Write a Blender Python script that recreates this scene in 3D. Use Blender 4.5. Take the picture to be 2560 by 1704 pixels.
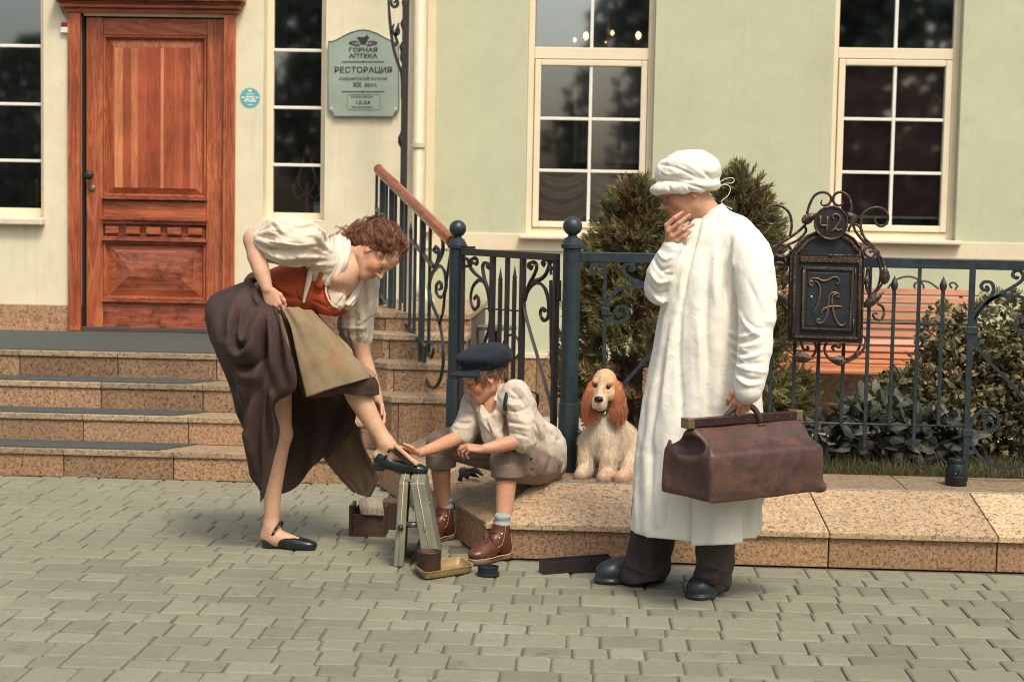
import bpy, bmesh, math, random
import numpy as np
from mathutils import Vector, Matrix

for _o in list(bpy.data.objects):
    bpy.data.objects.remove(_o)
SC = bpy.context.scene
COL = SC.collection
RND = random.Random(7)
pi = math.pi

# ------------------------------------------------------------------ camera
# World: X runs along the paving rows, the kerb and the house, Y goes away from the street, Z up (metres).
F_PX, CX, CY, CAM_H = 4136.0, 1280.0, 852.0, 1.53
_pitch, _yaw, _roll = math.atan(311 / F_PX), math.atan(190 / F_PX), 0.0185
FW = np.array([-math.sin(_yaw) * math.cos(_pitch), math.cos(_yaw) * math.cos(_pitch), -math.sin(_pitch)])
_R0 = np.array([math.cos(_yaw), math.sin(_yaw), 0.0])
_U0 = np.cross(_R0, FW)
CR = (_R0 + _roll * _U0) / math.sqrt(1 + _roll ** 2)
CU = (_U0 - _roll * _R0) / math.sqrt(1 + _roll ** 2)
CAM = np.array([0, 0, CAM_H])


def at(x, y, Y):
    """photo pixel (2560 wide) at depth Y -> world point"""
    d = FW + CR * (x - CX) / F_PX - CU * (y - CY) / F_PX
    return CAM + d * (Y / d[1])


def atz(x, y, z):
    """photo pixel on the horizontal plane at height z -> world point"""
    d = FW + CR * (x - CX) / F_PX - CU * (y - CY) / F_PX
    return CAM + d * ((z - CAM_H) / d[2])


cam_data = bpy.data.cameras.new('camera')
cam = bpy.data.objects.new('camera', cam_data)
COL.objects.link(cam)
cam.matrix_world = Matrix(((CR[0], CU[0], -FW[0], CAM[0]), (CR[1], CU[1], -FW[1], CAM[1]), (CR[2], CU[2], -FW[2], CAM[2]), (0, 0, 0, 1)))
cam_data.sensor_width = 36.0
cam_data.lens = F_PX / 2560 * 36
cam_data.clip_end = 500
cam_data.dof.use_dof = True
cam_data.dof.focus_distance = 7.1
cam_data.dof.aperture_fstop = 3.8
SC.camera = cam

# ------------------------------------------------------------------ light
SUN_AZ, SUN_EL = math.radians(152), math.radians(56)     # compass azimuth (from +Y clockwise), elevation
world = bpy.data.worlds.new('World')
SC.world = world
world.use_nodes = True
wn = world.node_tree.nodes
wl = world.node_tree.links
sky = wn.new('ShaderNodeTexSky')
sky.sky_type = 'NISHITA'
sky.sun_disc = False
sky.sun_elevation = SUN_EL
sky.sun_rotation = SUN_AZ
sky.air_density = 1.0
sky.dust_density = 6.0
sky.ozone_density = 0.6
bg = wn['Background']
bg.inputs['Strength'].default_value = 0.135
wl.new(sky.outputs[0], bg.inputs['Color'])
sun_d = bpy.data.lights.new('sun', 'SUN')
sun_d.energy = 1.5
sun_d.angle = math.radians(11)
sun_d.color = (1.0, 0.925, 0.79)
sun = bpy.data.objects.new('sun', sun_d)
COL.objects.link(sun)
_sd = Vector((math.sin(SUN_AZ) * math.cos(SUN_EL), math.cos(SUN_AZ) * math.cos(SUN_EL), math.sin(SUN_EL)))
sun.rotation_euler = _sd.to_track_quat('Z', 'Y').to_euler()
sun.location = _sd * 30
vs = SC.view_settings
vs.view_transform = 'Standard'
vs.look = 'None'
vs.exposure = 0.42
vs.gamma = 1.0
SC.render.engine = 'CYCLES'
SC.cycles.max_bounces = 8
SC.cycles.transparent_max_bounces = 12
SC.cycles.use_denoising = True
SC.cycles.filter_width = 1.0

# ------------------------------------------------------------------ objects
WPOS = {}      # world position of an object's origin


def _link(o, parent, loc):
    COL.objects.link(o)
    if parent is not None:
        o.parent = parent
        o.location = np.array(loc) - WPOS[parent.name]
    else:
        o.location = loc
    WPOS[o.name] = np.array(loc, float)


def tag(o, label=None, cat=None, group=None, kind=None):
    if label:
        o['label'] = label
    if cat:
        o['category'] = cat
    if group:
        o['group'] = group
    if kind:
        o['kind'] = kind
    return o


def thing(name, loc, label, cat, group=None):
    o = bpy.data.objects.new(name, None)
    o.empty_display_size = 0.05
    _link(o, None, loc)
    return tag(o, label, cat, group)


def obj(name, v, f, mat, parent=None, smooth=False, bevel=0.0, col=None, seg=2, loc=None, auto=None):
    """one mesh object from world-space vertices"""
    o_loc = WPOS[parent.name] if parent is not None else np.array(loc if loc is not None else (0, 0, 0), float)
    v = np.asarray(v, float).reshape(-1, 3) - o_loc
    me = bpy.data.meshes.new(name)
    if isinstance(f, np.ndarray):
        f = f.tolist()
    me.from_pydata(v.tolist(), [], f)
    if col is not None:
        a = me.color_attributes.new('Col', 'FLOAT_COLOR', 'POINT')
        c = np.ones((len(v), 4), np.float32)
        c[:, :3] = np.asarray(col)[:, :3]
        a.data.foreach_set('color', c.ravel())
    if smooth:
        me.shade_smooth()
    me.update()
    if mat is not None:
        me.materials.append(mat)
    o = bpy.data.objects.new(name, me)
    _link(o, parent, o_loc)
    if auto:
        me.shade_smooth()
        m = o.modifiers.new('edge', 'EDGE_SPLIT')
        m.split_angle = math.radians(auto)
    if bevel:
        b = o.modifiers.new('bevel', 'BEVEL')
        b.width = bevel
        b.segments = seg
        b.limit_method = 'ANGLE'
        b.angle_limit = math.radians(40)
    return o


def clone(o, parent=None, loc=None, rz=None):
    """copy of one mesh object sharing its data"""
    c = o.copy()
    COL.objects.link(c)
    c.parent = parent
    if loc is not None:
        c.location = loc
    if rz is not None:
        c.rotation_euler = (0, 0, rz)
    return c


def frame_from(t, up=(0, 0, 1)):
    t = np.asarray(t, float)
    t = t / (np.linalg.norm(t) + 1e-12)
    up = np.asarray(up, float)
    if abs(t @ up) > 0.98:
        up = np.array([0, 1.0, 0]) if abs(t[1]) < .9 else np.array([1.0, 0, 0])
    s = np.cross(t, up)
    s /= np.linalg.norm(s)
    return s, np.cross(s, t)


class MB:
    """collects shapes in world space"""

    def __init__(self):
        self.v = []
        self.f = []

    def add(self, v, f):
        n = len(self.v)
        self.v += [tuple(map(float, p)) for p in v]
        self.f += [tuple(int(i) + n for i in q) for q in f]
        return self

    def box(self, x0, x1, y0, y1, z0, z1):
        return self.hexa([(x0, y0, z0), (x1, y0, z0), (x1, y1, z0), (x0, y1, z0)], [(x0, y0, z1), (x1, y0, z1), (x1, y1, z1), (x0, y1, z1)])

    def hexa(self, lo, hi):
        return self.add(list(lo) + list(hi), [(3, 2, 1, 0), (4, 5, 6, 7), (0, 1, 5, 4), (1, 2, 6, 5), (2, 3, 7, 6), (3, 0, 4, 7)])

    def obox(self, c, ax, ay, az):
        """box by centre and half-axis vectors"""
        c, ax, ay, az = (np.asarray(q, float) for q in (c, ax, ay, az))
        lo = [c - ax - ay - az, c + ax - ay - az, c + ax + ay - az, c - ax + ay - az]
        return self.hexa(lo, [p + 2 * az for p in lo])

    def prism(self, poly, d):
        """polygon of 3-D points extruded by vector d"""
        n = len(poly)
        poly = [np.asarray(p, float) for p in poly]
        d = np.asarray(d, float)
        self.add(poly + [p + d for p in poly], [tuple(range(n))[::-1], tuple(range(n, 2 * n))] + [(i, (i + 1) % n, n + (i + 1) % n, n + i) for i in range(n)])
        return self

    def tube(self, pts, r, n=8, up=(0, 0, 1), flat=1.0, caps=True, closed=False, square=False):
        """swept tube; r scalar or per-point; flat squashes along the frame's second axis; square makes a bar"""
        P = np.asarray(pts, float)
        m = len(P)
        rr = np.full(m, r) if np.isscalar(r) else np.asarray(r, float)
        T = np.gradient(P, axis=0)
        if closed:
            T = np.roll(P, -1, 0) - np.roll(P, 1, 0)
        s, u = frame_from(T[0], up)
        V = []
        if square:
            ang = [pi / 4 + k * pi / 2 for k in range(4)]
            n = 4
        else:
            ang = [2 * pi * k / n for k in range(n)]
        k2 = math.sqrt(2) if square else 1.0
        for i in range(m):
            t = T[i] / (np.linalg.norm(T[i]) + 1e-12)
            s = s - t * (s @ t)
            s /= np.linalg.norm(s) + 1e-12
            u = np.cross(s, t)
            for a in ang:
                V.append(P[i] + k2 * rr[i] * (math.cos(a) * s + math.sin(a) * flat * u))
        Fc = []
        for i in range(m - 1 + (1 if closed else 0)):
            j = (i + 1) % m
            for k in range(n):
                k1 = (k + 1) % n
                Fc.append((i * n + k, i * n + k1, j * n + k1, j * n + k))
        if caps and not closed:
            Fc.append(tuple(range(n))[::-1])
            Fc.append(tuple(range((m - 1) * n, m * n)))
        return self.add(V, Fc)

    def lathe(self, prof, c, n=20, axis=(0, 0, 1), caps=True):
        """profile of (radius, height) about an axis through c"""
        axis = np.asarray(axis, float) / np.linalg.norm(axis)
        s, u = frame_from(axis)
        c = np.asarray(c, float)
        V = []
        for r, h in prof:
            for k in range(n):
                a = 2 * pi * k / n
                V.append(c + axis * h + r * (math.cos(a) * s + math.sin(a) * u))
        Fc = []
        for i in range(len(prof) - 1):
            for k in range(n):
                k1 = (k + 1) % n
                Fc.append((i * n + k, i * n + k1, (i + 1) * n + k1, (i + 1) * n + k))
        if caps:
            Fc.append(tuple(range(n))[::-1])
            Fc.append(tuple(range((len(prof) - 1) * n, len(prof) * n)))
        return self.add(V, Fc)

    def grid(self, P):
        """P[i][j] points -> quads"""
        P = np.asarray(P, float)
        a, b = P.shape[:2]
        Fc = [(i * b + j, i * b + j + 1, (i + 1) * b + j + 1, (i + 1) * b + j) for i in range(a - 1) for j in range(b - 1)]
        return self.add(P.reshape(-1, 3), Fc)

    def build(self, name, mat, parent=None, **kw):
        return obj(name, self.v, self.f, mat, parent, **kw)


def crom(P, n):
    """Catmull-Rom through points, n samples per span"""
    P = np.asarray(P, float)
    if len(P) < 3:
        return np.array([P[0] + (P[-1] - P[0]) * t for t in np.linspace(0, 1, n + 1)])
    Q = np.vstack([2 * P[0] - P[1], P, 2 * P[-1] - P[-2]])
    out = []
    for i in range(1, len(Q) - 2):
        for t in np.arange(n) / n:
            a, b, c, d = Q[i - 1], Q[i], Q[i + 1], Q[i + 2]
            out.append(.5 * (2 * b + (c - a) * t + (2 * a - 5 * b + 4 * c - d) * t * t + (3 * b - a - 3 * c + d) * t ** 3))
    out.append(P[-1])
    return np.array(out)


def text_mesh(name, s, size, origin, ax, up, mat, parent, depth=0.0008, align='CENTER', bold=0.0, sx=1.0):
    """lettering as a mesh lying in the plane (ax, up) at origin"""
    cu = bpy.data.curves.new('lettering', 'FONT')
    cu.body = s
    cu.size = size
    cu.align_x = align
    cu.align_y = 'CENTER'
    cu.extrude = depth
    cu.offset = bold
    cu.resolution_u = 2
    t = bpy.data.objects.new('lettering', cu)
    COL.objects.link(t)
    dg = bpy.context.evaluated_depsgraph_get()
    me = bpy.data.meshes.new_from_object(t.evaluated_get(dg))
    n = len(me.vertices)
    c = np.zeros(n * 3)
    me.vertices.foreach_get('co', c)
    c = c.reshape(-1, 3)
    f = [tuple(p.vertices) for p in me.polygons]
    bpy.data.objects.remove(t)
    bpy.data.curves.remove(cu)
    bpy.data.meshes.remove(me)
    ax, up = np.asarray(ax, float), np.asarray(up, float)
    nrm = np.cross(ax, up)
    v = np.asarray(origin, float) + sx * c[:, :1] * ax + c[:, 1:2] * up + c[:, 2:3] * nrm
    return obj(name, v, f, mat, parent)


# ------------------------------------------------------------------ materials
def lin(r, g, b):
    """sRGB 0-255 -> linear"""
    return tuple(((c / 255) / 12.92 if c / 255 <= .04045 else ((c / 255 + .055) / 1.055) ** 2.4) for c in (r, g, b))


MATS = {}


class N:
    """tiny node-tree helper"""

    def __init__(self, name):
        m = bpy.data.materials.new(name)
        m.use_nodes = True
        self.m = m
        self.t = m.node_tree
        self.b = self.t.nodes['Principled BSDF']
        self.tc = None
        MATS[name] = m

    def n(self, typ, **kw):
        q = self.t.nodes.new(typ)
        for k, v in kw.items():
            if k in q.inputs:
                q.inputs[k].default_value = v
            else:
                setattr(q, k, v)
        return q

    def l(self, a, b):
        self.t.links.new(a, b)

    def co(self, kind='Object', scale=(1, 1, 1)):
        if self.tc is None:
            self.tc = self.n('ShaderNodeTexCoord')
        mp = self.n('ShaderNodeMapping')
        mp.inputs['Scale'].default_value = scale
        self.l(self.tc.outputs[kind], mp.inputs[0])
        return mp.outputs[0]

    def noise(self, scale, detail=4, rough=.6, co=None, dist=0.0):
        q = self.n('ShaderNodeTexNoise', Scale=scale, Detail=detail, Roughness=rough, Distortion=dist)
        self.l(co if co is not None else self.co(), q.inputs['Vector'])
        return q.outputs[0]

    def ramp(self, fac, stops, interp='LINEAR'):
        q = self.n('ShaderNodeValToRGB')
        q.color_ramp.interpolation = interp
        e = q.color_ramp.elements
        while len(e) < len(stops):
            e.new(.5)
        for el, (p, c) in zip(e, stops):
            el.position = p
            el.color = (*c, 1) if len(c) == 3 else c
        self.l(fac, q.inputs[0])
        return q.outputs[0]

    def mix(self, fac, a, b, mode='MIX'):
        q = self.n('ShaderNodeMix', data_type='RGBA', blend_type=mode)
        for s, val in ((0, fac), (6, a), (7, b)):
            if isinstance(val, (int, float)):
                q.inputs[s].default_value = val
            elif isinstance(val, tuple):
                q.inputs[s].default_value = (*val, 1)
            else:
                self.l(val, q.inputs[s])
        return q.outputs[2]

    def math(self, op, a, b=0.0, c=0.0):
        q = self.n('ShaderNodeMath', operation=op)
        for i, val in enumerate((a, b, c)):
            if isinstance(val, (int, float)):
                q.inputs[i].default_value = val
            else:
                self.l(val, q.inputs[i])
        return q.outputs[0]

    def rand(self):
        return self.n('ShaderNodeObjectInfo').outputs['Random']

    def bump(self, h, strength=.3, dist=.01):
        q = self.n('ShaderNodeBump', Strength=strength, Distance=dist)
        self.l(h, q.inputs['Height'])
        self.l(q.outputs[0], self.b.inputs['Normal'])

    def out(self, color, rough=.6, metal=0.0, spec=.5, **kw):
        b = self.b
        for s, val in (('Base Color', color), ('Roughness', rough), ('Metallic', metal), ('Specular IOR Level', spec)):
            if isinstance(val, tuple):
                b.inputs[s].default_value = (*val, 1)
            elif isinstance(val, (int, float)):
                b.inputs[s].default_value = val
            else:
                self.l(val, b.inputs[s])
        for k, v in kw.items():
            b.inputs[k.replace('_', ' ')].default_value = v
        return self.m


def mat_simple(name, c, rough=.6, metal=0.0, var=.25, vs=18, bump=0.0, bs=80, bd=.002, spec=.4, **kw):
    """base colour with mottled wear and fine relief"""
    q = N(name)
    n1 = q.noise(vs, 5, .65)
    n2 = q.noise(vs * .22, 3)
    f = q.math('ADD', q.math('MULTIPLY', n1, .6), q.math('MULTIPLY', n2, .4))
    lo = tuple(x * (1 - var) for x in c)
    hi = tuple(min(1, x * (1 + var)) for x in c)
    col = q.ramp(f, [(.3, lo), (.7, hi)])
    r = q.ramp(n1, [(.3, (max(0, rough - .1),) * 3), (.7, (min(1, rough + .1),) * 3)])
    if bump:
        q.bump(q.noise(bs, 6, .7), bump, bd)
    return q.out(col, r, metal, spec, **kw)


def mat_granite(name, light, mid, dark, scale=150, gloss=.45, var=.3, stain=True):
    q = N(name)
    co = q.co()
    rnd = q.rand()
    big = q.noise(3.0, 3, .6, co)
    vor = q.n('ShaderNodeTexVoronoi', Scale=scale)
    q.l(co, vor.inputs['Vector'])
    fine = q.noise(scale, 4, .8, co)
    med = q.noise(scale * .45, 2, .6, co)
    f = q.math('ADD', q.math('MULTIPLY', fine, .6), q.math('MULTIPLY', med, .4))
    col = q.ramp(f, [(.36, dark), (.43, tuple(x * .45 for x in mid)), (.47, mid), (.56, light), (.68, tuple(min(1, x * 1.2) for x in light))])
    cell = q.ramp(vor.outputs['Color'], [(.0, (.72,) * 3), (1.0, (1.15,) * 3)])
    col = q.mix(.6, col, cell, 'MULTIPLY')
    tone = q.ramp(q.math('ADD', q.math('MULTIPLY', big, .45), q.math('MULTIPLY', rnd, .55)), [(.3, (1 - var,) * 3), (.7, (1.08,) * 3)])
    col = q.mix(1.0, col, tone, 'MULTIPLY')
    if stain:
        st = q.ramp(q.noise(6, 7, .8, q.co('Object', (1, 1, 2.2))), [(.57, (0, 0, 0)), (.64, (1, 1, 1))])
        col = q.mix(q.math('MULTIPLY', st, .6), col, (.22, .21, .165))
    q.bump(fine, .18, .002)
    return q.out(col, gloss, 0, .4)


def mat_wood(name, dark, mid, light, axis='Z', scale=6, rough=.45, ring=10, worn=0.0):
    """figured timber, grain along an axis"""
    q = N(name)
    s = {'Z': (1, 1, .09), 'X': (.09, 1, 1), 'Y': (1, .09, 1)}[axis]
    co = q.co('Object', s)
    rnd = q.rand()
    add = q.n('ShaderNodeVectorMath', operation='ADD')
    q.l(co, add.inputs[0])
    sc = q.n('ShaderNodeVectorMath', operation='SCALE')
    sc.inputs[0].default_value = (7.3, 3.1, 5.7)
    q.l(rnd, sc.inputs['Scale'])
    q.l(sc.outputs[0], add.inputs[1])
    v = add.outputs[0]
    base = q.noise(scale, 4, .55, v, .8)
    rings = q.math('FRACT', q.math('MULTIPLY', base, float(ring)))
    ringc = q.ramp(rings, [(0, dark), (.25, mid), (.75, light), (1, mid)])
    fib = q.noise(scale * 22, 5, .8, v)
    col = q.mix(.55, q.ramp(fib, [(.35, dark), (.5, mid), (.68, light)]), ringc)
    pat = q.noise(scale * .35, 3, .6)
    col = q.mix(1.0, col, q.ramp(pat, [(.3, (.72,) * 3), (.7, (1.2,) * 3)]), 'MULTIPLY')
    if worn:
        w = q.ramp(q.noise(9, 6, .75), [(.5, (0, 0, 0)), (.62, (1, 1, 1))])
        col = q.mix(q.math('MULTIPLY', w, worn), col, tuple(x * .3 for x in dark))
    q.bump(fib, .15, .002)
    return q.out(col, rough, 0, .45)


def mat_cloth(name, c, var=.12, weave=900, rough=.9, stain=None, sheen=.05, bump=.25, mot=14, wr=.0, cr=None):
    """woven cloth; wr = soft wrinkles, cr = (scale, depth, stretch) sharp creases"""
    q = N(name)
    n1 = q.noise(mot, 5, .65)
    col = q.ramp(n1, [(.28, tuple(x * (1 - var) for x in c)), (.72, tuple(min(1, x * (1 + var)) for x in c))])
    if stain:
        st = q.ramp(q.noise(stain[1], 5, .7, dist=.6), [(.5, (0, 0, 0)), (.66, (1, 1, 1))])
        col = q.mix(q.math('MULTIPLY', st, stain[2]), col, stain[0])
    h = q.math('MULTIPLY', q.noise(weave, 2, .6), .04)
    if wr:
        h = q.math('ADD', h, q.math('MULTIPLY', q.noise(34, 4, .55, dist=1.2), wr))
    if cr:
        r = q.n('ShaderNodeTexNoise', Scale=cr[0], Detail=1.6, Roughness=.45, Distortion=.8)
        r.noise_type = 'RIDGED_MULTIFRACTAL'
        r.normalize = True
        q.l(q.co('Object', cr[2] if len(cr) > 2 else (1, 1, 1)), r.inputs['Vector'])
        h = q.math('ADD', h, q.math('MULTIPLY', r.outputs[0], cr[1]))
    q.bump(h, min(1.0, bump * 2), .012 if (wr or cr) else .0015)
    return q.out(col, rough, 0, .2, Sheen_Weight=sheen)


def mat_vcol(name, rough=.5, spec=.4, noise=.1, ns=60, sub=0.0, bump=0.0, sheen=0.0):
    q = N(name)
    a = q.n('ShaderNodeVertexColor', layer_name='Col').outputs[0]
    n = q.noise(ns, 4, .65)
    col = q.mix(1.0, a, q.ramp(n, [(.3, (1 - noise,) * 3), (.7, (1 + noise,) * 3)]), 'MULTIPLY')
    if bump:
        q.bump(q.noise(300, 3), bump, .001)
    q.out(col, rough, 0, spec, Sheen_Weight=sheen)
    if sub:
        q.b.inputs['Subsurface Weight'].default_value = sub
        q.b.inputs['Subsurface Radius'].default_value = (.012, .005, .003)
        q.b.inputs['Subsurface Scale'].default_value = .6
    return q.m


def mat_glass(name, refl=(.9, .95, .95), ior=1.5, boost=.02, rough=.0):
    """window pane: clear sheet that mirrors the street by angle"""
    m = bpy.data.materials.new(name)
    m.use_nodes = True
    t = m.node_tree
    t.nodes.remove(t.nodes['Principled BSDF'])
    fr = t.nodes.new('ShaderNodeFresnel')
    fr.inputs[0].default_value = ior
    ad = t.nodes.new('ShaderNodeMath')
    ad.operation = 'ADD'
    ad.use_clamp = True
    ad.inputs[1].default_value = boost
    t.links.new(fr.outputs[0], ad.inputs[0])
    tr = t.nodes.new('ShaderNodeBsdfTransparent')
    tr.inputs[0].default_value = (.95, .96, .96, 1)
    gl = t.nodes.new('ShaderNodeBsdfGlossy')
    gl.inputs[0].default_value = (*refl, 1)
    gl.inputs['Roughness'].default_value = rough
    mx = t.nodes.new('ShaderNodeMixShader')
    t.links.new(ad.outputs[0], mx.inputs[0])
    t.links.new(tr.outputs[0], mx.inputs[1])
    t.links.new(gl.outputs[0], mx.inputs[2])
    t.links.new(mx.outputs[0], t.nodes['Material Output'].inputs[0])
    MATS[name] = m
    return m


def mat_emit(name, c, s):
    q = N(name)
    q.out(c, .5)
    q.b.inputs['Emission Color'].default_value = (*c, 1)
    q.b.inputs['Emission Strength'].default_value = s
    return q.m


def mat_leaf(name, a, b, c, rough=.55, trans=.25):
    """leaf colour varies from leaf to leaf by vertex colour value"""
    q = N(name)
    v = q.n('ShaderNodeVertexColor', layer_name='Col').outputs[0]
    col = q.ramp(v, [(0, a), (.5, b), (1, c)])
    q.out(col, rough, 0, .35)
    if trans:
        tr = q.n('ShaderNodeBsdfTranslucent')
        q.l(col, tr.inputs[0])
        mx = q.n('ShaderNodeMixShader')
        mx.inputs[0].default_value = trans
        q.l(q.b.outputs[0], mx.inputs[1])
        q.l(tr.outputs[0], mx.inputs[2])
        q.l(mx.outputs[0], q.t.nodes['Material Output'].inputs[0])
    return q.m
# ------------------------------------------------------------------ setting: materials
GR_L, GR_M, GR_D = (.62, .40, .20), (.42, .24, .11), (.055, .045, .04)
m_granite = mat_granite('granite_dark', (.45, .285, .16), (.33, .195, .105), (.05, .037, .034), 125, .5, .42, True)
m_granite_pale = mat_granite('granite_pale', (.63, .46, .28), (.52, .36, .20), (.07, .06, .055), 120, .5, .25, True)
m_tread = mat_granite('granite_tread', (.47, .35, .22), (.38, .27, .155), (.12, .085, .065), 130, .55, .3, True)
m_joint = mat_simple('joint_mortar', (.10, .085, .07), .95, var=.4, bump=.4)
m_mortar = mat_simple('pale_mortar', (.33, .31, .26), .95, var=.35, vs=40, bump=.5)
m_mat = mat_simple('rubber_mat', (.062, .072, .066), .85, var=.35, vs=60, bump=.6, bs=260)


def _paver_mat():
    q = N('paver_concrete')
    r = q.rand()
    geo = q.n('ShaderNodeNewGeometry').outputs['Position']
    n1 = q.noise(26, 6, .7, geo)
    n2 = q.noise(1.1, 4, .6, geo)
    n3 = q.noise(170, 3, .7, geo)
    f = q.math('ADD', q.math('MULTIPLY', n1, .35), q.math('ADD', q.math('MULTIPLY', r, .22), q.math('MULTIPLY', n2, .43)))
    col = q.ramp(f, [(.25, (.155, .150, .105)), (.5, (.225, .222, .155)), (.75, (.30, .30, .215))])
    col = q.mix(.5, col, q.ramp(n3, [(.3, (.7,) * 3), (.7, (1.2,) * 3)]), 'MULTIPLY')
    st = q.ramp(q.noise(5.5, 7, .8, geo), [(.57, (0, 0, 0)), (.68, (1, 1, 1))])
    col = q.mix(q.math('MULTIPLY', st, .6), col, (.09, .085, .075))
    q.bump(q.math('ADD', n3, q.math('MULTIPLY', n1, 1.5)), .6, .004)
    return q.out(col, .78, 0, .35)


m_paver = _paver_mat()
m_sand = mat_simple('joint_sand', (.125, .108, .08), .97, var=.5, vs=40, bump=.6)


def _plaster(name, c, stain=.35):
    q = N(name)
    geo = q.n('ShaderNodeNewGeometry').outputs['Position']
    n1 = q.noise(1.6, 5, .6, geo)
    n2 = q.noise(9, 5, .65, geo)
    f = q.math('ADD', q.math('MULTIPLY', n1, .6), q.math('MULTIPLY', n2, .4))
    col = q.ramp(f, [(.3, tuple(x * .88 for x in c)), (.7, tuple(min(1, x * 1.07) for x in c))])
    mp = q.n('ShaderNodeMapping')
    mp.inputs['Scale'].default_value = (14, 14, .8)
    q.l(geo, mp.inputs[0])
    st = q.ramp(q.noise(1.0, 6, .7, mp.outputs[0]), [(.58, (0, 0, 0)), (.75, (1, 1, 1))])
    col = q.mix(q.math('MULTIPLY', st, stain), col, tuple(x * .62 for x in c))
    cr = q.n('ShaderNodeTexVoronoi', feature='DISTANCE_TO_EDGE', Scale=.9)
    nw = q.n('ShaderNodeVectorMath', operation='ADD')
    wob = q.n('ShaderNodeTexNoise', Scale=2.5, Detail=5)
    q.l(geo, wob.inputs['Vector'])
    q.l(geo, nw.inputs[0])
    q.l(wob.outputs['Color'], nw.inputs[1])
    q.l(nw.outputs[0], cr.inputs['Vector'])
    crack = q.ramp(cr.outputs['Distance'], [(0, (1, 1, 1)), (.0025, (0, 0, 0))])
    col = q.mix(q.math('MULTIPLY', q.math('MULTIPLY', crack, .28), q.ramp(q.noise(1.3, 2, .5, geo), [(.52, (0, 0, 0)), (.6, (1, 1, 1))])), col, tuple(x * .45 for x in c))
    q.bump(q.math('ADD', q.noise(120, 5, .7, geo), q.math('MULTIPLY', n2, 2)), .12, .004)
    return q.out(col, .9, 0, .25)


m_cream = _plaster('cream_plaster', (.76, .70, .49), .42)
m_green = _plaster('green_plaster', (.53, .55, .37), .28)
m_band = _plaster('band_plaster', (.74, .65, .46), .75)
m_frame = mat_simple('white_window_frame', (.80, .70, .50), .45, var=.07, vs=7)
m_muntin = mat_simple('white_muntin', (.80, .78, .68), .4, var=.05)
m_sill = mat_simple('sill_sheet', (.70, .62, .47), .5, var=.12)
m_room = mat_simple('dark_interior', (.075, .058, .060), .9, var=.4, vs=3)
m_reveal_in = mat_simple('inner_reveal', (.22, .23, .22), .7, var=.1)
m_glass = mat_glass('window_glass', boost=.36, rough=.035)
m_oak = mat_wood('oak_upright', (.20, .042, .016), (.36, .085, .032), (.56, .20, .085), 'Z', 7, .38, 9)
m_oak_h = mat_wood('oak_across', (.20, .042, .016), (.34, .08, .03), (.52, .175, .075), 'X', 7, .38, 9)
m_oak_worn = mat_wood('oak_weathered', (.12, .03, .014), (.28, .066, .028), (.44, .14, .06), 'X', 8, .5, 8, .65)
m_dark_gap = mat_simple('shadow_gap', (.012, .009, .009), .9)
m_iron = mat_simple('black_green_iron', (.020, .034, .040), .38, .0, .35, 40, .25, 120, .002, .5)
m_iron_b = mat_simple('brown_black_iron', (.030, .026, .026), .45, .0, .35, 40, .25, 120, .002, .5)
m_bronze = N('rubbed_bronze')
_q = m_bronze
_n = _q.noise(45, 6, .75)
m_bronze = _q.out(_q.ramp(_n, [(.42, (.022, .022, .024)), (.55, (.07, .045, .03)), (.66, (.33, .19, .10))]), .45, .35, .5)
m_black = mat_simple('black_paint', (.02, .024, .026), .4, var=.3)
m_white = mat_simple('white_print', (.75, .75, .70), .6, var=.05)
m_ink = mat_simple('dark_lettering', (.035, .035, .04), .6, var=.1)

# ------------------------------------------------------------------ pavement
ground = tag(MB().add([(-60, -60, -.012), (60, -60, -.012), (60, 60, -.012), (-60, 60, -.012)], [(0, 1, 2, 3)]).build('ground', m_sand), kind='structure')
pavement = tag(MB().add([(-9, 2, -.008), (9, 2, -.008), (9, 9.6, -.008), (-9, 9.6, -.008)], [(0, 1, 2, 3)]).build('pavement', m_sand), kind='structure')


def paver_geo(L, D, rnd):
    """one tumbled block: clipped corners, rounded shoulders, slightly uneven outline"""
    g = .0012
    hx, hy, c = L / 2 - g, D / 2 - g, .009
    out = [(-hx + c, -hy), (hx - c, -hy), (hx, -hy + c), (hx, hy - c), (hx - c, hy), (-hx + c, hy), (-hx, hy - c), (-hx, -hy + c)]
    out = [(x + rnd.uniform(-.002, .002), y + rnd.uniform(-.002, .002)) for x, y in out]
    ins = [(x * (1 - .011 / hx), y * (1 - .011 / hy)) for x, y in out]
    mid = [(x * (1 - .003 / hx), y * (1 - .003 / hy)) for x, y in out]
    v = [(x, y, 0) for x, y in ins] + [(x, y, -.004) for x, y in mid] + [(x, y, -.016) for x, y in out]
    f = [tuple(range(8))]
    for a, b in ((8, 0), (16, 8)):
        f += [(a + i, a + (i + 1) % 8, b + (i + 1) % 8, b + i) for i in range(8)]
    return v, f


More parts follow.
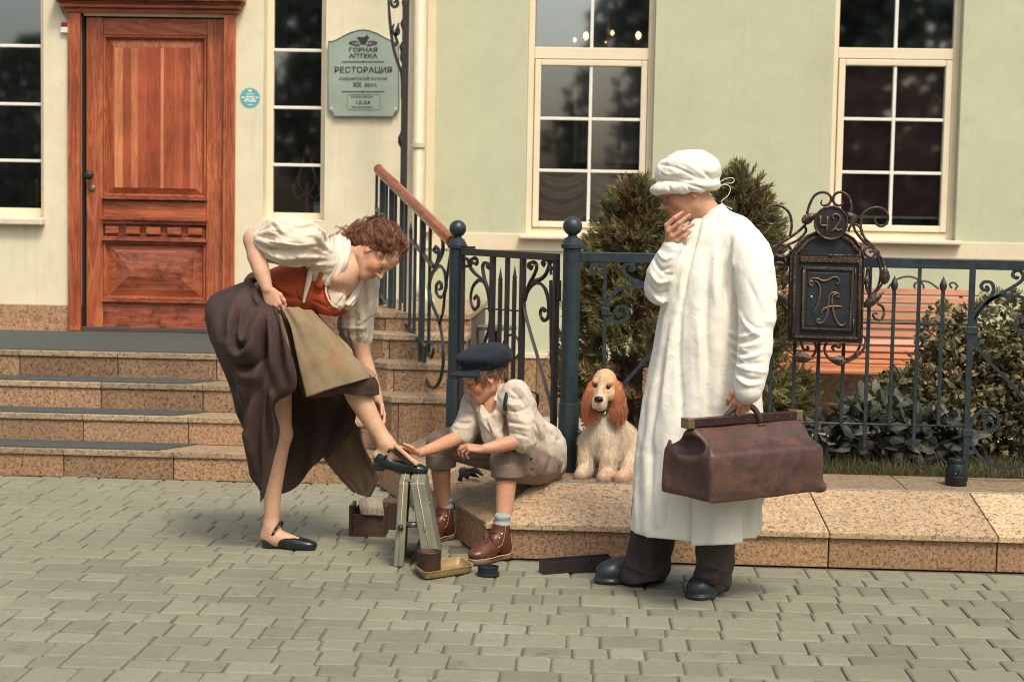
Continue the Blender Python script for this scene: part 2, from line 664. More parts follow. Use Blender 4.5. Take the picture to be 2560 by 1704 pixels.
def _pavers():
    rnd = random.Random(3)
    bank = {}
    spots = []
    y = 7.292
    rows = []
    big = True
    while y > 4.2:
        D = .188 if big else .133
        rows.append((y - D / 2, D))
        y -= D
        big = not big
    y = 7.292
    big = False
    while y < 9.25:
        D = .188 if big else .133
        rows.append((y + D / 2, D))
        y += D
        big = not big
    for yc, D in rows:
        x = -6.5 + rnd.uniform(0, .2)
        while x < 5.5:
            L = rnd.choice([.10, .14, .15, .165, .19, .22, .235, .12]) * (1.0 if D > .15 else .92)
            x1 = x + L
            # stop at the kerb and the slope beside the stairs
            edge = -.43 - max(0, yc - 7.3) * .375
            if not (yc > 7.29 and x1 > edge + .08):
                spots.append((x + L / 2, yc, L, D))
            x = x1
    def score(s):
        px, py = _proj(s[0], s[1])
        inside = -60 < px < 2620 and py < 1740
        return (0 if inside else 1, s[1])
    spots.sort(key=score)
    me_bank = {}
    far = MB()
    for k, (x, yc, L, D) in enumerate(spots):
        if k < 300:
            key = (round(L, 3), D, rnd.randrange(3))
            loc = (x, yc, rnd.uniform(-.003, .003))
            if key not in me_bank:
                v, f = paver_geo(L, D, rnd)
                o = obj('paving_block', np.array(v) + np.array(WPOS['pavement']), f, m_paver, pavement)
                me_bank[key] = o
            else:
                o = clone(me_bank[key], pavement)
            o.location = loc
            o.rotation_euler = (rnd.uniform(-.012, .012), rnd.uniform(-.012, .012), rnd.uniform(-.008, .008))
        else:
            v, f = paver_geo(L, D, rnd)
            dz = rnd.uniform(-.003, .003)
            tx, ty = rnd.uniform(-.012, .012), rnd.uniform(-.012, .012)
            far.add([(a + x, b + yc, c + dz + a * tx + b * ty) for a, b, c in v], f)
    tag(far.build('paving_blocks', m_paver, pavement), kind='stuff')


def _proj(X, Yv, Zv=0.0):
    v = np.array([X, Yv, Zv]) - CAM
    w = v @ FW
    return CX + F_PX * (v @ CR) / w, CY - F_PX * (v @ CU) / w


_pavers()

# ------------------------------------------------------------------ kerb bank: vertical foot, sloped slabs, flat top
KZ1, KZ2 = .145, .30
KA = np.array([-.44, 7.33])            # street corner of the bank
KB = np.array([-1.16, 9.22])           # where it meets the stairs
kd = (KB - KA) / np.linalg.norm(KB - KA)
kn = np.array([kd[1], -kd[0]])         # inward normal (towards +X)
if kn[0] < 0:
    kn = -kn
INS = .33                              # plan width of the slope
# inner corner: intersection of the two offset lines
_t = ((KA[1] + INS) - (KA + kn * INS)[1]) / kd[1]
KC = KA + kn * INS + kd * _t
KDp = KB + kn * INS
kerb = thing('granite_kerb', (0, 7.33, 0), 'low speckled granite bank with sloped slabs under the iron fence', 'kerb')
core = MB()
core.prism([(KA[0] + .02, KA[1] + .02, 0), (6, 7.35, 0), (6, 8.13, 0), (KDp[0] + .5, 8.13, 0), (KDp[0] + .5, 9.3, 0), (KB[0] + .02, KB[1] + .02, 0)][::1], (0, 0, .125))
core.build('core', m_joint, kerb)
xs = [KA[0], .36, 1.09, 1.83, 2.6, 3.4, 4.2, 5.0, 6.0]
for i in range(len(xs) - 1):
    x0, x1 = xs[i] + .003, xs[i + 1] - .003
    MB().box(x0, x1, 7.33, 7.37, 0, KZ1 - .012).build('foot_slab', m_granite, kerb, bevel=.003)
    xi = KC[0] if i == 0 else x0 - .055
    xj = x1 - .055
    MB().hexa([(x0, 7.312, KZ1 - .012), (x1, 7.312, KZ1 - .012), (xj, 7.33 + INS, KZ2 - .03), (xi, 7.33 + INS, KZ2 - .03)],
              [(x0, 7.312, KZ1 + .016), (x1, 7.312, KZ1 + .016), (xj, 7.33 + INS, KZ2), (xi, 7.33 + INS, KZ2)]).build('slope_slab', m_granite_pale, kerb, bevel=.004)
ys = np.linspace(0, 1, 5)
for i in range(4):
    a0, a1 = ys[i] + (.002 if i else 0), ys[i + 1] - .002
    P0, P1 = KA + (KB - KA) * a0, KA + (KB - KA) * a1
    Q0, Q1 = KC + (KDp - KC) * a0, KC + (KDp - KC) * a1
    n3 = np.array([kn[0], kn[1], 0]) * .04
    MB().hexa([(P1[0], P1[1], 0), (P0[0], P0[1], 0), (P0[0] + n3[0], P0[1] + n3[1], 0), (P1[0] + n3[0], P1[1] + n3[1], 0)],
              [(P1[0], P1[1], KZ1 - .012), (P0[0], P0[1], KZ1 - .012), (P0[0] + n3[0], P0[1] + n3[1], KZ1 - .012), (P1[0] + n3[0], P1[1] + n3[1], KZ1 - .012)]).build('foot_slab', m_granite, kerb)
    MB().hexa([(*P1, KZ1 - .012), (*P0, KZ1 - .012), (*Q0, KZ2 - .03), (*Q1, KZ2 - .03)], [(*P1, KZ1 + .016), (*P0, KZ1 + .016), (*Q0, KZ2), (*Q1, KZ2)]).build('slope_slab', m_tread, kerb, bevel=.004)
# mortar fillets where slope meets foot and top
mo = MB()
mo.tube([(KA[0], 7.325, KZ1 - .006), (6, 7.325, KZ1 - .006)], .007, 6)
mo.tube([(KC[0], 7.33 + INS, KZ2 - .003), (6, 7.33 + INS, KZ2 - .003)], .007, 6)
mo.tube([(KA[0], KA[1], KZ1 - .004), (KC[0], KC[1], KZ2 - .002)], .012, 6)
mo.build('mortar_line', m_mortar, kerb, smooth=True)
xt = [KC[0], .62, 1.5, 2.4, 3.3, 4.3, 6.0]
for i in range(6):
    y0 = 7.33 + INS + .002
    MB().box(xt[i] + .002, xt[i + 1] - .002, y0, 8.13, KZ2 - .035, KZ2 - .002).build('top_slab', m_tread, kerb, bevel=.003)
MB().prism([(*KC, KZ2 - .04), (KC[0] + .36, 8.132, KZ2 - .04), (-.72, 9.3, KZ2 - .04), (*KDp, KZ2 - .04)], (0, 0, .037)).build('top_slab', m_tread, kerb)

# ------------------------------------------------------------------ garden ground behind the kerb
gx = np.linspace(-.74, 6, 40)
G = []
for x in gx:
    gy = np.linspace(max(8.12, 8.12 + (-.085 - x) * 1.6), 11.9, 24)
    G.append([(x, y, .275 - .2 * min(1, max(0, (y - 8.6) / 2.4)) ** 1.1 + .008 * math.sin(x * 7) * math.cos(y * 9)) for y in gy])
m_soil = mat_simple('garden_soil', (.10, .085, .055), .95, var=.5, vs=30, bump=.7)
tag(MB().grid(G).build('garden_ground', m_soil, smooth=True), kind='structure')


def garden_z(x, y):
    return .275 - .2 * min(1, max(0, (y - 8.6) / 2.4)) ** 1.1


m_conc = mat_simple('concrete_path', (.36, .33, .28), .9, var=.25, bump=.4)
tag(MB().add([(-1.0, 10.9, .112), (6, 10.9, .112), (6, 11.9, .09), (-1.0, 11.9, .09)], [(0, 1, 2, 3)]).build('garden_path', m_conc), kind='structure')

# ------------------------------------------------------------------ stairs
stairs = tag(bpy.data.objects.new('entrance_stairs', None), kind='structure')
_link(stairs, None, (-3, 9.3, 0))
RZ = .163
SY = [9.22, 9.52, 9.77, 10.03]         # front of each step
SX1 = [-1.14, -1.12, -1.1, -1.08]
for k in range(4):
    MB().box(-7, -1.16, SY[k] + .055, 11.8 if k == 3 else SY[k + 1] + .07, 0, RZ * (k + 1) - .04).build('core', m_joint, stairs)
joint_px = [[157, 433, 700], [206, 470, 735], [251, 506, 770], [48, 293, 540, 800]]
for k in range(4):
    z0, z1, y0 = RZ * k, RZ * (k + 1), SY[k]
    jx = sorted(at(px, 1000, y0)[0] for px in joint_px[k])
    while jx[0] > -5.5:
        jx.insert(0, jx[0] - .63)
    jx = [x for x in jx if x < SX1[k] - .1] + [SX1[k]]
    for a, b in zip(jx[:-1], jx[1:]):
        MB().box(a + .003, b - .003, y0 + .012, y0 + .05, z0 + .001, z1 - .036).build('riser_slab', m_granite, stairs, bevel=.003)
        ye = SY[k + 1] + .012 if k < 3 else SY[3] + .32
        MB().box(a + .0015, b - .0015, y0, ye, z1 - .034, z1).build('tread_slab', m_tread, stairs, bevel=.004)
    MB().box(jx[0], jx[-1], y0 + .03, y0 + .06, z0, z1 - .03).build('joint_backing', m_joint, stairs)
tx = np.linspace(-5.6, -1.08, 9)
for a, b in zip(tx[:-1], tx[1:]):
    MB().box(a + .0015, b - .0015, SY[3] + .324, 11.76, RZ * 4 - .034, RZ * 4 - .001).build('landing_slab', m_tread, stairs)
# rubber mats on the treads
mat_end = [(470, 405), (510, 437), (560, 490)]
mlabel = ['grey green ribbed mat on the lowest stair tread', 'grey green ribbed mat on the second stair tread', 'grey green ribbed mat on the third stair tread']
for k in range(3):
    z = RZ * (k + 1)
    xe = atz(470 + 32 * k, 1100 - 80 * k, z)[0]
    y0, y1 = SY[k] + .03, SY[k + 1] + .008
    mt = MB().prism([(-5.6, y0, z), (xe - .06, y0, z), (xe + .10, y1, z), (-5.6, y1, z)], (0, 0, .007))
    tag(mt.build('stair_mat', m_mat, loc=(-4, y0, z)), mlabel[k], 'mat', 'mats on the stairs')
z = RZ * 4
lm = MB().prism([(-5.6, SY[3] + .03, z), (-2.1, SY[3] + .03, z), (-1.9, 10.35, z), (-1.9, 11.6, z), (-5.6, 11.6, z)], (0, 0, .007))
tag(lm.build('landing_mat', m_mat, loc=(-4, 10, z)), 'large dark ribbed mat covering the landing before the door', 'mat', 'mats on the stairs')
# stepped cheek at the right of the stairs, carrying the railing
cheek = tag(bpy.data.objects.new('stair_cheek', None), kind='structure')
_link(cheek, None, (-1, 9.3, .3))
CZ = [.30, .50, .665, .815, .93]
for k in range(4):
    yf, yb = 9.30 + .27 * k, 9.30 + .27 * (k + 1)
    xl = -1.19 - .06 * k
    xr = -.72
    zc = CZ[k + 1]
    ch = .085
    top = [(xl + ch, yf - .012, 0), (xr, yf - .012, 0), (xr, yb + .02 if k < 3 else 11.75, 0), (xl - .01, yb + .02 if k < 3 else 11.75, 0), (xl - .01, yf + ch, 0)]
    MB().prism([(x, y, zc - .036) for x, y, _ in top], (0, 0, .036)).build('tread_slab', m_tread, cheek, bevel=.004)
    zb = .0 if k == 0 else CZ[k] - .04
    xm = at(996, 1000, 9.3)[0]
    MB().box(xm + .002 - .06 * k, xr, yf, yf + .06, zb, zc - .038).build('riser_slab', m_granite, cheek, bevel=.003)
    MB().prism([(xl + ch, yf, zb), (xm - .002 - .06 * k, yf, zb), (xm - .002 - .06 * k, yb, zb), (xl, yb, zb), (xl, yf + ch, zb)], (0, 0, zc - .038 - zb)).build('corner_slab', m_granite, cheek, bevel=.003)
    MB().box(xm - .06 * k - .03, xr - .01, yf + .03, 11.7 if k == 3 else yb + .1, .0, zc - .04).build('core', m_joint, cheek)

# ------------------------------------------------------------------ building
WY, GY = 11.75, 11.90          # cream wing face, green wall face
house = thing('restaurant_building', (-1, 11.8, 0), 'pale green and cream plastered restaurant front with tall white windows', 'building')


def wx(px, py, Y=WY):
    return at(px, py, Y)[0]


def wz(px, py, Y=WY):
    return at(px, py, Y)[2]


def wall_with_openings(name, mat, x0, x1, z0, z1, y0, y1, ops):
    """wall slab split round rectangular openings (ox0, ox1, oz0, oz1)"""
    b = MB()
    xs_ = sorted({x0, x1, *[o[0] for o in ops], *[o[1] for o in ops]})
    for a, c in zip(xs_[:-1], xs_[1:]):
        m_ = (a + c) / 2
        cuts = sorted([(o[2], o[3]) for o in ops if o[0] < m_ < o[1]])
        z = z0
        for lo, hi in cuts:
            if lo > z:
                b.box(a, c, y0, y1, z, lo)
            z = hi
        if z < z1:
            b.box(a, c, y0, y1, z, z1)
    return b.build(name, mat, house)


XC = wx(1062, 300)                     # right end of the cream wing
XPIL = wx(1089, 300, GY)
TOP = 4.6
lw = (-5.2, wx(109, 300), wz(60, 545), 4.2)
dw = (wx(206, 400) , wx(558, 400), .655, wz(400, 42))
w2 = (wx(658, 300), wx(813, 300), wz(740, 553), 4.2)
wall_with_openings('cream_wall', m_cream, -7, XC, RZ * 4 + .18, TOP, WY, WY + .24, [lw, (dw[0], dw[1], 0, dw[3]), w2])
MB().box(-7, wx(171, 800), WY - .012, WY + .2, .6, RZ * 4 + .178).build('plinth', m_granite, house, bevel=.003)
MB().box(wx(590, 700), XC, WY - .012, WY + .2, .6, RZ * 4 + .178).build('plinth', m_granite, house, bevel=.003)
W1 = (wx(1317, 300, GY), wx(1634, 300, GY), wz(1450, 590, GY), 4.2)
W2b = (wx(2080, 300, GY), wx(2400, 300, GY), wz(2250, 600, GY), 4.2)
zb0, zb1 = wz(1500, 630, GY), wz(1500, 588, GY)
ZP = wz(1300, 893, GY)
wall_with_openings('green_wall', m_green, XC, 8, zb1, TOP, GY, GY + .22, [W1, W2b])
wall_with_openings('lower_green_wall', m_green, XC, 8, ZP + .03, zb0, GY, GY + .22, [])
MB().box(XC, 8, GY - .012, GY + .22, zb0, zb1).build('string_course', m_band, house, bevel=.004)
MB().box(XC, 8, GY - .03, GY + .22, ZP - .0, ZP + .03).build('plinth_cap', m_band, house)
px_ = np.arange(XC, 8.2, .82)
for a, b in zip(px_[:-1], px_[1:]):
    MB().box(a + .002, b - .002, GY - .02, GY + .22, 0, ZP).build('plinth_slab', m_granite, house, bevel=.003)
# cream corner strip of the green front
MB().box(XC + .002, XPIL, GY - .05, GY, zb1, TOP).build('corner_pilaster', m_band, house)
# rooms behind the glass
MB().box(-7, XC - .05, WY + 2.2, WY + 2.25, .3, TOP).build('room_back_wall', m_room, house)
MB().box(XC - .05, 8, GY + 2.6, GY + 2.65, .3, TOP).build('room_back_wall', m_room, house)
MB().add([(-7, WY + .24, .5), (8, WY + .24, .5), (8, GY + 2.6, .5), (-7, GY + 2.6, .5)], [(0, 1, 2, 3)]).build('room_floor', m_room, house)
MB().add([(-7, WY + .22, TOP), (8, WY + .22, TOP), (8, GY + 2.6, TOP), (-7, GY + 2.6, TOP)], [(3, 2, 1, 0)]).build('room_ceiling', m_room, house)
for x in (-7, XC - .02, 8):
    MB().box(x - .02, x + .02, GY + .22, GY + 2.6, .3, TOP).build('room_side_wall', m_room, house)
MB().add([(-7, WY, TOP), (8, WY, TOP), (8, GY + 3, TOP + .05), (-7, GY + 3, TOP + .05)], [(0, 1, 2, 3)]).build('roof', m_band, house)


def window(op, Yf, depth, rows_px, cols, transom=None, bottom_px=None, frame=.05, name='window', mx=None, outer=.045):
    """recessed window: outer frame, transom, sash frame, muntins, panes"""
    x0, x1, z0, z1 = op
    yg = Yf + depth
    fr = MB()
    fr.box(x0, x0 + outer, yg - .03, yg + .03, z0, z1)
    fr.box(x1 - outer, x1, yg - .03, yg + .03, z0, z1)
    fr.box(x0 + outer, x1 - outer, yg - .028, yg + .03, z0, z0 + outer * 1.2)
    root = fr.build(name, m_frame, house, bevel=.004)
    a, b = x0 + outer, x1 - outer
    zt = z1
    zlo = z0 + outer * 1.2
    if transom:
        t0, t1 = transom
        MB().box(a, b, yg - .034, yg + .025, t1, t0).build('transom', m_frame, root, bevel=.004)
        MB().box(a + .004, b - .004, yg + .001, yg + .005, t0 + .002, z1).build('pane', m_glass, root)
        xm = (a + b) / 2
        MB().box(xm - .011, xm + .011, yg - .016, yg + .016, t0 + .001, z1).build('muntin', m_muntin, root)
        zt = t1
    s = MB()
    if frame > .02:
        s.box(a + .004, a + frame, yg - .045, yg + .01, zlo + .004, zt - .006)
        s.box(b - frame, b - .004, yg - .045, yg + .01, zlo + .004, zt - .006)
        s.box(a + frame, b - frame, yg - .044, yg + .01, zlo + .004, zlo + frame)
        s.box(a + frame, b - frame, yg - .044, yg + .01, zt - frame, zt - .006)
        s.build('sash', m_frame, root, bevel=.006)
    else:
        frame = 0
    a, b, zlo, zt = a + frame, b - frame, zlo + frame, zt - frame
    cx = [a] + [a + (b - a) * (i + 1) / cols for i in range(cols - 1)] + [b]
    zz = [zlo] + sorted(rows_px) + [zt]
    for i in range(cols):
        for j in range(len(zz) - 1):
            tilt = RND.uniform(-.004, .004), RND.uniform(-.003, .003)
            y = yg - .012
            MB().add([(cx[i], y - tilt[0], zz[j]), (cx[i + 1], y + tilt[0], zz[j]), (cx[i + 1], y + tilt[0] + tilt[1], zz[j + 1]), (cx[i], y - tilt[0] + tilt[1], zz[j + 1])], [(0, 1, 2, 3)]).build('pane', m_glass, root)
    for x in cx[1:-1]:
        MB().box(x - .0115, x + .0115, yg - .034, yg + .002, zlo + .001, zt - .001).build('muntin', m_muntin, root, bevel=.003)
    for z in zz[1:-1]:
        for i in range(cols):
            e0 = .0118 if i else 0
            e1 = .0118 if i < cols - 1 else 0
            MB().box(cx[i] + e0, cx[i + 1] - e1, yg - .033, yg + .001, z - .011, z + .011).build('muntin', m_muntin, root, bevel=.003)
    return root


def sill(root, x0, x1, z, Yf, drop=.03):
    MB().hexa([(x0, Yf - .07, z - drop), (x1, Yf - .07, z - drop), (x1, Yf + .1, z - drop), (x0, Yf + .1, z - drop)],
              [(x0, Yf - .07, z - .006), (x1, Yf - .07, z - .006), (x1, Yf + .1, z + .004), (x0, Yf + .1, z + .004)]).build('sill', m_sill, root, bevel=.006)


D1 = .15
gz = lambda px, py, Y: at(px, py, Y)[2]
r = window(W1, GY, .12, [gz(1480, 298, GY + .1), gz(1480, 428, GY + .1)], 2, (gz(1480, 120, GY + .1), gz(1480, 149, GY + .1)), frame=.048)
r['label'] = 'window with swagged curtain'
sill(r, W1[0] - .035, W1[1] + .035, W1[2] + .004, GY)
r = window(W2b, GY, .12, [gz(2230, 299, GY + .1), gz(2230, 432, GY + .1)], 2, (gz(2230, 121, GY + .1), gz(2230, 148, GY + .1)), frame=.05)
r['label'] = 'window with lowered maroon blind'
MB().box(W2b[0] + .1, W2b[1] - .1, GY + .16, GY + .175, gz(2230, 540, GY + .15), gz(2230, 160, GY + .15)).build('roller_blind', mat_cloth('maroon_blind', (.20, .095, .10), .15), r)
MB().box(W2b[0] + .1, W2b[1] - .1, GY + .15, GY + .18, gz(2230, 546, GY + .15), gz(2230, 540, GY + .15) - .001).build('blind_bar', m_muntin, r)
sill(r, W2b[0] - .035, W2b[1] + .035, W2b[2] + .004, GY)
r = window(w2, WY, D1, [gz(750, 127, WY + D1), gz(750, 270, WY + D1), gz(750, 413, WY + D1)], 1, None, frame=.012, outer=.05)
r['label'] = 'narrow window beside the plaque'
sill(r, w2[0] + .002, w2[1] - .002, w2[2] + .012, WY + .07, .02)
r = window(lw, WY, D1, [gz(60, 116, WY + D1), gz(60, 261, WY + D1), gz(60, 402, WY + D1)], 1, None, frame=.012, outer=.06)
r['label'] = 'window cut by the left edge'
sill(r, lw[0], lw[1] + .01, lw[2] + .004, WY, .05)
# reveal linings inside the narrow windows, seen through the glass
for op in (w2, lw):
    xl = op[0] if op is w2 else wx(12, 300)
    MB().box(xl + .05, xl + .052, WY + D1 + .05, WY + D1 + .5, op[2], op[3]).build('inner_reveal', m_reveal_in, house)

# ---- oak door
dx0, dx1, dzb, dzt = dw
door = MB().box(dx0 + .012, dx1 - .012, WY + .06, WY + .11, dzb + .01, dzt).build('door', m_oak, house)
door['label'] = 'carved orange oak door'


def dX(px):
    return at(px, 450, WY)[0]


def dZ(py):
    return at(385, py, WY)[2]


def dbox(name, px0, px1, py0, py1, y0, y1, m, bevel=.004, par=door):
    return MB().box(dX(px0), dX(px1), WY + y0, WY + y1, dZ(py1), dZ(py0)).build(name, m, par, bevel=bevel)


dbox('stile', 212.5, 254.5, 44, 822, .03, .06, m_oak)
dbox('stile', 513.5, 555.5, 44, 822, .03, .06, m_oak)
dbox('rail', 255, 513, 45, 87.5, .032, .06, m_oak_h)
dbox('rail', 255, 513, 503, 545, .032, .06, m_oak_h)
dbox('rail', 255, 513, 757, 821, .032, .06, m_oak_worn)


def molding(px0, px1, py0, py1, w, name='panel_moulding'):
    b = MB()
    x0, x1, z0, z1 = dX(px0), dX(px1), dZ(py1), dZ(py0)
    for (a0, a1, c0, c1, dy) in ((0, .012, 0, .012, .024), (.012, w, .012, w, .038)):
        for q in ((x0 + a0, x1 - a0, z0 + a0, z0 + a1), (x0 + a0, x1 - a0, z1 - a1, z1 - a0), (x0 + a0, x0 + a1, z0 + a1, z1 - a1), (x1 - a1, x1 - a0, z0 + a1, z1 - a1)):
            b.box(q[0], q[1], WY + dy, WY + .06, q[2], q[3])
    return b.build(name, m_oak_worn if False else m_oak, door, bevel=.003)


def field(px0, px1, py0, py1, ix, iy0, iy1, m, y_out=.058, y_in=.036):
    """raised panel: sloping borders up to a flat field"""
    x0, x1, z0, z1 = dX(px0), dX(px1), dZ(py1), dZ(py0)
    a0, a1, c0, c1 = dX(px0 + ix), dX(px1 - ix), dZ(py1 - iy1), dZ(py0 + iy0)
    v = [(x0, WY + y_out, z0), (x1, WY + y_out, z0), (x1, WY + y_out, z1), (x0, WY + y_out, z1), (a0, WY + y_in, c0), (a1, WY + y_in, c0), (a1, WY + y_in, c1), (a0, WY + y_in, c1)]
    return MB().add(v, [(0, 1, 5, 4), (1, 2, 6, 5), (2, 3, 7, 6), (3, 0, 4, 7), (4, 5, 6, 7)]).build('panel', m, door)


molding(256, 512, 89, 492, .02)
field(265, 503, 97, 484, 16, 20, 14, m_oak)
# staves glued up in the tall panel, each with its own figure
sx = [283, 304, 324, 342, 364, 398, 406, 432, 455, 472, 486]
tones = [(.55, .2, .085), (.33, .075, .03), (.5, .17, .07), (.36, .085, .034), (.3, .066, .026), (.58, .22, .1), (.34, .08, .03), (.4, .1, .04), (.3, .068, .028), (.46, .14, .06)]
for i in range(len(sx) - 1):
    c = tones[i]
    m = mat_wood('oak_stave_%d' % i, tuple(x * .6 for x in c), c, tuple(x * 1.3 for x in c), 'Z', 9, .36, 7)
    MB().box(dX(sx[i]) + .0004, dX(sx[i + 1]) - .0004, WY + .0335, WY + .0375, dZ(470), dZ(119)).build('stave', m, door)
for (p0, p1, q0, q1, y0) in ((253, 516, 493, 500, -.004), (252, 517, 545, 552, -.012), (255, 514, 552, 561, .006), (256, 513, 593, 598, .012), (253, 516, 598, 604, .0), (254, 515, 750, 757, .004)):
    dbox('ledge', p0, p1, q0, q1, y0, .06, m_oak_worn)
dbox('dentil_ground', 259, 510, 561, 593, .045, .06, m_oak_worn)
for a, c in ((261, 295), (313, 348), (364, 400), (417, 452), (469, 505)):
    dbox('dentil', a, c, 568, 586, .012, .045, m_oak_h)
molding(256, 512, 605, 749, .02)
field(266, 502, 613, 742, 20, 18, 18, m_oak_h)
field(287, 481, 633, 722, 34, 40, 30, m_oak_worn, .0358, .012)
MB().lathe([(.012, 0), (.012, -.035), (.026, -.045), (.034, -.06), (.03, -.075), (.012, -.084)], (dX(226), WY + .03, dZ(441)), 18, (0, 1, 0)).build('knob', m_black, door, smooth=True)
MB().lathe([(.024, 0), (.024, -.006), (.018, -.012)], (dX(228), WY + .03, dZ(473)), 18, (0, 1, 0)).build('lock_plate', mat_simple('worn_brass', (.25, .2, .13), .4, .6), door, smooth=True)
# surround: fluted pilasters and cornice
df = MB().box(dX(173), dX(204), WY - .035, WY + .05, dzb, dZ(36)).build('door_surround', m_oak, house, bevel=.003)
MB().box(dX(560), dX(588), WY - .035, WY + .05, dzb, dZ(36)).build('pilaster', m_oak, df, bevel=.003)
for p in (180, 186.5, 193, 567, 573.5, 580):
    MB().box(dX(p), dX(p + 3.2), WY - .043, WY - .034, dzb + .05, dZ(108)).build('reed', m_oak, df, bevel=.002)
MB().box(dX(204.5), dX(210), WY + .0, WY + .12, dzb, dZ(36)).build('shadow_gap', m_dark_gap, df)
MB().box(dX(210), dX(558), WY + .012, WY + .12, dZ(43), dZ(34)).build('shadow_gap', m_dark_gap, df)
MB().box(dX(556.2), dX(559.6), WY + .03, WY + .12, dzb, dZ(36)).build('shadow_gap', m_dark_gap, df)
for (p0, p1, q0, q1, y0) in ((165, 597, 24, 34.5, -.05), (158, 603, 14, 23.5, -.085), (152, 608, 8, 13.5, -.10), (146, 613, -6, 7.5, -.13), (143, 615, -16, -6.5, -.15)):
    MB().box(dX(p0), dX(p1), WY + y0, WY + .1, dZ(q1), dZ(q0)).build('cornice_board', m_oak_worn if q0 < 14 else m_oak_h, df, bevel=.006)
MB().box(dx0, dx1, WY - .03, WY + .12, RZ * 4 + .001, RZ * 4 + .03).build('threshold', mat_simple('worn_threshold', (.06, .052, .055), .7), df, bevel=.004)

# ------------------------------------------------------------------ fittings on the front
# plaque
YP = WY - .03
plaque = thing('restaurant_plaque', at(909, 292, YP), 'pale teal metal restaurant plaque with arched top and Cyrillic lettering', 'sign')
P = lambda px, py, dy=0.0: at(px, py, YP + dy)
outl = [(821, 104), (829, 104), (838, 101), (855, 92), (875, 82), (895, 76), (909, 74.5), (923, 76.5), (942, 83), (962, 94), (980, 103), (988, 106), (997, 106),
        (997.5, 276), (990, 279), (985, 284), (983, 292), (835, 290.5), (833, 283), (829, 278), (821, 275)]
m_plate = mat_simple('plate_teal', (.36, .44, .35), .42, .3, .1, 5, .05)
MB().prism([P(x, y) for x, y in outl][::-1], (0, .02, 0)).build('plate', m_plate, plaque, bevel=.004)
b = MB()
b.tube([P(x, y, -.003) for x, y in outl] + [P(*outl[0], -.003)], .003, 6)
b.build('rim', mat_simple('plate_rim', (.14, .17, .15), .4, .4), plaque, smooth=True)
AX = np.array(P(920, 200)) - np.array(P(900, 200))
AX /= np.linalg.norm(AX)
UPV = np.array([0, 0, 1.0])
MPX = np.linalg.norm(P(1000, 200) - P(900, 200)) / 100      # metres per photo pixel on the plaque


def line(s, px, py, width, cap, bold=.0, name='lettering'):
    o = text_mesh(name, s, 1.0, (0, 0, 0), (1, 0, 0), (0, 1, 0), m_ink, None, .0005, bold=bold)
    c = np.array([v.co for v in o.data.vertices])
    w, h = np.ptp(c[:, 0]), np.ptp(c[:, 1])
    c[:, 0] -= (c[:, 0].max() + c[:, 0].min()) / 2
    c[:, 1] -= (c[:, 1].max() + c[:, 1].min()) / 2
    kx, ky = width * MPX / w, cap * MPX / h
    org = P(px, py, -.004)
    v = org + c[:, :1] * kx * AX + c[:, 1:2] * ky * UPV + c[:, 2:3] * np.array([0, -1, 0]) * .3
    f = [tuple(p.vertices) for p in o.data.polygons]
    WPOS.pop(o.name, None)
    bpy.data.objects.remove(o)
    return obj(name, v, f, m_ink, plaque)


line('ГОРНАЯ', 908, 124.5, 70, 11, .02)
line('АПТЕКА', 908, 139.5, 71, 11, .02)
line('РЕСТОРАЦИЯ', 908, 176, 143, 18, .012)
line('СИБИРСКОЙ КУХНИ', 908, 196, 120, 9, .01)
line('XIX', 893, 211.5, 23, 12, .02)
line('ВЕКА', 927, 213, 30, 8.5, .01)
line('Режим работы:', 906, 242.5, 56, 8)
line('12-24', 908, 256, 35, 9.5, .012)
line('без выходных', 906, 268, 53, 7.5)
for yy in (154.5, 229):
    c = P(908, yy, -.004)
    MB().obox(c, AX * 53 * MPX, (0, .0008, 0), UPV * .8 * MPX).build('rule', m_ink, plaque)
    MB().lathe([(2.2 * MPX, 0), (2.2 * MPX, -.001)], c, 8, (0, 1, 0)).build('rule_dot', m_ink, plaque)
b = MB()
box = [(868, 240), (872, 236), (947, 236), (951, 240), (951, 270), (947, 274), (872, 274), (868, 270)]
b.tube([P(x, y, -.003) for x, y in box] + [P(*box[0], -.003)], .0016, 5)
b.build('inset_border', mat_simple('inset_line', (.22, .27, .22), .5), plaque)
# emblem: mortar and pestle between leaf scrolls
bowl = [(893, 93), (923, 93), (923, 96), (920, 97), (918, 104), (914, 109), (914, 111), (902, 111), (902, 109), (898, 104), (896, 97), (893, 96)]
MB().prism([P(x, y, -.004) for x, y in bowl][::-1], (0, .001, 0)).build('emblem_mortar', m_ink, plaque)
MB().tube([P(914, 94, -.005), P(919, 88, -.005)], 1.6 * MPX, 6).build('emblem_pestle', m_ink, plaque)
for s in (-1, 1):
    for k, (r0, dx, dy) in enumerate(((6, 17, 108), (4.5, 25, 107), (3.5, 31, 108))):
        pts = [P(908 + s * (dx + r0 * math.cos(a) * (1 - a / 9)), dy - r0 * math.sin(a) * (1 - a / 9), -.004) for a in np.linspace(0, 4.6, 12)]
        MB().tube(pts, np.linspace(1.3, .5, 12) * MPX, 5).build('emblem_scroll', m_ink, plaque)
    pts = [P(908 + s * x, y, -.004) for x, y in ((8, 112), (14, 113.5), (24, 111.5), (34, 109))]
    MB().tube(crom(pts, 4), 1.2 * MPX, 5).build('emblem_scroll', m_ink, plaque)
for px, py in ((829, 271), (989, 272)):
    MB().lathe([(2.6 * MPX, 0), (2.2 * MPX, -.003)], P(px, py), 8, (0, 1, 0)).build('screw', m_muntin, plaque)

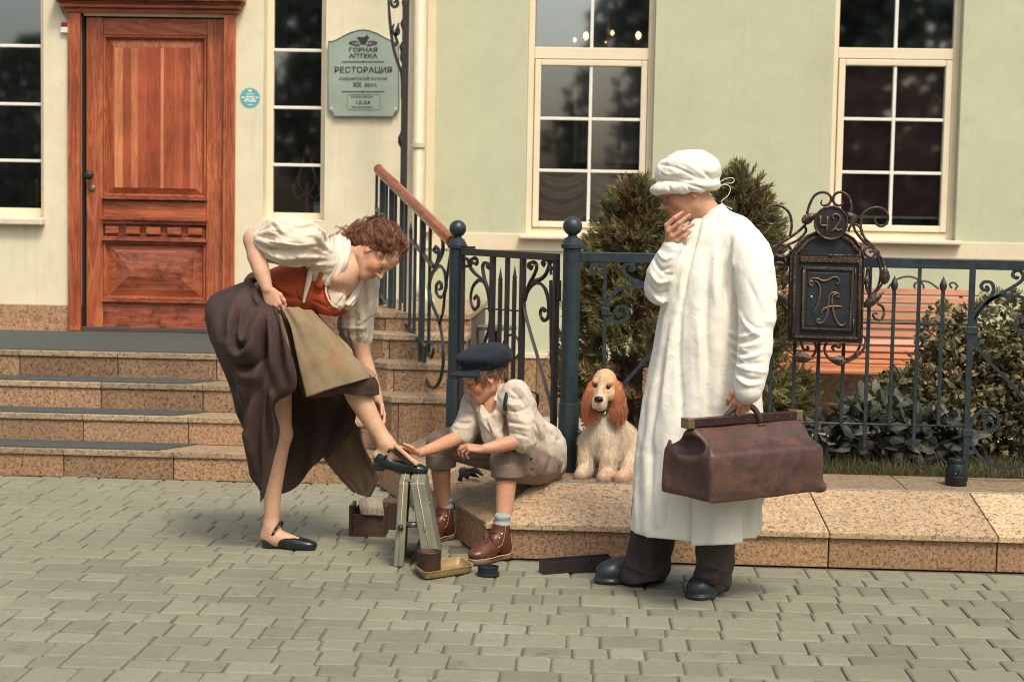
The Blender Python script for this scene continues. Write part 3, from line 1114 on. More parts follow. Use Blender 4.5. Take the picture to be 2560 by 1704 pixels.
# round sticker
sticker = thing('round_sticker', at(625, 270, WY), 'round turquoise sticker on the cream wall by the door', 'sticker')
m_turq = mat_simple('turquoise_print', (.10, .42, .43), .5, var=.06)
c = at(625, 245, WY)
MB().lathe([(.071, 0), (.071, -.002)], c, 32, (0, 1, 0)).build('disc', m_turq, sticker)
S = lambda px, py: at(px, py, WY - .003)
MB().prism([S(x, y) for x, y in ((625, 232), (620, 227), (620.5, 224.5), (623, 224), (625, 226), (627, 224), (629.5, 224.5), (630, 227))], (0, .0005, 0)).build('heart_mark', m_white, sticker)
for x0, x1, y in ((603, 612, 244), (615, 636, 242), (639, 646, 244), (614, 624, 248), (627, 637, 248), (610, 618, 252), (621, 640, 253), (618, 632, 262), (615, 635, 235)):
    h = 1.1 if y in (262, 235) else 1.9
    MB().prism([S(x0, y - h), S(x1, y - h), S(x1, y + h), S(x0, y + h)], (0, .0005, 0)).build('print_mark', m_white, sticker)

# card in the narrow window
card = thing('window_card', at(796, 552, WY + D1), 'turquoise and white card standing inside the narrow window', 'card')
Q = lambda px, py: at(px, py, WY + D1 + .01)
MB().prism([Q(784, 504), Q(809, 504), Q(809, 515), Q(784, 515)], (0, .003, 0)).build('header', m_turq, card)
MB().prism([Q(784, 515.3), Q(809, 515.3), Q(809, 549), Q(784, 549)], (0, .003, 0)).build('sheet', mat_simple('card_sheet', (.34, .45, .42), .5), card)

# siren box
al = thing('siren_box', at(160, 80, WY), 'small red and white alarm siren at the top left of the door', 'alarm')
A = lambda px, py: at(px, py, WY - .03)
MB().prism([A(151, 68), A(171, 68), A(171, 82), A(151, 82)], (0, .03, 0)).build('housing', m_white, al, bevel=.004)
MB().prism([A(152, 56), A(171, 56), A(171, 67.8), A(152, 67.8)], (0, .03, 0)).build('lens', mat_simple('red_lens', (.28, .02, .02), .25), al, bevel=.006)
MB().tube(crom([at(150, -12, WY - .02), at(151, 10, WY - .02), at(158, 32, WY - .02), at(170, 46, WY - .02)], 5), .006, 6).build('cable', mat_simple('grey_cable', (.2, .18, .18), .6), al, smooth=True)

# downpipe at the inner corner
m_pipe = mat_simple('cream_pipe', (.60, .54, .38), .45, var=.1)
dp = thing('downpipe', (XC + .03, 11.66, .1), 'cream rain downpipe at the corner of the cream and green walls', 'pipe')
xp = wx(1047, 300, 11.66)
MB().tube([(xp, 11.66, TOP), (xp, 11.66, 1.1), (xp + .03, 11.6, 1.0), (xp + .16, 11.42, .86), (xp + .2, 11.36, .75), (xp + .2, 11.36, .2)], .042, 14).build('pipe', m_pipe, dp, smooth=True)
for z in (3.2, 2.0, 1.3):
    MB().lathe([(.054, 0), (.054, .03)], (xp, 11.66, z), 14).build('clamp', m_pipe, dp)
# ------------------------------------------------------------------ ironwork
def plane_at(px, py, P0, n):
    """photo pixel on the vertical plane through P0 with horizontal normal n"""
    d = FW + CR * (px - CX) / F_PX - CU * (py - CY) / F_PX
    P0, n = np.asarray(P0, float), np.asarray(n, float)
    return CAM + d * (((P0 - CAM) @ n) / (d @ n))


def zoom(ox, oy, k):
    return lambda pts: [(ox + x / k, oy + y / k) for x, y in pts]


def ball_post(name, x, y, zbase, ztop, r, label):
    t = thing(name, (x, y, zbase), label, 'post', 'gate posts')
    MB().lathe([(r * 1.16, 0), (r * 1.16, .33), (r * 1.1, .338)], (x, y, zbase), 28).build('sleeve', m_iron, t, auto=40)
    zc = ztop - .155
    MB().lathe([(r, .33), (r, zc - zbase)], (x, y, zbase), 28).build('shaft', m_iron, t, auto=40)
    MB().lathe([(r * 1.02, 0), (r * 1.26, .004), (r * 1.26, .022), (r * 1.12, .026), (r * 1.08, .036), (r * .95, .04), (r * .9, .05), (r * .62, .056), (r * .45, .068)], (x, y, zc), 28).build('cap', m_iron, t, auto=40)
    R = (ztop - zc - .062) / 2
    MB().lathe([(max(.001, R * math.sin(a)), -R * math.cos(a)) for a in np.linspace(.0, pi, 17)], (x, y, ztop - R), 28).build('ball', m_iron, t, smooth=True)
    return t


PR = np.array([-.085, 8.0, .298])
PL = np.array([-.72, 9.0, .298])
ball_post('gate_post', PR[0], PR[1], .298, 1.535, .043, 'dark iron gate post with ball top standing beside the spaniel')
ball_post('gate_post', PL[0], PL[1], .298, 1.505, .043, 'dark iron gate post with ball top at the foot of the wooden handrail')


def bars(pts_list, fn, r, parent, name, mat, n=6, taper=0.0, sq=True, flat=1.0):
    for pts in pts_list:
        C = crom([fn(x, y) for x, y in pts], 6)
        rr = np.full(len(C), r)
        if taper:
            k = max(2, len(C) // 4)
            rr[:k] *= np.linspace(1 - taper, 1, k)
            rr[-k:] *= np.linspace(1, 1 - taper, k)
        MB().tube(C, rr, n, up=(0, 1, 0), square=sq, flat=flat).build(name, mat, parent, smooth=not sq, bevel=0)


# ---- garden gate
gd = (PL - PR)[:2]
gd /= np.linalg.norm(gd)
GN = np.array([-gd[1], gd[0], 0])
gfn = lambda x, y: plane_at(x, y, PR, GN)
gate = thing('garden_gate', (-.4, 8.5, .3), 'wrought iron garden gate with scrolls and spikes between the two posts', 'gate')
Za, Zb = zoom(920, 380, 3.92), zoom(920, 700, 3.41)


def gbar(px, y0, y1, w, name, mat=m_iron_b):
    a = gfn(px, y0)
    b = a.copy()
    b[2] = gfn(px, y1)[2]
    MB().tube([a, b], w, 4, up=(gd[0], gd[1], 0), square=True).build(name, mat, gate)


a, b = gfn(1153, 635), gfn(1396, 636)
a[2] = b[2] = (a[2] + b[2]) / 2
dv = (b - a) / np.linalg.norm(b - a)
MB().obox((a + b) / 2, (b - a) / 2, GN * .012, (0, 0, .018)).build('top_rail', m_iron_b, gate, bevel=.003)
zt = a[2] - .018
z_low = .40
MB().obox(np.array([(a + b)[0] / 2, (a + b)[1] / 2, z_low]), (b - a) / 2, GN * .012, (0, 0, .016)).build('bottom_rail', m_iron_b, gate, bevel=.003)
for px, w in ((1156, .013), (1392, .013), (1232.5, .013), (1269.5, .010), (1308, .013)):
    p = gfn(px, 640)
    MB().tube([(p[0], p[1], z_low), (p[0], p[1], zt)], w, 4, up=(gd[0], gd[1], 0), square=True).build('bar', m_iron_b, gate)
for px, tip, nk in ((1251, 668, 704), (1286.6, 663, 700)):
    p = gfn(px, nk)
    zt_, zn = gfn(px, tip)[2], p[2]
    MB().tube([(p[0], p[1], z_low), (p[0], p[1], zn)], .0085, 4, up=(gd[0], gd[1], 0), square=True).build('spike_bar', m_iron_b, gate)
    MB().lathe([(.008, 0), (.011, .006), (.012, .012), (.009, .025), (.0005, zt_ - zn)], (p[0], p[1], zn), 8).build('spike_tip', m_iron_b, gate, smooth=True)
MB().tube([gfn(1215, 771), gfn(1312, 778)], .005, 6).build('cross_rod', m_iron_b, gate)
bars([Za(q) for q in (
    [(985, 1115), (950, 1120), (925, 1095), (932, 1052), (960, 1042), (985, 1065), (1000, 1125), (1050, 1190), (1110, 1240), (1150, 1290), (1183, 1400), (1195, 1560)],
    [(1030, 1085), (1062, 1098), (1070, 1060), (1040, 1040), (1012, 1055), (1010, 1085), (1000, 1130)],
    [(1165, 1120), (1187, 1140), (1170, 1090), (1140, 1090), (1124, 1125), (1138, 1220), (1160, 1300), (1192, 1390)],
    [(1150, 1290), (1115, 1262), (1075, 1262), (1028, 1320), (1007, 1420), (1020, 1510), (1050, 1540), (1083, 1500), (1080, 1430), (1058, 1410), (1042, 1440)],
    [(1610, 1115), (1600, 1140), (1578, 1130), (1580, 1095), (1610, 1080), (1645, 1095), (1652, 1140), (1620, 1220), (1570, 1320), (1540, 1450)],
    [(1735, 1090), (1722, 1110), (1712, 1085), (1730, 1060), (1765, 1062), (1774, 1110), (1740, 1200), (1690, 1245), (1640, 1262), (1600, 1300)],
    [(1800, 1130), (1815, 1145), (1832, 1120), (1820, 1075), (1795, 1075), (1783, 1110), (1795, 1200)],
    [(1540, 1450), (1570, 1360), (1620, 1295), (1675, 1282), (1730, 1330), (1762, 1420), (1772, 1500), (1770, 1590), (1752, 1640), (1712, 1640), (1690, 1590), (1697, 1545), (1725, 1535), (1735, 1565)],
)], gfn, .0075, gate, 'scroll', m_iron_b)
bars([Zb(q) for q in (
    [(1042, 120), (1047, 230), (1035, 400), (998, 520), (960, 640)],
    [(1335, 120), (1336, 250), (1380, 430), (1460, 700), (1530, 960), (1565, 1100), (1572, 1260)],
    [(1558, 0), (1560, 300), (1563, 620), (1570, 745)],
)], gfn, .0085, gate, 'scroll', m_iron_b)
p = gfn(1380, 918)
MB().lathe([(.006, .06), (.013, .045), (.012, .02), (.0005, -.03)], p, 8).build('spike_tip', m_iron_b, gate, smooth=True)
for y in (714, 740, 1100):
    p = gfn(1398, y)
    MB().lathe([(.011, -.025), (.011, .025)], p, 10).build('hinge', m_iron_b, gate, auto=40)
MB().tube([gfn(1142, 620), gfn(1158, 618), gfn(1186, 619)], .007, 4, square=True).build('latch', m_iron_b, gate)

# ---- street fence (plane Y = 8)
FY = 8.0
ffn = lambda x, y: at(x, y, FY)
fence = thing('iron_fence', (1.2, FY, .3), 'dark iron fence with spear bars and scrolls along the top of the granite bank', 'fence')
rz0, rz1 = 1.318, 1.366
MB().box(PR[0] + .04, 6, FY - .011, FY + .011, rz0, rz1).build('top_rail', m_iron, fence, bevel=.003)
x_end = at(2423, 900, FY)[0]
x_full = [at(px, 800, FY)[0] for px in (2049, 2171.5, 2295)]
x_spear = [at(px, 800, FY)[0] for px in (1931, 1989, 2111, 2233, 2355)]
x_full += [at(1870, 800, FY)[0]]
for x in x_full:
    MB().tube([(x, FY, at(2171, 1116, FY)[2]), (x, FY, rz0)], .008, 4, up=(0, 1, 0), square=True).build('bar', m_iron, fence)
for x in x_spear:
    zt_ = at(2233, 688, FY)[2]
    MB().tube([(x, FY, at(2233, 1060, FY)[2]), (x, FY, zt_ - .07)], .0078, 4, up=(0, 1, 0), square=True).build('spear_bar', m_iron, fence)
    MB().lathe([(.009, -.075), (.010, -.07), (.016, -.058), (.0185, -.045), (.014, -.03), (.006, -.012), (.0006, 0)], (x, FY, zt_), 10).build('spear_tip', m_iron, fence, smooth=True)
for y in (806, 1059):
    a = at(2150, y, FY)
    MB().tube([(x_full[3] - .3, FY, a[2]), (x_end, FY, a[2])], .0055, 6).build('cross_rod', m_iron, fence, smooth=True)
MB().box(x_end - .014, x_end + .014, FY - .009, FY + .009, .29, rz0).build('stile', m_iron, fence, bevel=.002)
xm_ = x_end + .62
MB().box(xm_ * 2 - x_end - .014, xm_ * 2 - x_end + .014, FY - .009, FY + .009, .29, rz0).build('stile', m_iron, fence, bevel=.002)
Zr = zoom(2200, 600, 2.614)
right_scrolls = [Zr(q) for q in (
    [(690, 300), (705, 315), (700, 330), (670, 320), (662, 295), (685, 272), (725, 278), (742, 310), (735, 350), (690, 420), (640, 480), (622, 520)],
    [(900, 235), (893, 250), (868, 232), (878, 205), (910, 200), (935, 225), (925, 265), (870, 305), (790, 350), (730, 385), (690, 420)],
    [(605, 560), (620, 490), (680, 415), (760, 372), (840, 362), (930, 375), (1000, 425), (1040, 500), (1020, 580), (960, 610), (900, 595), (882, 545), (905, 500), (945, 500), (955, 535)],
    [(622, 600), (632, 680), (690, 770), (800, 880), (940, 1030), (1080, 1160)],
    [(592, 1215), (620, 1150), (690, 1108), (755, 1125), (775, 1190), (745, 1240), (695, 1238), (680, 1195), (705, 1170), (730, 1185)],
    [(592, 1265), (600, 1330), (650, 1410), (740, 1470), (840, 1490), (950, 1462), (1060, 1390)],
)]
bars(right_scrolls, ffn, .0075, fence, 'scroll', m_iron)
for y0, y1 in ((815, 834), (1072, 1090)):
    z0, z1 = at(2430, y1, FY)[2], at(2430, y0, FY)[2]
    MB().box(x_end - .02, x_end + .032, FY - .014, FY + .014, z0, z1).build('collar', m_iron, fence, bevel=.003)
# the bay is mirrored, then the bars go on
for pts in right_scrolls:
    C = crom([ffn(x, y) for x, y in pts], 6)
    C[:, 0] = 2 * xm_ - C[:, 0]
    MB().tube(C, .0075, 4, up=(0, 1, 0), square=True).build('scroll', m_iron, fence)
xq = 2 * xm_ - x_end
for k in range(1, 16):
    full = k % 2 == 0
    zt2 = at(2233, 688, FY)[2]
    MB().tube([(xq + .118 * k, FY, at(2171, 1116 if full else 1060, FY)[2]), (xq + .118 * k, FY, rz0 if full else zt2 - .07)], .008, 4, up=(0, 1, 0), square=True).build('bar', m_iron, fence)
    if not full:
        MB().lathe([(.009, -.075), (.016, -.058), (.0185, -.045), (.006, -.012), (.0006, 0)], (xq + .118 * k, FY, zt2), 10).build('spear_tip', m_iron, fence, smooth=True)
for y in (806, 1059):
    a = at(2150, y, FY)
    MB().tube([(xq, FY, a[2]), (xq + 1.9, FY, a[2])], .0055, 6).build('cross_rod', m_iron, fence, smooth=True)
# left bay beside the gate post
Zl = zoom(1420, 560, 2.53)
bars([Zl(q) for q in (
    [(165, 285), (180, 292), (180, 305), (158, 305), (145, 280), (165, 248), (205, 250), (232, 300), (234, 420), (231, 560), (230, 760), (230, 1000), (230, 1250)],
    [(400, 265), (395, 290), (418, 285), (412, 258), (385, 248), (355, 268), (360, 310), (410, 350), (485, 378), (560, 400)],
    [(247, 540), (255, 490), (300, 425), (370, 398), (480, 398), (560, 430)],
    [(247, 560), (262, 600), (310, 622), (360, 610), (383, 570), (370, 530), (335, 518), (305, 540), (315, 572), (342, 570)],
    [(245, 1150), (345, 1020), (520, 825), (640, 690)],
    [(245, 1180), (300, 1300), (420, 1380), (560, 1400)],
)], ffn, .0085, fence, 'scroll', m_iron)
z0, z1 = at(1515, 788, FY)[2], at(1515, 769, FY)[2]
x = at(1514, 780, FY)[0]
MB().box(x - .02, x + .02, FY - .014, FY + .014, z0, z1).build('collar', m_iron, fence, bevel=.003)

# ---- stair railing with wooden handrail
RT, RB = at(948, 424, 11.0), at(1128, 600, 9.06)
rd = (RT - RB)
rn = np.array([-rd[1], rd[0], 0])
rn /= np.linalg.norm(rn)
rfn = lambda x, y: plane_at(x, y, RB, rn)
rail = thing('stair_railing', (-1.1, 10, .7), 'iron stair railing topped by a varnished wooden handrail', 'railing')
m_hand = mat_wood('varnished_handrail', (.14, .03, .014), (.26, .06, .024), (.36, .10, .045), 'Y', 5, .22, 7)
d = rd / np.linalg.norm(rd)
side = rn
upv = np.cross(side, d)
if upv[2] < 0:
    upv = -upv
prof = [(-.026, -.026), (.026, -.026), (.034, -.014), (.034, .004), (.022, .022), (0, .03), (-.022, .022), (-.034, .004), (-.034, -.014)]
segs = [RB - d * .03, RB + d * .62, RB + d * 1.25, RT - d * .0]
for i in range(3):
    A, B = segs[i] + d * (.0015 if i else 0), segs[i + 1] - d * .0015
    nP = len(prof)
    V = [A + side * p + upv * q for p, q in prof] + [B + side * p + upv * q for p, q in prof]
    MB().add(V, [tuple(range(nP)), tuple(range(nP, 2 * nP))[::-1]] + [(k, nP + k, nP + (k + 1) % nP, (k + 1) % nP) for k in range(nP)]).build('handrail', m_hand, rail, auto=35)
MB().lathe([(.03, 0), (.034, .02), (.024, .045), (.008, .06)], RT, 10, d).build('handrail_end', m_hand, rail, smooth=True)


def rail_z(P):
    """underside of handrail above a point of the railing plane"""
    t = ((P - RB)[:2] @ rd[:2]) / (rd[:2] @ rd[:2])
    return RB[2] + rd[2] * t - .03


LA, LB = rfn(932, 712), rfn(1067, 872)
lz = lambda P: LA[2] + (LB[2] - LA[2]) * (((P - LA)[:2] @ (LB - LA)[:2]) / ((LB - LA)[:2] @ (LB - LA)[:2]))
MB().tube([LA - (LB - LA) * .02, LB], .011, 4, up=(0, 0, 1), flat=1.0, square=True).build('lower_bar', m_iron, rail)
for px, py in ((952, 777), (975, 836), (1052, 914)):
    p = rfn(px, py)
    MB().tube([(p[0], p[1], p[2] - .01), (p[0], p[1], rail_z(p))], .016, 4, up=(rn[0], rn[1], 0), square=True).build('post', m_iron, rail)
for px, ext in ((938, .03), (963, .03), (986, .03), (1000, .08), (1012, .02), (1036, .05), (1073, .03)):
    p = rfn(px, 760)
    MB().tube([(p[0], p[1], lz(p) - ext), (p[0], p[1], rail_z(p))], .0085, 4, up=(rn[0], rn[1], 0), square=True).build('baluster', m_iron, rail)
p = rfn(1024, 800)
zt_ = rfn(1027, 556)[2]
MB().tube([(p[0], p[1], lz(p) - .09), (p[0], p[1], zt_ - .06)], .0085, 4, up=(rn[0], rn[1], 0), square=True).build('baluster', m_iron, rail)
MB().lathe([(.009, 0), (.012, .01), (.0006, .07)], (p[0], p[1], zt_ - .065), 8).build('spear_tip', m_iron, rail, smooth=True)
MB().tube([rfn(1028, 600), rfn(1084, 666)], .010, 4, square=True).build('middle_bar', m_iron, rail)
MB().tube([rfn(940, 520), rfn(975, 560)], .010, 4, square=True).build('middle_bar', m_iron, rail)
for pts in ([(688, 800), (720, 830), (735, 900), (722, 1010), (650, 1150), (605, 1270), (600, 1400), (612, 1500)],
            [(665, 985), (648, 960), (665, 925), (690, 960), (690, 1040), (660, 1130)],
            [(640, 1180), (700, 1118), (750, 1170), (766, 1300), (742, 1400), (700, 1420), (670, 1370), (676, 1290), (710, 1275), (720, 1330), (700, 1345)],
            [(815, 960), (790, 1120), (755, 1380), (735, 1560), (700, 1680)]):
    bars([Za(pts)], rfn, .0075, rail, 'scroll', m_iron)
bars([Zb([(527, 100), (545, 200), (605, 350), (635, 520), (640, 720), (605, 870), (552, 920), (505, 860), (482, 720), (490, 600), (522, 540), (552, 552), (556, 610), (538, 655), (525, 630)])], rfn, .0085, rail, 'scroll', m_iron)

# ---- iron canopy column with leaf scrolls
col_ = thing('canopy_column', at(1010, 760, 11.2), 'slender black iron canopy column with leafy scrolls by the plaque', 'column')
cfn = lambda x, y: at(x, y, 11.2)
xb = cfn(1012, 250)[0]
MB().box(xb - .022, xb + .022, 11.18, 11.22, .93, 4.2).build('shaft', m_iron_b, col_, bevel=.003)
Zc = zoom(600, 0, 2.24)
bars([Zc(q) for q in (
    [(905, 830), (893, 790), (908, 740), (915, 700), (905, 670)],
    [(905, 560), (905, 420), (890, 370), (862, 280), (845, 170), (835, 60), (828, -60)],
    [(860, 20), (880, 5), (882, 30), (860, 40), (846, 15), (858, -30)],
    [(868, 175), (885, 160), (888, 185), (868, 195), (853, 170), (862, 135)],
    [(855, 265), (880, 240), (872, 200), (890, 130)],
    [(912, 260), (905, 330), (920, 360)],
)], cfn, .010, col_, 'scroll', m_iron_b, taper=.5)
for px, py in ((913, 270), (918, 140), (905, 780), (925, 20), (918, 400)):
    x, y = Zc([(px, py)])[0]
    c = cfn(x, y)
    MB().lathe([(.006, -.05), (.018, -.02), (.026, .01), (.016, .03), (.004, .05)], c, 7).build('leaf_boss', m_iron_b, col_, smooth=True)

# ------------------------------------------------------------------ letter box "42"
MY = 7.90
mfn = lambda x, y, dy=0.0: at(x, y, MY + dy)
Zm = zoom(1880, 470, 3.2)
mail = thing('letter_box', mfn(2068, 852), 'ornate bronzed iron letter box numbered 42 hung on the fence', 'letter box')
shell = Zm([(300, 1222), (312, 560), (335, 500), (385, 430), (450, 378), (520, 350), (640, 338), (740, 355), (815, 405), (870, 475), (897, 560), (878, 1238)])
MB().prism([mfn(x, y) for x, y in shell][::-1], (0, .085, 0)).build('body', m_black, mail, bevel=.003)
m_relief = N('bronze_relief')
_q = m_relief
_n = _q.noise(75, 5, .7, dist=2.2)
_n2 = _q.noise(30, 3, .6)
_q.bump(_n, 1.0, .012)
m_relief = _q.out(_q.ramp(_n, [(.40, (.02, .018, .018)), (.52, (.08, .05, .033)), (.66, (.36, .21, .11))]), .42, .4, .5)
bd = MB()
bd.tube([mfn(x, y, -.004) for x, y in shell] + [mfn(*shell[0], -.004)], .0048, 6)
bd.build('border', m_bronze, mail, smooth=True)
relf = Zm([(332, 1190), (345, 575), (372, 515), (420, 450), (480, 405), (540, 385), (640, 378), (725, 390), (790, 430), (840, 495), (866, 570), (850, 1205)])
MB().tube(crom([mfn(x, y, -.004) for x, y in relf], 2), .0088, 8, flat=1.0).build('relief_frame', m_relief, mail, smooth=True)
lo = Zm([(340, 1190), (845, 1202)])
MB().tube([mfn(*lo[0], -.005), mfn(*lo[1], -.005)], .0085, 8).build('relief_frame', m_relief, mail, smooth=True)
fl = Zm([(386, 545), (868, 552), (866, 602), (388, 592)])
MB().prism([mfn(x, y, -.014) for x, y in fl][::-1], (0, .014, 0)).build('letter_flap', m_relief, mail, bevel=.004)
hg = Zm([(384, 527), (866, 540)])
MB().tube([mfn(*hg[0], -.012), mfn(*hg[1], -.012)], .0032, 6).build('flap_hinge', m_bronze, mail, smooth=True)
c = mfn(*Zm([(630, 538)])[0], -.014)
MB().lathe([(.009, 0), (.008, -.005), (.001, -.009)], c, 12, (0, 1, 0)).build('rivet', m_bronze, mail, smooth=True)
dr = Zm([(402, 622), (832, 640), (812, 1158), (388, 1140)])
MB().prism([mfn(x, y, -.008) for x, y in dr][::-1], (0, .008, 0)).build('door_panel', m_black, mail, bevel=.002)
fr4 = Zm([(418, 642), (806, 655), (786, 1135), (402, 1122)])
MB().tube([mfn(x, y, -.011) for x, y in fr4] + [mfn(*fr4[0], -.011)], .0075, 8).build('relief_frame', m_relief, mail, smooth=True)
pn = Zm([(447, 672), (775, 682), (757, 1108), (432, 1098)])
MB().prism([mfn(x, y, -.012) for x, y in pn][::-1], (0, .004, 0)).build('name_plate', mat_simple('plate_slate', (.022, .032, .036), .4, .2), mail, bevel=.002)
MB().lathe([(.0065, 0), (.0065, -.004), (.004, -.006)], mfn(*Zm([(475, 870)])[0], -.012), 12, (0, 1, 0)).build('lock', mat_simple('steel_lock', (.35, .36, .34), .35, .8), mail, smooth=True)
for a, bq in (((828, 650), (822, 735)), ((812, 1050), (806, 1150))):
    A_, B_ = Zm([a, bq])
    MB().tube([mfn(*A_, -.012), mfn(*B_, -.012)], .004, 6).build('hinge', m_bronze, mail, smooth=True)
# monogram
m_mono = mat_simple('rubbed_bronze_letters', (.17, .105, .065), .4, .5, .6, 60)
for pts in ([(480, 775), (462, 765), (462, 742), (485, 722), (525, 722), (560, 740), (600, 738), (645, 714), (680, 714), (698, 740), (690, 765), (675, 760)],
            [(480, 770), (490, 760), (480, 745), (462, 750), (465, 775), (485, 780)],
            [(500, 738), (530, 760), (545, 810), (540, 870), (515, 950), (487, 1000)],
            [(675, 862), (690, 872), (698, 852), (680, 838), (640, 838), (615, 870), (610, 940), (600, 1010), (575, 1065), (545, 1080), (518, 1065), (528, 1048), (548, 1058)],
            [(680, 850), (655, 850), (640, 880), (645, 960), (670, 1050), (705, 1095), (738, 1090), (745, 1072)],
            [(722, 950), (680, 944), (620, 948), (575, 965), (556, 990), (562, 1000)]):
    C = crom([mfn(x, y, -.016) for x, y in Zm(pts)], 5)
    rr = .0032 + .0022 * np.sin(np.linspace(0, pi, len(C)))
    MB().tube(C, rr, 6).build('monogram_stroke', m_mono, mail, smooth=True)
# roundel and number
c = mfn(*Zm([(632, 278)])[0], -.02)
R = 128 / 3.2 * MY / F_PX
MB().lathe([(R, .02), (R, .0), (R * .9, -.001), (.001, -.001)], c, 32, (0, 1, 0)).build('roundel', m_black, mail, auto=40)
ring = [c + np.array([R * math.cos(a), -.002, R * math.sin(a)]) for a in np.linspace(0, 2 * pi, 37)[:-1]]
MB().tube(ring, .0055, 8, up=(0, 1, 0), closed=True).build('roundel_rim', m_bronze, mail, smooth=True)
for pts in ([(548, 222), (545, 300)], [(545, 300), (615, 300)], [(605, 225), (595, 350)],
            [(655, 248), (645, 235), (650, 215), (680, 210), (703, 235), (700, 270), (665, 315), (635, 350)], [(635, 350), (665, 325), (690, 338), (722, 328)]):
    C = crom([mfn(x, y, -.026) for x, y in Zm(pts)], 4)
    MB().tube(C, .0052, 6).build('number_stroke', m_mono, mail, smooth=True)
# vines and curls
vines = [
    [(300, 395), (318, 300), (300, 205), (240, 148), (160, 136), (102, 180), (92, 240), (128, 284), (178, 286), (203, 252), (190, 226), (165, 236)],
    [(440, 205), (462, 130), (500, 62), (560, 34), (615, 50), (633, 92), (612, 130), (575, 140), (552, 120), (562, 94)],
    [(790, 205), (791, 130), (766, 62), (715, 33), (665, 50), (648, 95), (668, 130), (703, 140), (726, 120), (717, 97)],
    [(868, 330), (876, 232), (915, 182), (980, 156), (1045, 166), (1088, 216), (1080, 276), (1040, 306), (1000, 291), (983, 256), (1000, 236), (1025, 246)],
    [(470, 240), (390, 330), (290, 405), (200, 452), (140, 505), (112, 570), (140, 650), (135, 760), (150, 880), (232, 932), (272, 1000), (240, 1100), (212, 1180), (250, 1270), (340, 1340)],
    [(300, 395), (225, 445), (165, 520), (135, 610), (150, 700)],
    [(420, 300), (430, 350), (360, 420), (260, 470), (180, 560)],
    [(245, 520), (225, 492), (195, 510), (205, 545), (270, 548), (312, 505), (290, 462), (230, 455), (180, 480)],
    [(190, 700), (230, 710), (262, 670), (255, 610), (210, 595), (165, 620)],
    [(265, 560), (278, 640), (262, 730), (250, 800), (235, 805)],
    [(800, 270), (832, 350), (900, 432), (980, 492), (1040, 572), (1062, 650), (1050, 745), (992, 832), (930, 895)],
    [(868, 330), (905, 405), (970, 470), (1010, 560), (1030, 680), (1005, 790), (955, 850)],
    [(770, 350), (790, 300), (840, 295), (880, 340), (870, 380)],
    [(940, 515), (965, 500), (985, 530), (950, 555), (905, 530), (900, 490), (940, 474), (1000, 495), (1020, 535), (985, 560)],
    [(940, 700), (945, 660), (925, 640), (912, 760), (925, 830), (945, 850)],
    [(1005, 925), (1045, 950), (1056, 1005), (1032, 1050), (990, 1046), (968, 1015), (988, 998), (1005, 1010)],
    [(440, 1262), (450, 1285), (415, 1288), (395, 1250), (392, 1225)],
    [(500, 1228), (512, 1285), (490, 1340), (445, 1368)],
    [(660, 1298), (640, 1275), (668, 1262), (702, 1275), (706, 1235)],
    [(600, 1235), (580, 1275), (592, 1330), (650, 1385), (755, 1388), (850, 1335), (900, 1270), (905, 1200), (885, 1180)],
    [(750, 1372), (820, 1335), (860, 1270), (868, 1240)],
]
for pts in vines:
    C = crom([mfn(x, y, .03 + .015 * math.sin(x * .02)) for x, y in Zm(pts)], 5)
    rr = .0064 * np.clip(np.minimum(1, np.linspace(2.2, .5, len(C))), .5, 1)
    MB().tube(C, rr, 6, up=(0, 1, 0)).build('vine', m_bronze, mail, smooth=True)


def iron_leaf(p0, p1, w, parent, mat, dy=.0, cup=.35):
    """pointed leaf with raised ribs between two photo points"""
    a, b = mfn(*Zm([p0])[0], dy), mfn(*Zm([p1])[0], dy)
    t = b - a
    L = np.linalg.norm(t)
    t /= L
    s = np.cross(t, (0, 1, 0))
    rows = []
    for u in np.linspace(0, 1, 12):
        ww = w * (math.sin(pi * min(1, u * 1.08) ** .75) ** .8 if 0 < u < 1 else 0.02) * (1 + .12 * (int(u * 12) % 2))
        rows.append([a + t * L * u + s * ww * k + np.array([0, -1, 0]) * (.012 * math.sin(pi * u) + cup * ww * (-(abs(k)) ** 1.0) + (.003 if abs(k) < .1 else 0)) for k in np.linspace(-1, 1, 7)])
    o = MB().grid(rows).build('leaf', mat, parent, smooth=True)
    m = o.modifiers.new('sheet', 'SOLIDIFY')
    m.thickness = .003


for p0, p1, w in (((400, 275), (515, 200), .022), ((830, 275), (755, 190), .022), ((1058, 770), (1065, 615), .022), ((895, 950), (1055, 830), .021), ((300, 930), (150, 800), .025),
                  ((335, 1345), (490, 1365), .024), ((755, 1385), (610, 1370), .022), ((250, 790), (285, 650), .017), ((905, 770), (920, 700), .013)):
    iron_leaf(p0, p1, w, mail, m_bronze, .01)

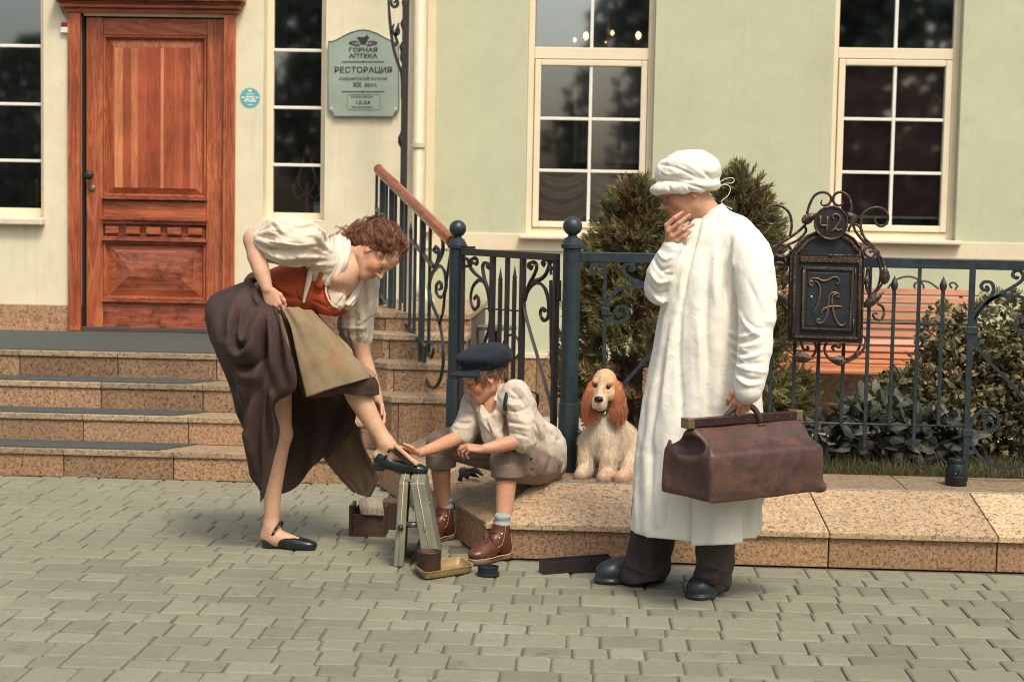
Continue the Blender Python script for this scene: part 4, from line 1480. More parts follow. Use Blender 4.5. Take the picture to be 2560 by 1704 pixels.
# ------------------------------------------------------------------ bench behind the fence
bench = thing('garden_bench', (1.95, 11.3, .1), 'slatted orange wooden bench with iron scrolls behind the fence', 'bench')
m_slat = mat_wood('orange_slat', (.30, .08, .03), (.42, .14, .055), (.52, .21, .09), 'X', 5, .4, 6)
bx0, bx1 = at(1930, 800, 11.4)[0], at(2462, 800, 11.4)[0]
zt0, zs0 = at(2200, 722, 11.72)[2], at(2200, 932, 11.0)[2]
prof = crom([(11.74, zt0), (11.68, zt0 - .17), (11.60, zs0 + .15), (11.46, zs0 + .02), (11.28, zs0 - .015), (11.08, zs0 - .01), (10.96, zs0 + .005)], 8)
Ld = np.concatenate([[0], np.cumsum(np.linalg.norm(np.diff(prof, axis=0), axis=1))])
for s in np.arange(.02, Ld[-1] - .01, .062):
    y = np.interp(s, Ld, prof[:, 0])
    z = np.interp(s, Ld, prof[:, 1])
    y2 = np.interp(min(s + .01, Ld[-1]), Ld, prof[:, 0])
    z2 = np.interp(min(s + .01, Ld[-1]), Ld, prof[:, 1])
    t = np.array([0, y2 - y, z2 - z])
    t /= np.linalg.norm(t)
    n = np.cross((1, 0, 0), t)
    MB().obox(((bx0 + bx1) / 2, y, z), ((bx1 - bx0) / 2, 0, 0), t * .0225, n * .012).build('slat', m_slat, bench, bevel=.004)
for x in (bx0 + .09, bx1 - .09):
    MB().tube([(x, a + .02, b - .02) for a, b in prof], .011, 4, square=True).build('side_frame', m_iron, bench)
    MB().tube(crom([(x, 10.98, zs0 - .01), (x, 10.95, .3), (x, 11.0, .10)], 4), .013, 4, square=True).build('leg', m_iron, bench)
    MB().tube(crom([(x, 11.58, .6), (x, 11.66, .35), (x, 11.76, .10)], 4), .013, 4, square=True).build('leg', m_iron, bench)
bfn = lambda x, y: at(x, y, 11.74)
bars([Zr(q) for q in ([(40, 330), (90, 270), (160, 240), (230, 248), (280, 290), (285, 330)], [(232, 325), (225, 290), (260, 270), (320, 275), (385, 320)], [(458, 300), (470, 315), (455, 290), (480, 278), (505, 300), (495, 325), (560, 350)])], bfn, .006, bench, 'scroll', m_iron)

# ---- little iron table seen through the gate
tab = thing('iron_garden_table', at(1245, 950, 10.9), 'small dark iron garden table seen through the gate', 'table')
tfn = lambda x, y: at(x, y, 10.9)
a, b = tfn(1180, 822), tfn(1292, 824)
MB().lathe([(np.linalg.norm(b - a) / 2, 0), (np.linalg.norm(b - a) / 2, .022)], (a + b) / 2, 24).build('table_top', mat_simple('grey_table', (.10, .12, .11), .5), tab, auto=40)
c = (a + b) / 2
MB().lathe([(.03, -.62), (.03, 0)], c, 10).build('pedestal', m_iron, tab, auto=40)
for q in ([(1255, 880), (1262, 850), (1280, 836), (1296, 850), (1298, 880), (1285, 900)], [(1190, 836), (1186, 860), (1196, 885), (1180, 905)], [(1240, 836), (1243, 870), (1258, 900)]):
    C = crom([tfn(x, y) for x, y in q], 5)
    MB().tube(C, .008, 6).build('scroll', m_iron, tab, smooth=True)
for k in range(3):
    a = 2 * pi * k / 3 + .4
    MB().tube([c + np.array([0, 0, -.5]), c + np.array([.2 * math.cos(a), .2 * math.sin(a), -.70])], .014, 6).build('leg', m_iron, tab, smooth=True)
# ------------------------------------------------------------------ vegetation
NR = np.random.default_rng(11)


def leaf_mesh(C, T, Nn, L, W, fold=.25, val=None, bend=.0):
    """many folded leaves: base points C, directions T, side normals Nn -> vertices, faces, value"""
    n = len(C)
    T = T / np.linalg.norm(T, axis=1, keepdims=True)
    S = np.cross(T, Nn)
    S /= np.linalg.norm(S, axis=1, keepdims=True) + 1e-9
    U = np.cross(S, T)
    L = np.broadcast_to(L, (n,))[:, None]
    W = np.broadcast_to(W, (n,))[:, None]
    b = C
    m1 = C + T * L * .38 + U * W * (-fold) + S * W
    m2 = C + T * L * .38 + U * W * (-fold) - S * W
    k1 = C + T * L * .72 + U * (W * (-fold * .8) - bend * L) + S * W * .72
    k2 = C + T * L * .72 + U * (W * (-fold * .8) - bend * L) - S * W * .72
    mid = C + T * L * .45
    tip = C + T * L - U * bend * 2.2 * L
    V = np.stack([b, m1, m2, k1, k2, mid, tip], 1).reshape(-1, 3)
    base = np.arange(n)[:, None] * 7
    F = np.concatenate([base + np.array(q) for q in ([0, 1, 5], [0, 5, 2], [1, 3, 5], [5, 4, 2], [3, 6, 5], [5, 6, 4])], 0)
    val = NR.random(n) if val is None else val
    col = np.repeat(np.repeat(val[:, None], 3, 1)[:, None, :], 7, 1).reshape(-1, 3)
    return V, F, col


def blades(C, T, L, W, val=None, curl=.0):
    """thin tapered blades, two quads and a tip"""
    n = len(C)
    T = T / np.linalg.norm(T, axis=1, keepdims=True)
    R = NR.normal(size=(n, 3))
    S = np.cross(T, R)
    S /= np.linalg.norm(S, axis=1, keepdims=True) + 1e-9
    Uc = np.cross(S, T)
    L = np.broadcast_to(L, (n,))[:, None]
    W = np.broadcast_to(W, (n,))[:, None]
    p1 = C + T * L * .5 + Uc * curl * L * .25
    p2 = C + T * L + Uc * curl * L
    V = np.stack([C + S * W, C - S * W, p1 + S * W * .8, p1 - S * W * .8, p2], 1).reshape(-1, 3)
    base = np.arange(n)[:, None] * 5
    F = [tuple(q) for q in np.concatenate([base + np.array([0, 1, 3, 2])], 0)] + [tuple(q) for q in (base + np.array([2, 3, 4]))]
    val = NR.random(n) if val is None else val
    col = np.repeat(np.repeat(val[:, None], 3, 1)[:, None, :], 5, 1).reshape(-1, 3)
    return V, F, col


m_thuja = mat_leaf('thuja_foliage', (.19, .07, .04), (.11, .108, .045), (.30, .27, .10), .6, .3)
m_bark = mat_simple('bark', (.07, .045, .03), .9, var=.4, vs=30, bump=.8)


def thuja(name, x, y, z0, h, rmax, seed, label, brown=.12):
    rg = np.random.default_rng(seed)
    t = thing(name, (x, y, z0), label, 'conifer', 'conifers behind the fence')
    MB().tube([(x, y, z0), (x + .02, y, z0 + h * .5), (x, y, z0 + h * .9)], [.05, .03, .008], 8).build('trunk', m_bark, t, smooth=True)
    # clumps of sprays with dark gaps between them
    nc = 330
    uc = rg.random(nc) ** .8
    ac = rg.random(nc) * 2 * pi
    pc = rmax * np.interp(uc, [0, .08, .3, .6, .85, 1], [.72, .9, 1.0, .76, .40, .04])
    rc = pc * (1 + .22 * np.sin(ac * 3 + uc * 9 + seed) * np.sin(uc * 17 + ac * 2) + .12 * rg.normal(size=nc)) * (.72 + .28 * rg.random(nc) ** .5)
    n = 2700
    ci = rg.integers(0, nc, n)
    u, a = uc[ci], ac[ci]
    C = np.stack([x + rc[ci] * np.cos(a), y + rc[ci] * np.sin(a), z0 + .03 + u * h], 1) + rg.normal(size=(n, 3)) * np.array([.026, .026, .022])
    dc_ = np.stack([np.cos(ac), np.sin(ac), .25 + .9 * uc], 1) + rg.normal(size=(nc, 3)) * .35
    outd = dc_[ci] + rg.normal(size=(n, 3)) * .38
    outd /= np.linalg.norm(outd, axis=1, keepdims=True)
    tone = rg.random(nc)[ci]
    Vs, Fs, Cs = [], [], []
    off = 0
    # each spray: a flat fan of scale-leaf twigs
    k = 17
    side = np.cross(outd, rg.normal(size=(n, 3)))
    side /= np.linalg.norm(side, axis=1, keepdims=True)
    red = (np.sin(a * 2.2 + 1.5 + seed) * np.sin(u * 8 + .5) + .5 * rg.normal(size=n)) > (1.25 - brown * 3)
    base_v = np.where(red, rg.random(n) * .14, .30 + .30 * tone + .22 * rg.random(n))
    for j in range(k):
        s = (j + .5) / k
        sg = 1 if j % 2 else -1
        L = .068 * (1 - .5 * s) * (0.8 + .5 * rg.random(n))
        start = C + outd * (s * .115)
        T = outd + sg * side * (.95 - .5 * s) + rg.normal(size=(n, 3)) * .10
        V, Fq, cc = blades(start, T, L, .0036 + .0014 * rg.random(n), np.clip(base_v + .08 * rg.normal(size=n) + .22 * s, 0, 1), .15)
        Vs.append(V)
        Fs += [tuple(i + off for i in q) for q in Fq]
        Cs.append(cc)
        off += len(V)
    o = obj('crown', np.vstack(Vs), Fs, m_thuja, t, col=np.vstack(Cs))
    return t


thuja('thuja', .26, 9.2, garden_z(.26, 9.2) - .02, 1.42, .34, 3, 'bushy green thuja with brown patches rising behind the spaniel', .22)
thuja('thuja', .86, 9.5, garden_z(.86, 9.5) - .02, 1.52, .29, 8, 'taller thuja rising behind the standing man', .10)

# ---- leafy shrub at the right
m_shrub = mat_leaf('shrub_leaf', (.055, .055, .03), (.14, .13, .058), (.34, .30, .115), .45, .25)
m_rose = mat_leaf('broad_leaf', (.04, .045, .036), (.075, .082, .06), (.15, .15, .10), .4, .2)


def shrub(name, blobs, nleaf, L, W, m, label, seed, stemz):
    rg = np.random.default_rng(seed)
    c0 = np.mean([b[0] for b in blobs], 0)
    base = (c0[0], c0[1], garden_z(c0[0], c0[1]))
    t = thing(name, base, label, 'shrub', 'shrubs behind the fence')
    P, D = [], []
    vol = np.array([b[1][0] * b[1][1] * b[1][2] for b in blobs]) ** .75
    cnt = (nleaf * vol / vol.sum()).astype(int)
    for (c, r_), n in zip(blobs, cnt):
        d = rg.normal(size=(n, 3))
        d /= np.linalg.norm(d, axis=1, keepdims=True)
        rad = (.55 + .45 * rg.random(n) ** .45) * (1 + .16 * np.sin(d[:, 0] * 6 + seed) * np.sin(d[:, 2] * 7))
        p = np.array(c) + d * rad[:, None] * np.array(r_)
        P.append(p)
        D.append(d)
    P, D = np.vstack(P), np.vstack(D)
    keep = P[:, 2] > .20
    P, D = P[keep], D[keep]
    n = len(P)
    T = D * .55 + np.array([0, -.15, .35]) + rg.normal(size=(n, 3)) * .55
    Nn = D + np.array([0, -.2, .9]) + rg.normal(size=(n, 3)) * .4
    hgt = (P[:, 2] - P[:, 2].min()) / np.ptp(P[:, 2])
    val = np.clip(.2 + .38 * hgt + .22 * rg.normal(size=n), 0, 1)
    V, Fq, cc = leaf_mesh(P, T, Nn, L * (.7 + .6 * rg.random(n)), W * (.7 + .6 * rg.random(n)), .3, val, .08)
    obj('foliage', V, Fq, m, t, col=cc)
    for k in range(11):
        c, r_ = blobs[k % len(blobs)]
        e = np.array(c) + rg.normal(size=3) * np.array(r_) * .45
        s = np.array([base[0] + rg.normal() * .12, base[1] + rg.normal() * .06, base[2]])
        e[2] = max(e[2], s[2] + .2)
        MB().tube(crom([s, (s + e) / 2 + rg.normal(size=3) * .05, e], 4), np.linspace(.009, .003, 9), 5).build('stem', m_bark, t, smooth=True)
    return t


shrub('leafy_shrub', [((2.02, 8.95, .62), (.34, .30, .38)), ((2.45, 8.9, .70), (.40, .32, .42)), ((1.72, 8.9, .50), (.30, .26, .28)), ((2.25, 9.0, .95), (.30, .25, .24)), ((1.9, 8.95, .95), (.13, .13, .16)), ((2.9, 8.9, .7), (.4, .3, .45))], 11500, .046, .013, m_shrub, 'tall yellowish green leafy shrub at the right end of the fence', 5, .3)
shrub('broad_leaf_shrub', [((1.52, 8.62, .44), (.24, .17, .20)), ((1.28, 8.68, .38), (.13, .12, .12)), ((1.78, 8.6, .40), (.2, .15, .16))], 620, .088, .027, m_rose, 'low dark broad leaved shrub beneath the bench', 9, .3)

# ---- grass
m_grass = mat_leaf('grass_blade', (.05, .048, .02), (.11, .105, .04), (.27, .24, .105), .6, .3)
n = 15000
gxp = np.concatenate([NR.uniform(.0, 3.4, n), NR.uniform(-.05, .9, 2500)])
gyp = np.concatenate([8.135 + NR.random(n) ** 1.4 * .95, 8.135 + NR.random(2500) * .4])
n = len(gxp)
zz = np.array([garden_z(a, b) for a, b in zip(gxp, gyp)])
near = np.clip((8.45 - gyp) / .3, 0, 1)
T = np.stack([NR.normal(size=n) * .38, NR.normal(size=n) * .3 - .08, np.ones(n)], 1)
V, Fq, cc = blades(np.stack([gxp, gyp, zz - .005], 1), T, .045 + .055 * NR.random(n) + .03 * (NR.random(n) > .93), .0016 + .0012 * NR.random(n), np.clip(.15 + .6 * NR.random(n) ** 1.3 + .15 * near, 0, 1), .35)
tag(obj('grass', V, Fq, m_grass, col=cc), kind='stuff')

# ---- street trees across the road, mirrored in the window panes
m_tree = mat_leaf('street_tree_leaf', (.07, .08, .055), (.14, .16, .11), (.26, .28, .19), .6, .2)


def _tree_data():
    rg = np.random.default_rng(21)
    n = 3800
    a = rg.random(n) * 2 * pi
    u = rg.random(n)
    pr = np.interp(u, [0, .15, .5, .8, 1], [.35, .9, 1.0, .6, .12])
    rad = 2.3 * pr * (.35 + .65 * rg.random(n) ** .5) * (1 + .25 * np.sin(a * 4 + u * 11))
    C = np.stack([rad * np.cos(a), rad * np.sin(a), 1.6 + u * 7.2], 1)
    D = np.stack([np.cos(a), np.sin(a), rg.normal(size=n) * .5], 1) + rg.normal(size=(n, 3)) * .6
    return leaf_mesh(C, D, rg.normal(size=(n, 3)), .42, .13, .2, rg.random(n))


tv, tf, tcol = _tree_data()
tw = MB()
tw.tube([(0, 0, 0), (.05, 0, 1.5), (-.05, .05, 4), (0, 0, 7)], [.22, .18, .11, .03], 10)
for k in range(7):
    a = k * 2.4
    tw.tube([(0, 0, 1.8 + k * .6), (1.3 * math.cos(a), 1.3 * math.sin(a), 2.8 + k * .75)], [.07, .02], 6)
spots = [(7.5, -13, 1.0, 'street tree opposite the right hand window'), (4.4, -15, 1.15, 'tall street tree mirrored in the curtained window'), (11.5, -12, .95, 'street tree farthest along the road to the right'),
         (-12.6, -13, .6, 'small street tree opposite the left window'), (-6.2, -14, .8, 'street tree opposite the narrow window'), (1.7, -17, .9, 'street tree straight across the road')]
for i, (x, y, s, lab) in enumerate(spots):
    t = thing('street_tree', (x, y, 0), lab, 'tree', 'trees across the street')
    t.scale = (s, s, s)
    t.rotation_euler = (0, 0, i * 1.3)
    if i == 0:
        oc = obj('crown', tv + np.array([x, y, 0]), tf, m_tree, t, col=tcol)
        ot = obj('trunk', np.array(tw.v) + np.array([x, y, 0]), tw.f, m_bark, t, smooth=True)
    else:
        for o in (oc, ot):
            c = clone(o, t)
            c.location = (0, 0, 0)
# ------------------------------------------------------------------ sculpting kit: smooth distance-field shapes
def _norm(v):
    v = np.asarray(v, float)
    return v / (np.linalg.norm(v) + 1e-12)


def basis(fwd, up):
    """columns: forward, left, up"""
    f = _norm(fwd)
    l = _norm(np.cross(up, f))
    return np.stack([f, l, np.cross(f, l)], 1)


class Sdf:
    def __init__(self):
        self.p = []            # (op, fn, lo, hi, k, col)
        self.dsp = []

    def _add(self, fn, lo, hi, k, col, op):
        self.p.append((op, fn, np.asarray(lo, float), np.asarray(hi, float), k, col))
        return self

    def cap(self, a, b, ra, rb=None, k=.02, col=None, op='+'):
        a, b = np.asarray(a, float), np.asarray(b, float)
        rb = ra if rb is None else rb
        ba = b - a
        L2 = ba @ ba + 1e-12

        def fn(P):
            h = np.clip(((P - a) @ ba) / L2, 0, 1)
            return np.linalg.norm(P - a - h[..., None] * ba, axis=-1) - (ra + (rb - ra) * h)
        r = max(ra, rb)
        return self._add(fn, np.minimum(a, b) - r, np.maximum(a, b) + r, k, col, op)

    def chain(self, pts, rad, k=.02, col=None, op='+'):
        """tapered limbs through points, one blended shape"""
        pts = [np.asarray(p, float) for p in pts]
        seg = []
        for i in range(len(pts) - 1):
            ba = pts[i + 1] - pts[i]
            seg.append((pts[i], ba, ba @ ba + 1e-12, rad[i], rad[i + 1]))

        def fn(P):
            best = None
            for a, ba, L2, r0, r1 in seg:
                Q = P - a
                h = np.clip((Q @ ba) / L2, 0, 1)
                Q = Q - h[..., None] * ba
                d = np.sqrt(np.einsum('...i,...i->...', Q, Q)) - (r0 + (r1 - r0) * h)
                best = d if best is None else np.minimum(best, d)
            return best
        r = max(rad)
        return self._add(fn, np.min(pts, 0) - r, np.max(pts, 0) + r, k, col, op)

    def ell(self, c, r, B=None, k=.02, col=None, op='+'):
        c = np.asarray(c, float)
        r = np.asarray(r, float) if np.ndim(r) else np.full(3, float(r))
        Bm = np.eye(3) if B is None else np.asarray(B)

        def fn(P):
            q = (P - c) @ Bm
            k0 = np.linalg.norm(q / r, axis=-1)
            k1 = np.linalg.norm(q / (r * r), axis=-1) + 1e-9
            return k0 * (k0 - 1) / k1
        R = np.abs(Bm) @ r
        return self._add(fn, c - R, c + R, k, col, op)

    def box(self, c, h, B=None, rnd=.005, k=.01, col=None, op='+'):
        c, h = np.asarray(c, float), np.asarray(h, float) - rnd
        Bm = np.eye(3) if B is None else np.asarray(B)

        def fn(P):
            q = np.abs((P - c) @ Bm) - h
            return np.linalg.norm(np.maximum(q, 0), axis=-1) + np.minimum(q.max(-1), 0) - rnd
        R = np.abs(Bm) @ (h + rnd)
        return self._add(fn, c - R, c + R, k, col, op)

    def half(self, c, n, k=.004, op='-', col=None):
        """cut away everything on the +n side of the plane"""
        c, n = np.asarray(c, float), _norm(n)
        return self._add(lambda P: -((P - c) @ n), np.full(3, -1e3), np.full(3, 1e3), k, col, op)

    def stack(self, z, cx, cy, a, b, fold=None, k=.02, col=None, op='+', rot=0.0):
        """elliptical sections by height, optional fold(theta, z) radius factor"""
        z = np.asarray(z, float)
        o = np.argsort(z)
        z, cx, cy, a, b = z[o], *(np.broadcast_to(np.asarray(q, float), z.shape)[o] for q in (cx, cy, a, b))

        def fn(P):
            zz = P[..., 2]
            X = P[..., 0] - np.interp(zz, z, cx)
            Yq = P[..., 1] - np.interp(zz, z, cy)
            if rot:
                X, Yq = X * math.cos(rot) + Yq * math.sin(rot), -X * math.sin(rot) + Yq * math.cos(rot)
            A, Bq = np.interp(zz, z, a), np.interp(zz, z, b)
            rr = np.sqrt((X / A) ** 2 + (Yq / Bq) ** 2)
            f = 1.0
            if fold is not None:
                f = fold(np.arctan2(Yq / Bq, X / A), zz)
            d = (rr - f) * np.minimum(A, Bq)
            return np.maximum(d, np.maximum(zz - z[-1], z[0] - zz))
        m = max(a.max(), b.max()) * 1.2
        return self._add(fn, (cx.min() - m, cy.min() - m, z[0]), (cx.max() + m, cy.max() + m, z[-1]), k, col, op)

    def convex(self, planes, lo, hi, rnd=.0, k=.02, col=None, op='+'):
        """intersection of half spaces (point, outward normal)"""
        pl = [(np.asarray(c, float), _norm(n)) for c, n in planes]

        def fn(P):
            d = (P - pl[0][0]) @ pl[0][1]
            for c, n in pl[1:]:
                e = (P - c) @ n
                t = np.clip(rnd - np.abs(d - e), 0, None) / max(rnd, 1e-6)
                d = np.maximum(d, e) + t * t * rnd * .25
            return d
        return self._add(fn, lo, hi, k, col, op)

    def sleeve(self, pts, rad, k=.02, n=6, col=None, op='+'):
        """smooth tapered tube through spline points"""
        P = crom(pts, n)
        r = np.interp(np.linspace(0, len(pts) - 1, len(P)), np.arange(len(pts)), rad)
        return self.chain(list(P), list(r), k, col, op)

    def bump(self, fn):
        """added to the distance everywhere (wrinkles)"""
        self.dsp.append(fn)
        return self

    def mesh(self, h, lo=None, hi=None, pad=.03, colour=None, csoft=.003, relax=1):
        add = [q for q in self.p if q[0] == '+']
        lo = np.min([q[2] for q in add], 0) - pad if lo is None else np.asarray(lo, float)
        hi = np.max([q[3] for q in add], 0) + pad if hi is None else np.asarray(hi, float)
        n = np.ceil((hi - lo) / h).astype(int) + 1
        ax = [lo[i] + h * np.arange(n[i]) for i in range(3)]
        D = np.full(n, .5, np.float32)
        for op, fn, l, u, k, col in self.p:
            m = k + 3 * h
            i0 = np.clip(np.floor((l - m - lo) / h).astype(int), 0, n)
            i1 = np.clip(np.ceil((u + m - lo) / h).astype(int) + 1, 0, n)
            if np.any(i1 <= i0):
                continue
            sl = tuple(slice(i0[i], i1[i]) for i in range(3))
            G = np.stack(np.meshgrid(*[ax[i][sl[i]] for i in range(3)], indexing='ij'), -1)
            d = fn(G)
            A = D[sl]
            if op == '+':
                t = np.clip(k - np.abs(A - d), 0, None) / max(k, 1e-6)
                D[sl] = np.minimum(A, d) - t * t * k * .25
            else:
                d = -d
                t = np.clip(k - np.abs(A - d), 0, None) / max(k, 1e-6)
                D[sl] = np.maximum(A, d) + t * t * k * .25
        if self.dsp:
            near = np.abs(D) < .022
            idx = np.argwhere(near)
            P = lo + idx * h
            dd = np.zeros(len(P))
            for f in self.dsp:
                dd = dd + f(P)
            D[near] += dd.astype(np.float32)
        V, Fq = surface_nets(D, lo, h)
        for _ in range(relax):
            V = relax_mesh(V, Fq, .5)
        C = None
        if colour is not None:
            C = self.colours(V, colour, csoft)
        return V, Fq, C

    def colours(self, V, default, s):
        W = np.zeros(len(V))
        C = np.zeros((len(V), 3))
        ds = [(np.clip(fn(V), -.01, 1), col if col is not None else default) for op, fn, l, u, k, col in self.p if op == '+' or col is not None]
        dm = np.min([d for d, _ in ds], 0)
        for d, col in ds:
            w = np.exp(-(d - dm) / s)
            C += w[:, None] * np.asarray(col)
            W += w
        return C / W[:, None]


def surface_nets(D, lo, h):
    I = D < 0
    c = [I[i:I.shape[0] - 1 + i, j:I.shape[1] - 1 + j, k:I.shape[2] - 1 + k] for i in (0, 1) for j in (0, 1) for k in (0, 1)]
    anyi = np.logical_or.reduce(c)
    alli = np.logical_and.reduce(c)
    cells = np.argwhere(anyi & ~alli)
    idx = np.full(anyi.shape, -1, np.int64)
    idx[tuple(cells.T)] = np.arange(len(cells))
    acc = np.zeros((len(cells), 3))
    cnt = np.zeros(len(cells))
    corners = [(i, j, k) for i in (0, 1) for j in (0, 1) for k in (0, 1)]
    vals = {q: D[cells[:, 0] + q[0], cells[:, 1] + q[1], cells[:, 2] + q[2]] for q in corners}
    for a in corners:
        for axis in range(3):
            if a[axis] == 0:
                b = list(a)
                b[axis] = 1
                b = tuple(b)
                va, vb = vals[a], vals[b]
                m = (va < 0) != (vb < 0)
                t = np.where(m, va / np.where(m, va - vb, 1), 0)
                p = np.array(a, float)[None] + t[:, None] * (np.array(b) - np.array(a))[None]
                acc += p * m[:, None]
                cnt += m
    V = lo + (cells + acc / cnt[:, None]) * h
    faces = []
    for axis in range(3):
        o1, o2 = [(1, 2), (2, 0), (0, 1)][axis]
        s0 = [slice(None)] * 3
        s1 = [slice(None)] * 3
        s0[axis] = slice(0, -1)
        s1[axis] = slice(1, None)
        ch = I[tuple(s0)] != I[tuple(s1)]
        e = np.argwhere(ch)
        e = e[(e[:, o1] > 0) & (e[:, o2] > 0) & (e[:, o1] < I.shape[o1] - 1) & (e[:, o2] < I.shape[o2] - 1)]
        if not len(e):
            continue
        fl = I[tuple(e.T)]
        q = []
        for d1, d2 in ((-1, -1), (0, -1), (0, 0), (-1, 0)):
            cc = e.copy()
            cc[:, o1] += d1
            cc[:, o2] += d2
            q.append(idx[tuple(cc.T)])
        q = np.stack(q, 1)
        q[~fl] = q[~fl][:, ::-1]
        faces.append(q)
    return V, np.vstack(faces)


def relax_mesh(V, Fq, w):
    S = np.zeros_like(V)
    n = np.zeros(len(V))
    for i in range(4):
        a, b = Fq[:, i], Fq[:, (i + 1) % 4]
        np.add.at(S, a, V[b])
        np.add.at(n, a, 1)
        np.add.at(S, b, V[a])
        np.add.at(n, b, 1)
    m = n > 0
    out = V.copy()
    out[m] = V[m] * (1 - w) + w * S[m] / n[m][:, None]
    return out


def join(*parts):
    """(V, F, C) lists -> one"""
    Vs, Fs, Cs, off = [], [], [], 0
    for V, Fq, C in parts:
        Vs.append(V)
        Fs.append(np.asarray(Fq) + off)
        Cs.append(C if C is not None else np.ones((len(V), 3)) * .5)
        off += len(V)
    return np.vstack(Vs), np.vstack(Fs), np.vstack(Cs)


def vnoise(P, s, seed=0):
    """cheap smooth 3-D noise in -1..1 from rotated sines"""
    r = np.random.default_rng(seed)
    o = 0
    for k in range(6):
        d = r.normal(size=3)
        o = o + np.sin(P @ (d * s) + r.random() * 6.28 + 1.3 * np.sin(P @ (r.normal(size=3) * s * .6)))
    return o / 6


def px_of(G):
    """photo pixel of world points"""
    v = np.asarray(G) - CAM
    w = v @ FW
    return np.stack([CX + F_PX * (v @ CR) / w, CY - F_PX * (v @ CU) / w], -1)


def ridge_field(Q, ridges):
    """sum of soft ridges / valleys along polylines: (points, height, width)"""
    out = np.zeros(Q.shape[:-1])
    for pts, amp, wid in ridges:
        C = crom([(a, b, 0) for a, b in pts], 6)[:, :2]
        best = np.full(Q.shape[:-1], 1e9)
        tb = np.zeros(Q.shape[:-1])
        for i in range(len(C) - 1):
            ba = C[i + 1] - C[i]
            h = np.clip(((Q - C[i]) @ ba) / (ba @ ba + 1e-9), 0, 1)
            d = np.linalg.norm(Q - C[i] - h[..., None] * ba, axis=-1)
            m = d < best
            best = np.where(m, d, best)
            tb = np.where(m, (i + h) / (len(C) - 1), tb)
        env = np.clip(np.minimum(tb * 4 + .25, (1 - tb) * 4 + .15), 0, 1)
        out += amp * env * np.exp(-(best / wid) ** 2)
    return out


def emboss(V, Fq, ridges, amp=1.0):
    """press folds into the side of a garment that faces the street: (polyline in photo px, height m, width px)"""
    n = vnormals(V, Fq)
    v = V - CAM
    w = np.clip(-np.einsum('ij,ij->i', n, v / np.linalg.norm(v, axis=1, keepdims=True)) * 2.2 - .15, 0, 1)
    idx = np.where(w > 0)[0]
    out = V.copy()
    out[idx] += n[idx] * (amp * ridge_field(px_of(V[idx]), ridges) * w[idx])[:, None]
    return out


def vnormals(V, Fq):
    n = np.zeros_like(V)
    fn_ = np.cross(V[Fq[:, 2]] - V[Fq[:, 0]], V[Fq[:, 3]] - V[Fq[:, 1]])
    for i in range(4):
        np.add.at(n, Fq[:, i], fn_)
    return n / (np.linalg.norm(n, axis=1, keepdims=True) + 1e-12)


def rg_(z, *items):
    return [(z(p), a, w) for p, a, w in items]


def crumple(P, s, seed=0):
    """sharp-ridged cloth creasing, about -1..1"""
    n = vnoise(P, s, seed)
    m = vnoise(P, s * 1.9, seed + 7)
    return (1 - 3.2 * np.abs(n)) * .7 + (1 - 3.2 * np.abs(m)) * .3


def patch(ctrl, nu, nv, fold=None, thick=.003, two=True, push=None):
    """cloth sheet through a grid of control points ctrl[i][j] (Catmull-Rom both ways); fold(u, v) displaces along the normal; closed with thickness"""
    A = np.asarray(ctrl, float)
    rows = np.array([crom(r, nu) for r in A])
    G = np.array([crom(rows[:, j], nv) for j in range(rows.shape[1])]).transpose(1, 0, 2)
    gu, gv = np.gradient(G, axis=1), np.gradient(G, axis=0)
    Nn = np.cross(gu, gv)
    Nn /= np.linalg.norm(Nn, axis=-1, keepdims=True) + 1e-9
    if fold is not None:
        u = np.linspace(0, 1, G.shape[1])[None, :]
        v = np.linspace(0, 1, G.shape[0])[:, None]
        G = G + Nn * fold(u + 0 * v, v + 0 * u)[..., None]
        gu, gv = np.gradient(G, axis=1), np.gradient(G, axis=0)
        Nn = np.cross(gu, gv)
        Nn /= np.linalg.norm(Nn, axis=-1, keepdims=True) + 1e-9
    if push is not None:
        G = G + push(G)
        gu, gv = np.gradient(G, axis=1), np.gradient(G, axis=0)
        Nn = np.cross(gu, gv)
        Nn /= np.linalg.norm(Nn, axis=-1, keepdims=True) + 1e-9
    a, b = G.shape[:2]
    V = np.vstack([(G + Nn * thick / 2).reshape(-1, 3), (G - Nn * thick / 2).reshape(-1, 3)])
    i, j = np.meshgrid(np.arange(a - 1), np.arange(b - 1), indexing='ij')
    q = np.stack([i * b + j, i * b + j + 1, (i + 1) * b + j + 1, (i + 1) * b + j], -1).reshape(-1, 4)
    o = a * b
    F = [q, q[:, ::-1] + o]
    e = []
    for k in range(b - 1):
        e += [(k + 1, k, k + o, k + 1 + o), ((a - 1) * b + k, (a - 1) * b + k + 1, (a - 1) * b + k + 1 + o, (a - 1) * b + k + o)]
    for k in range(a - 1):
        e += [(k * b, (k + 1) * b, (k + 1) * b + o, k * b + o), ((k + 1) * b + b - 1, k * b + b - 1, k * b + b - 1 + o, (k + 1) * b + b - 1 + o)]
    return V, np.vstack(F + [np.array(e)])


SKIN = (.56, .30, .175)
LIP = (.40, .13, .09)
BLUSH = (.58, .24, .145)


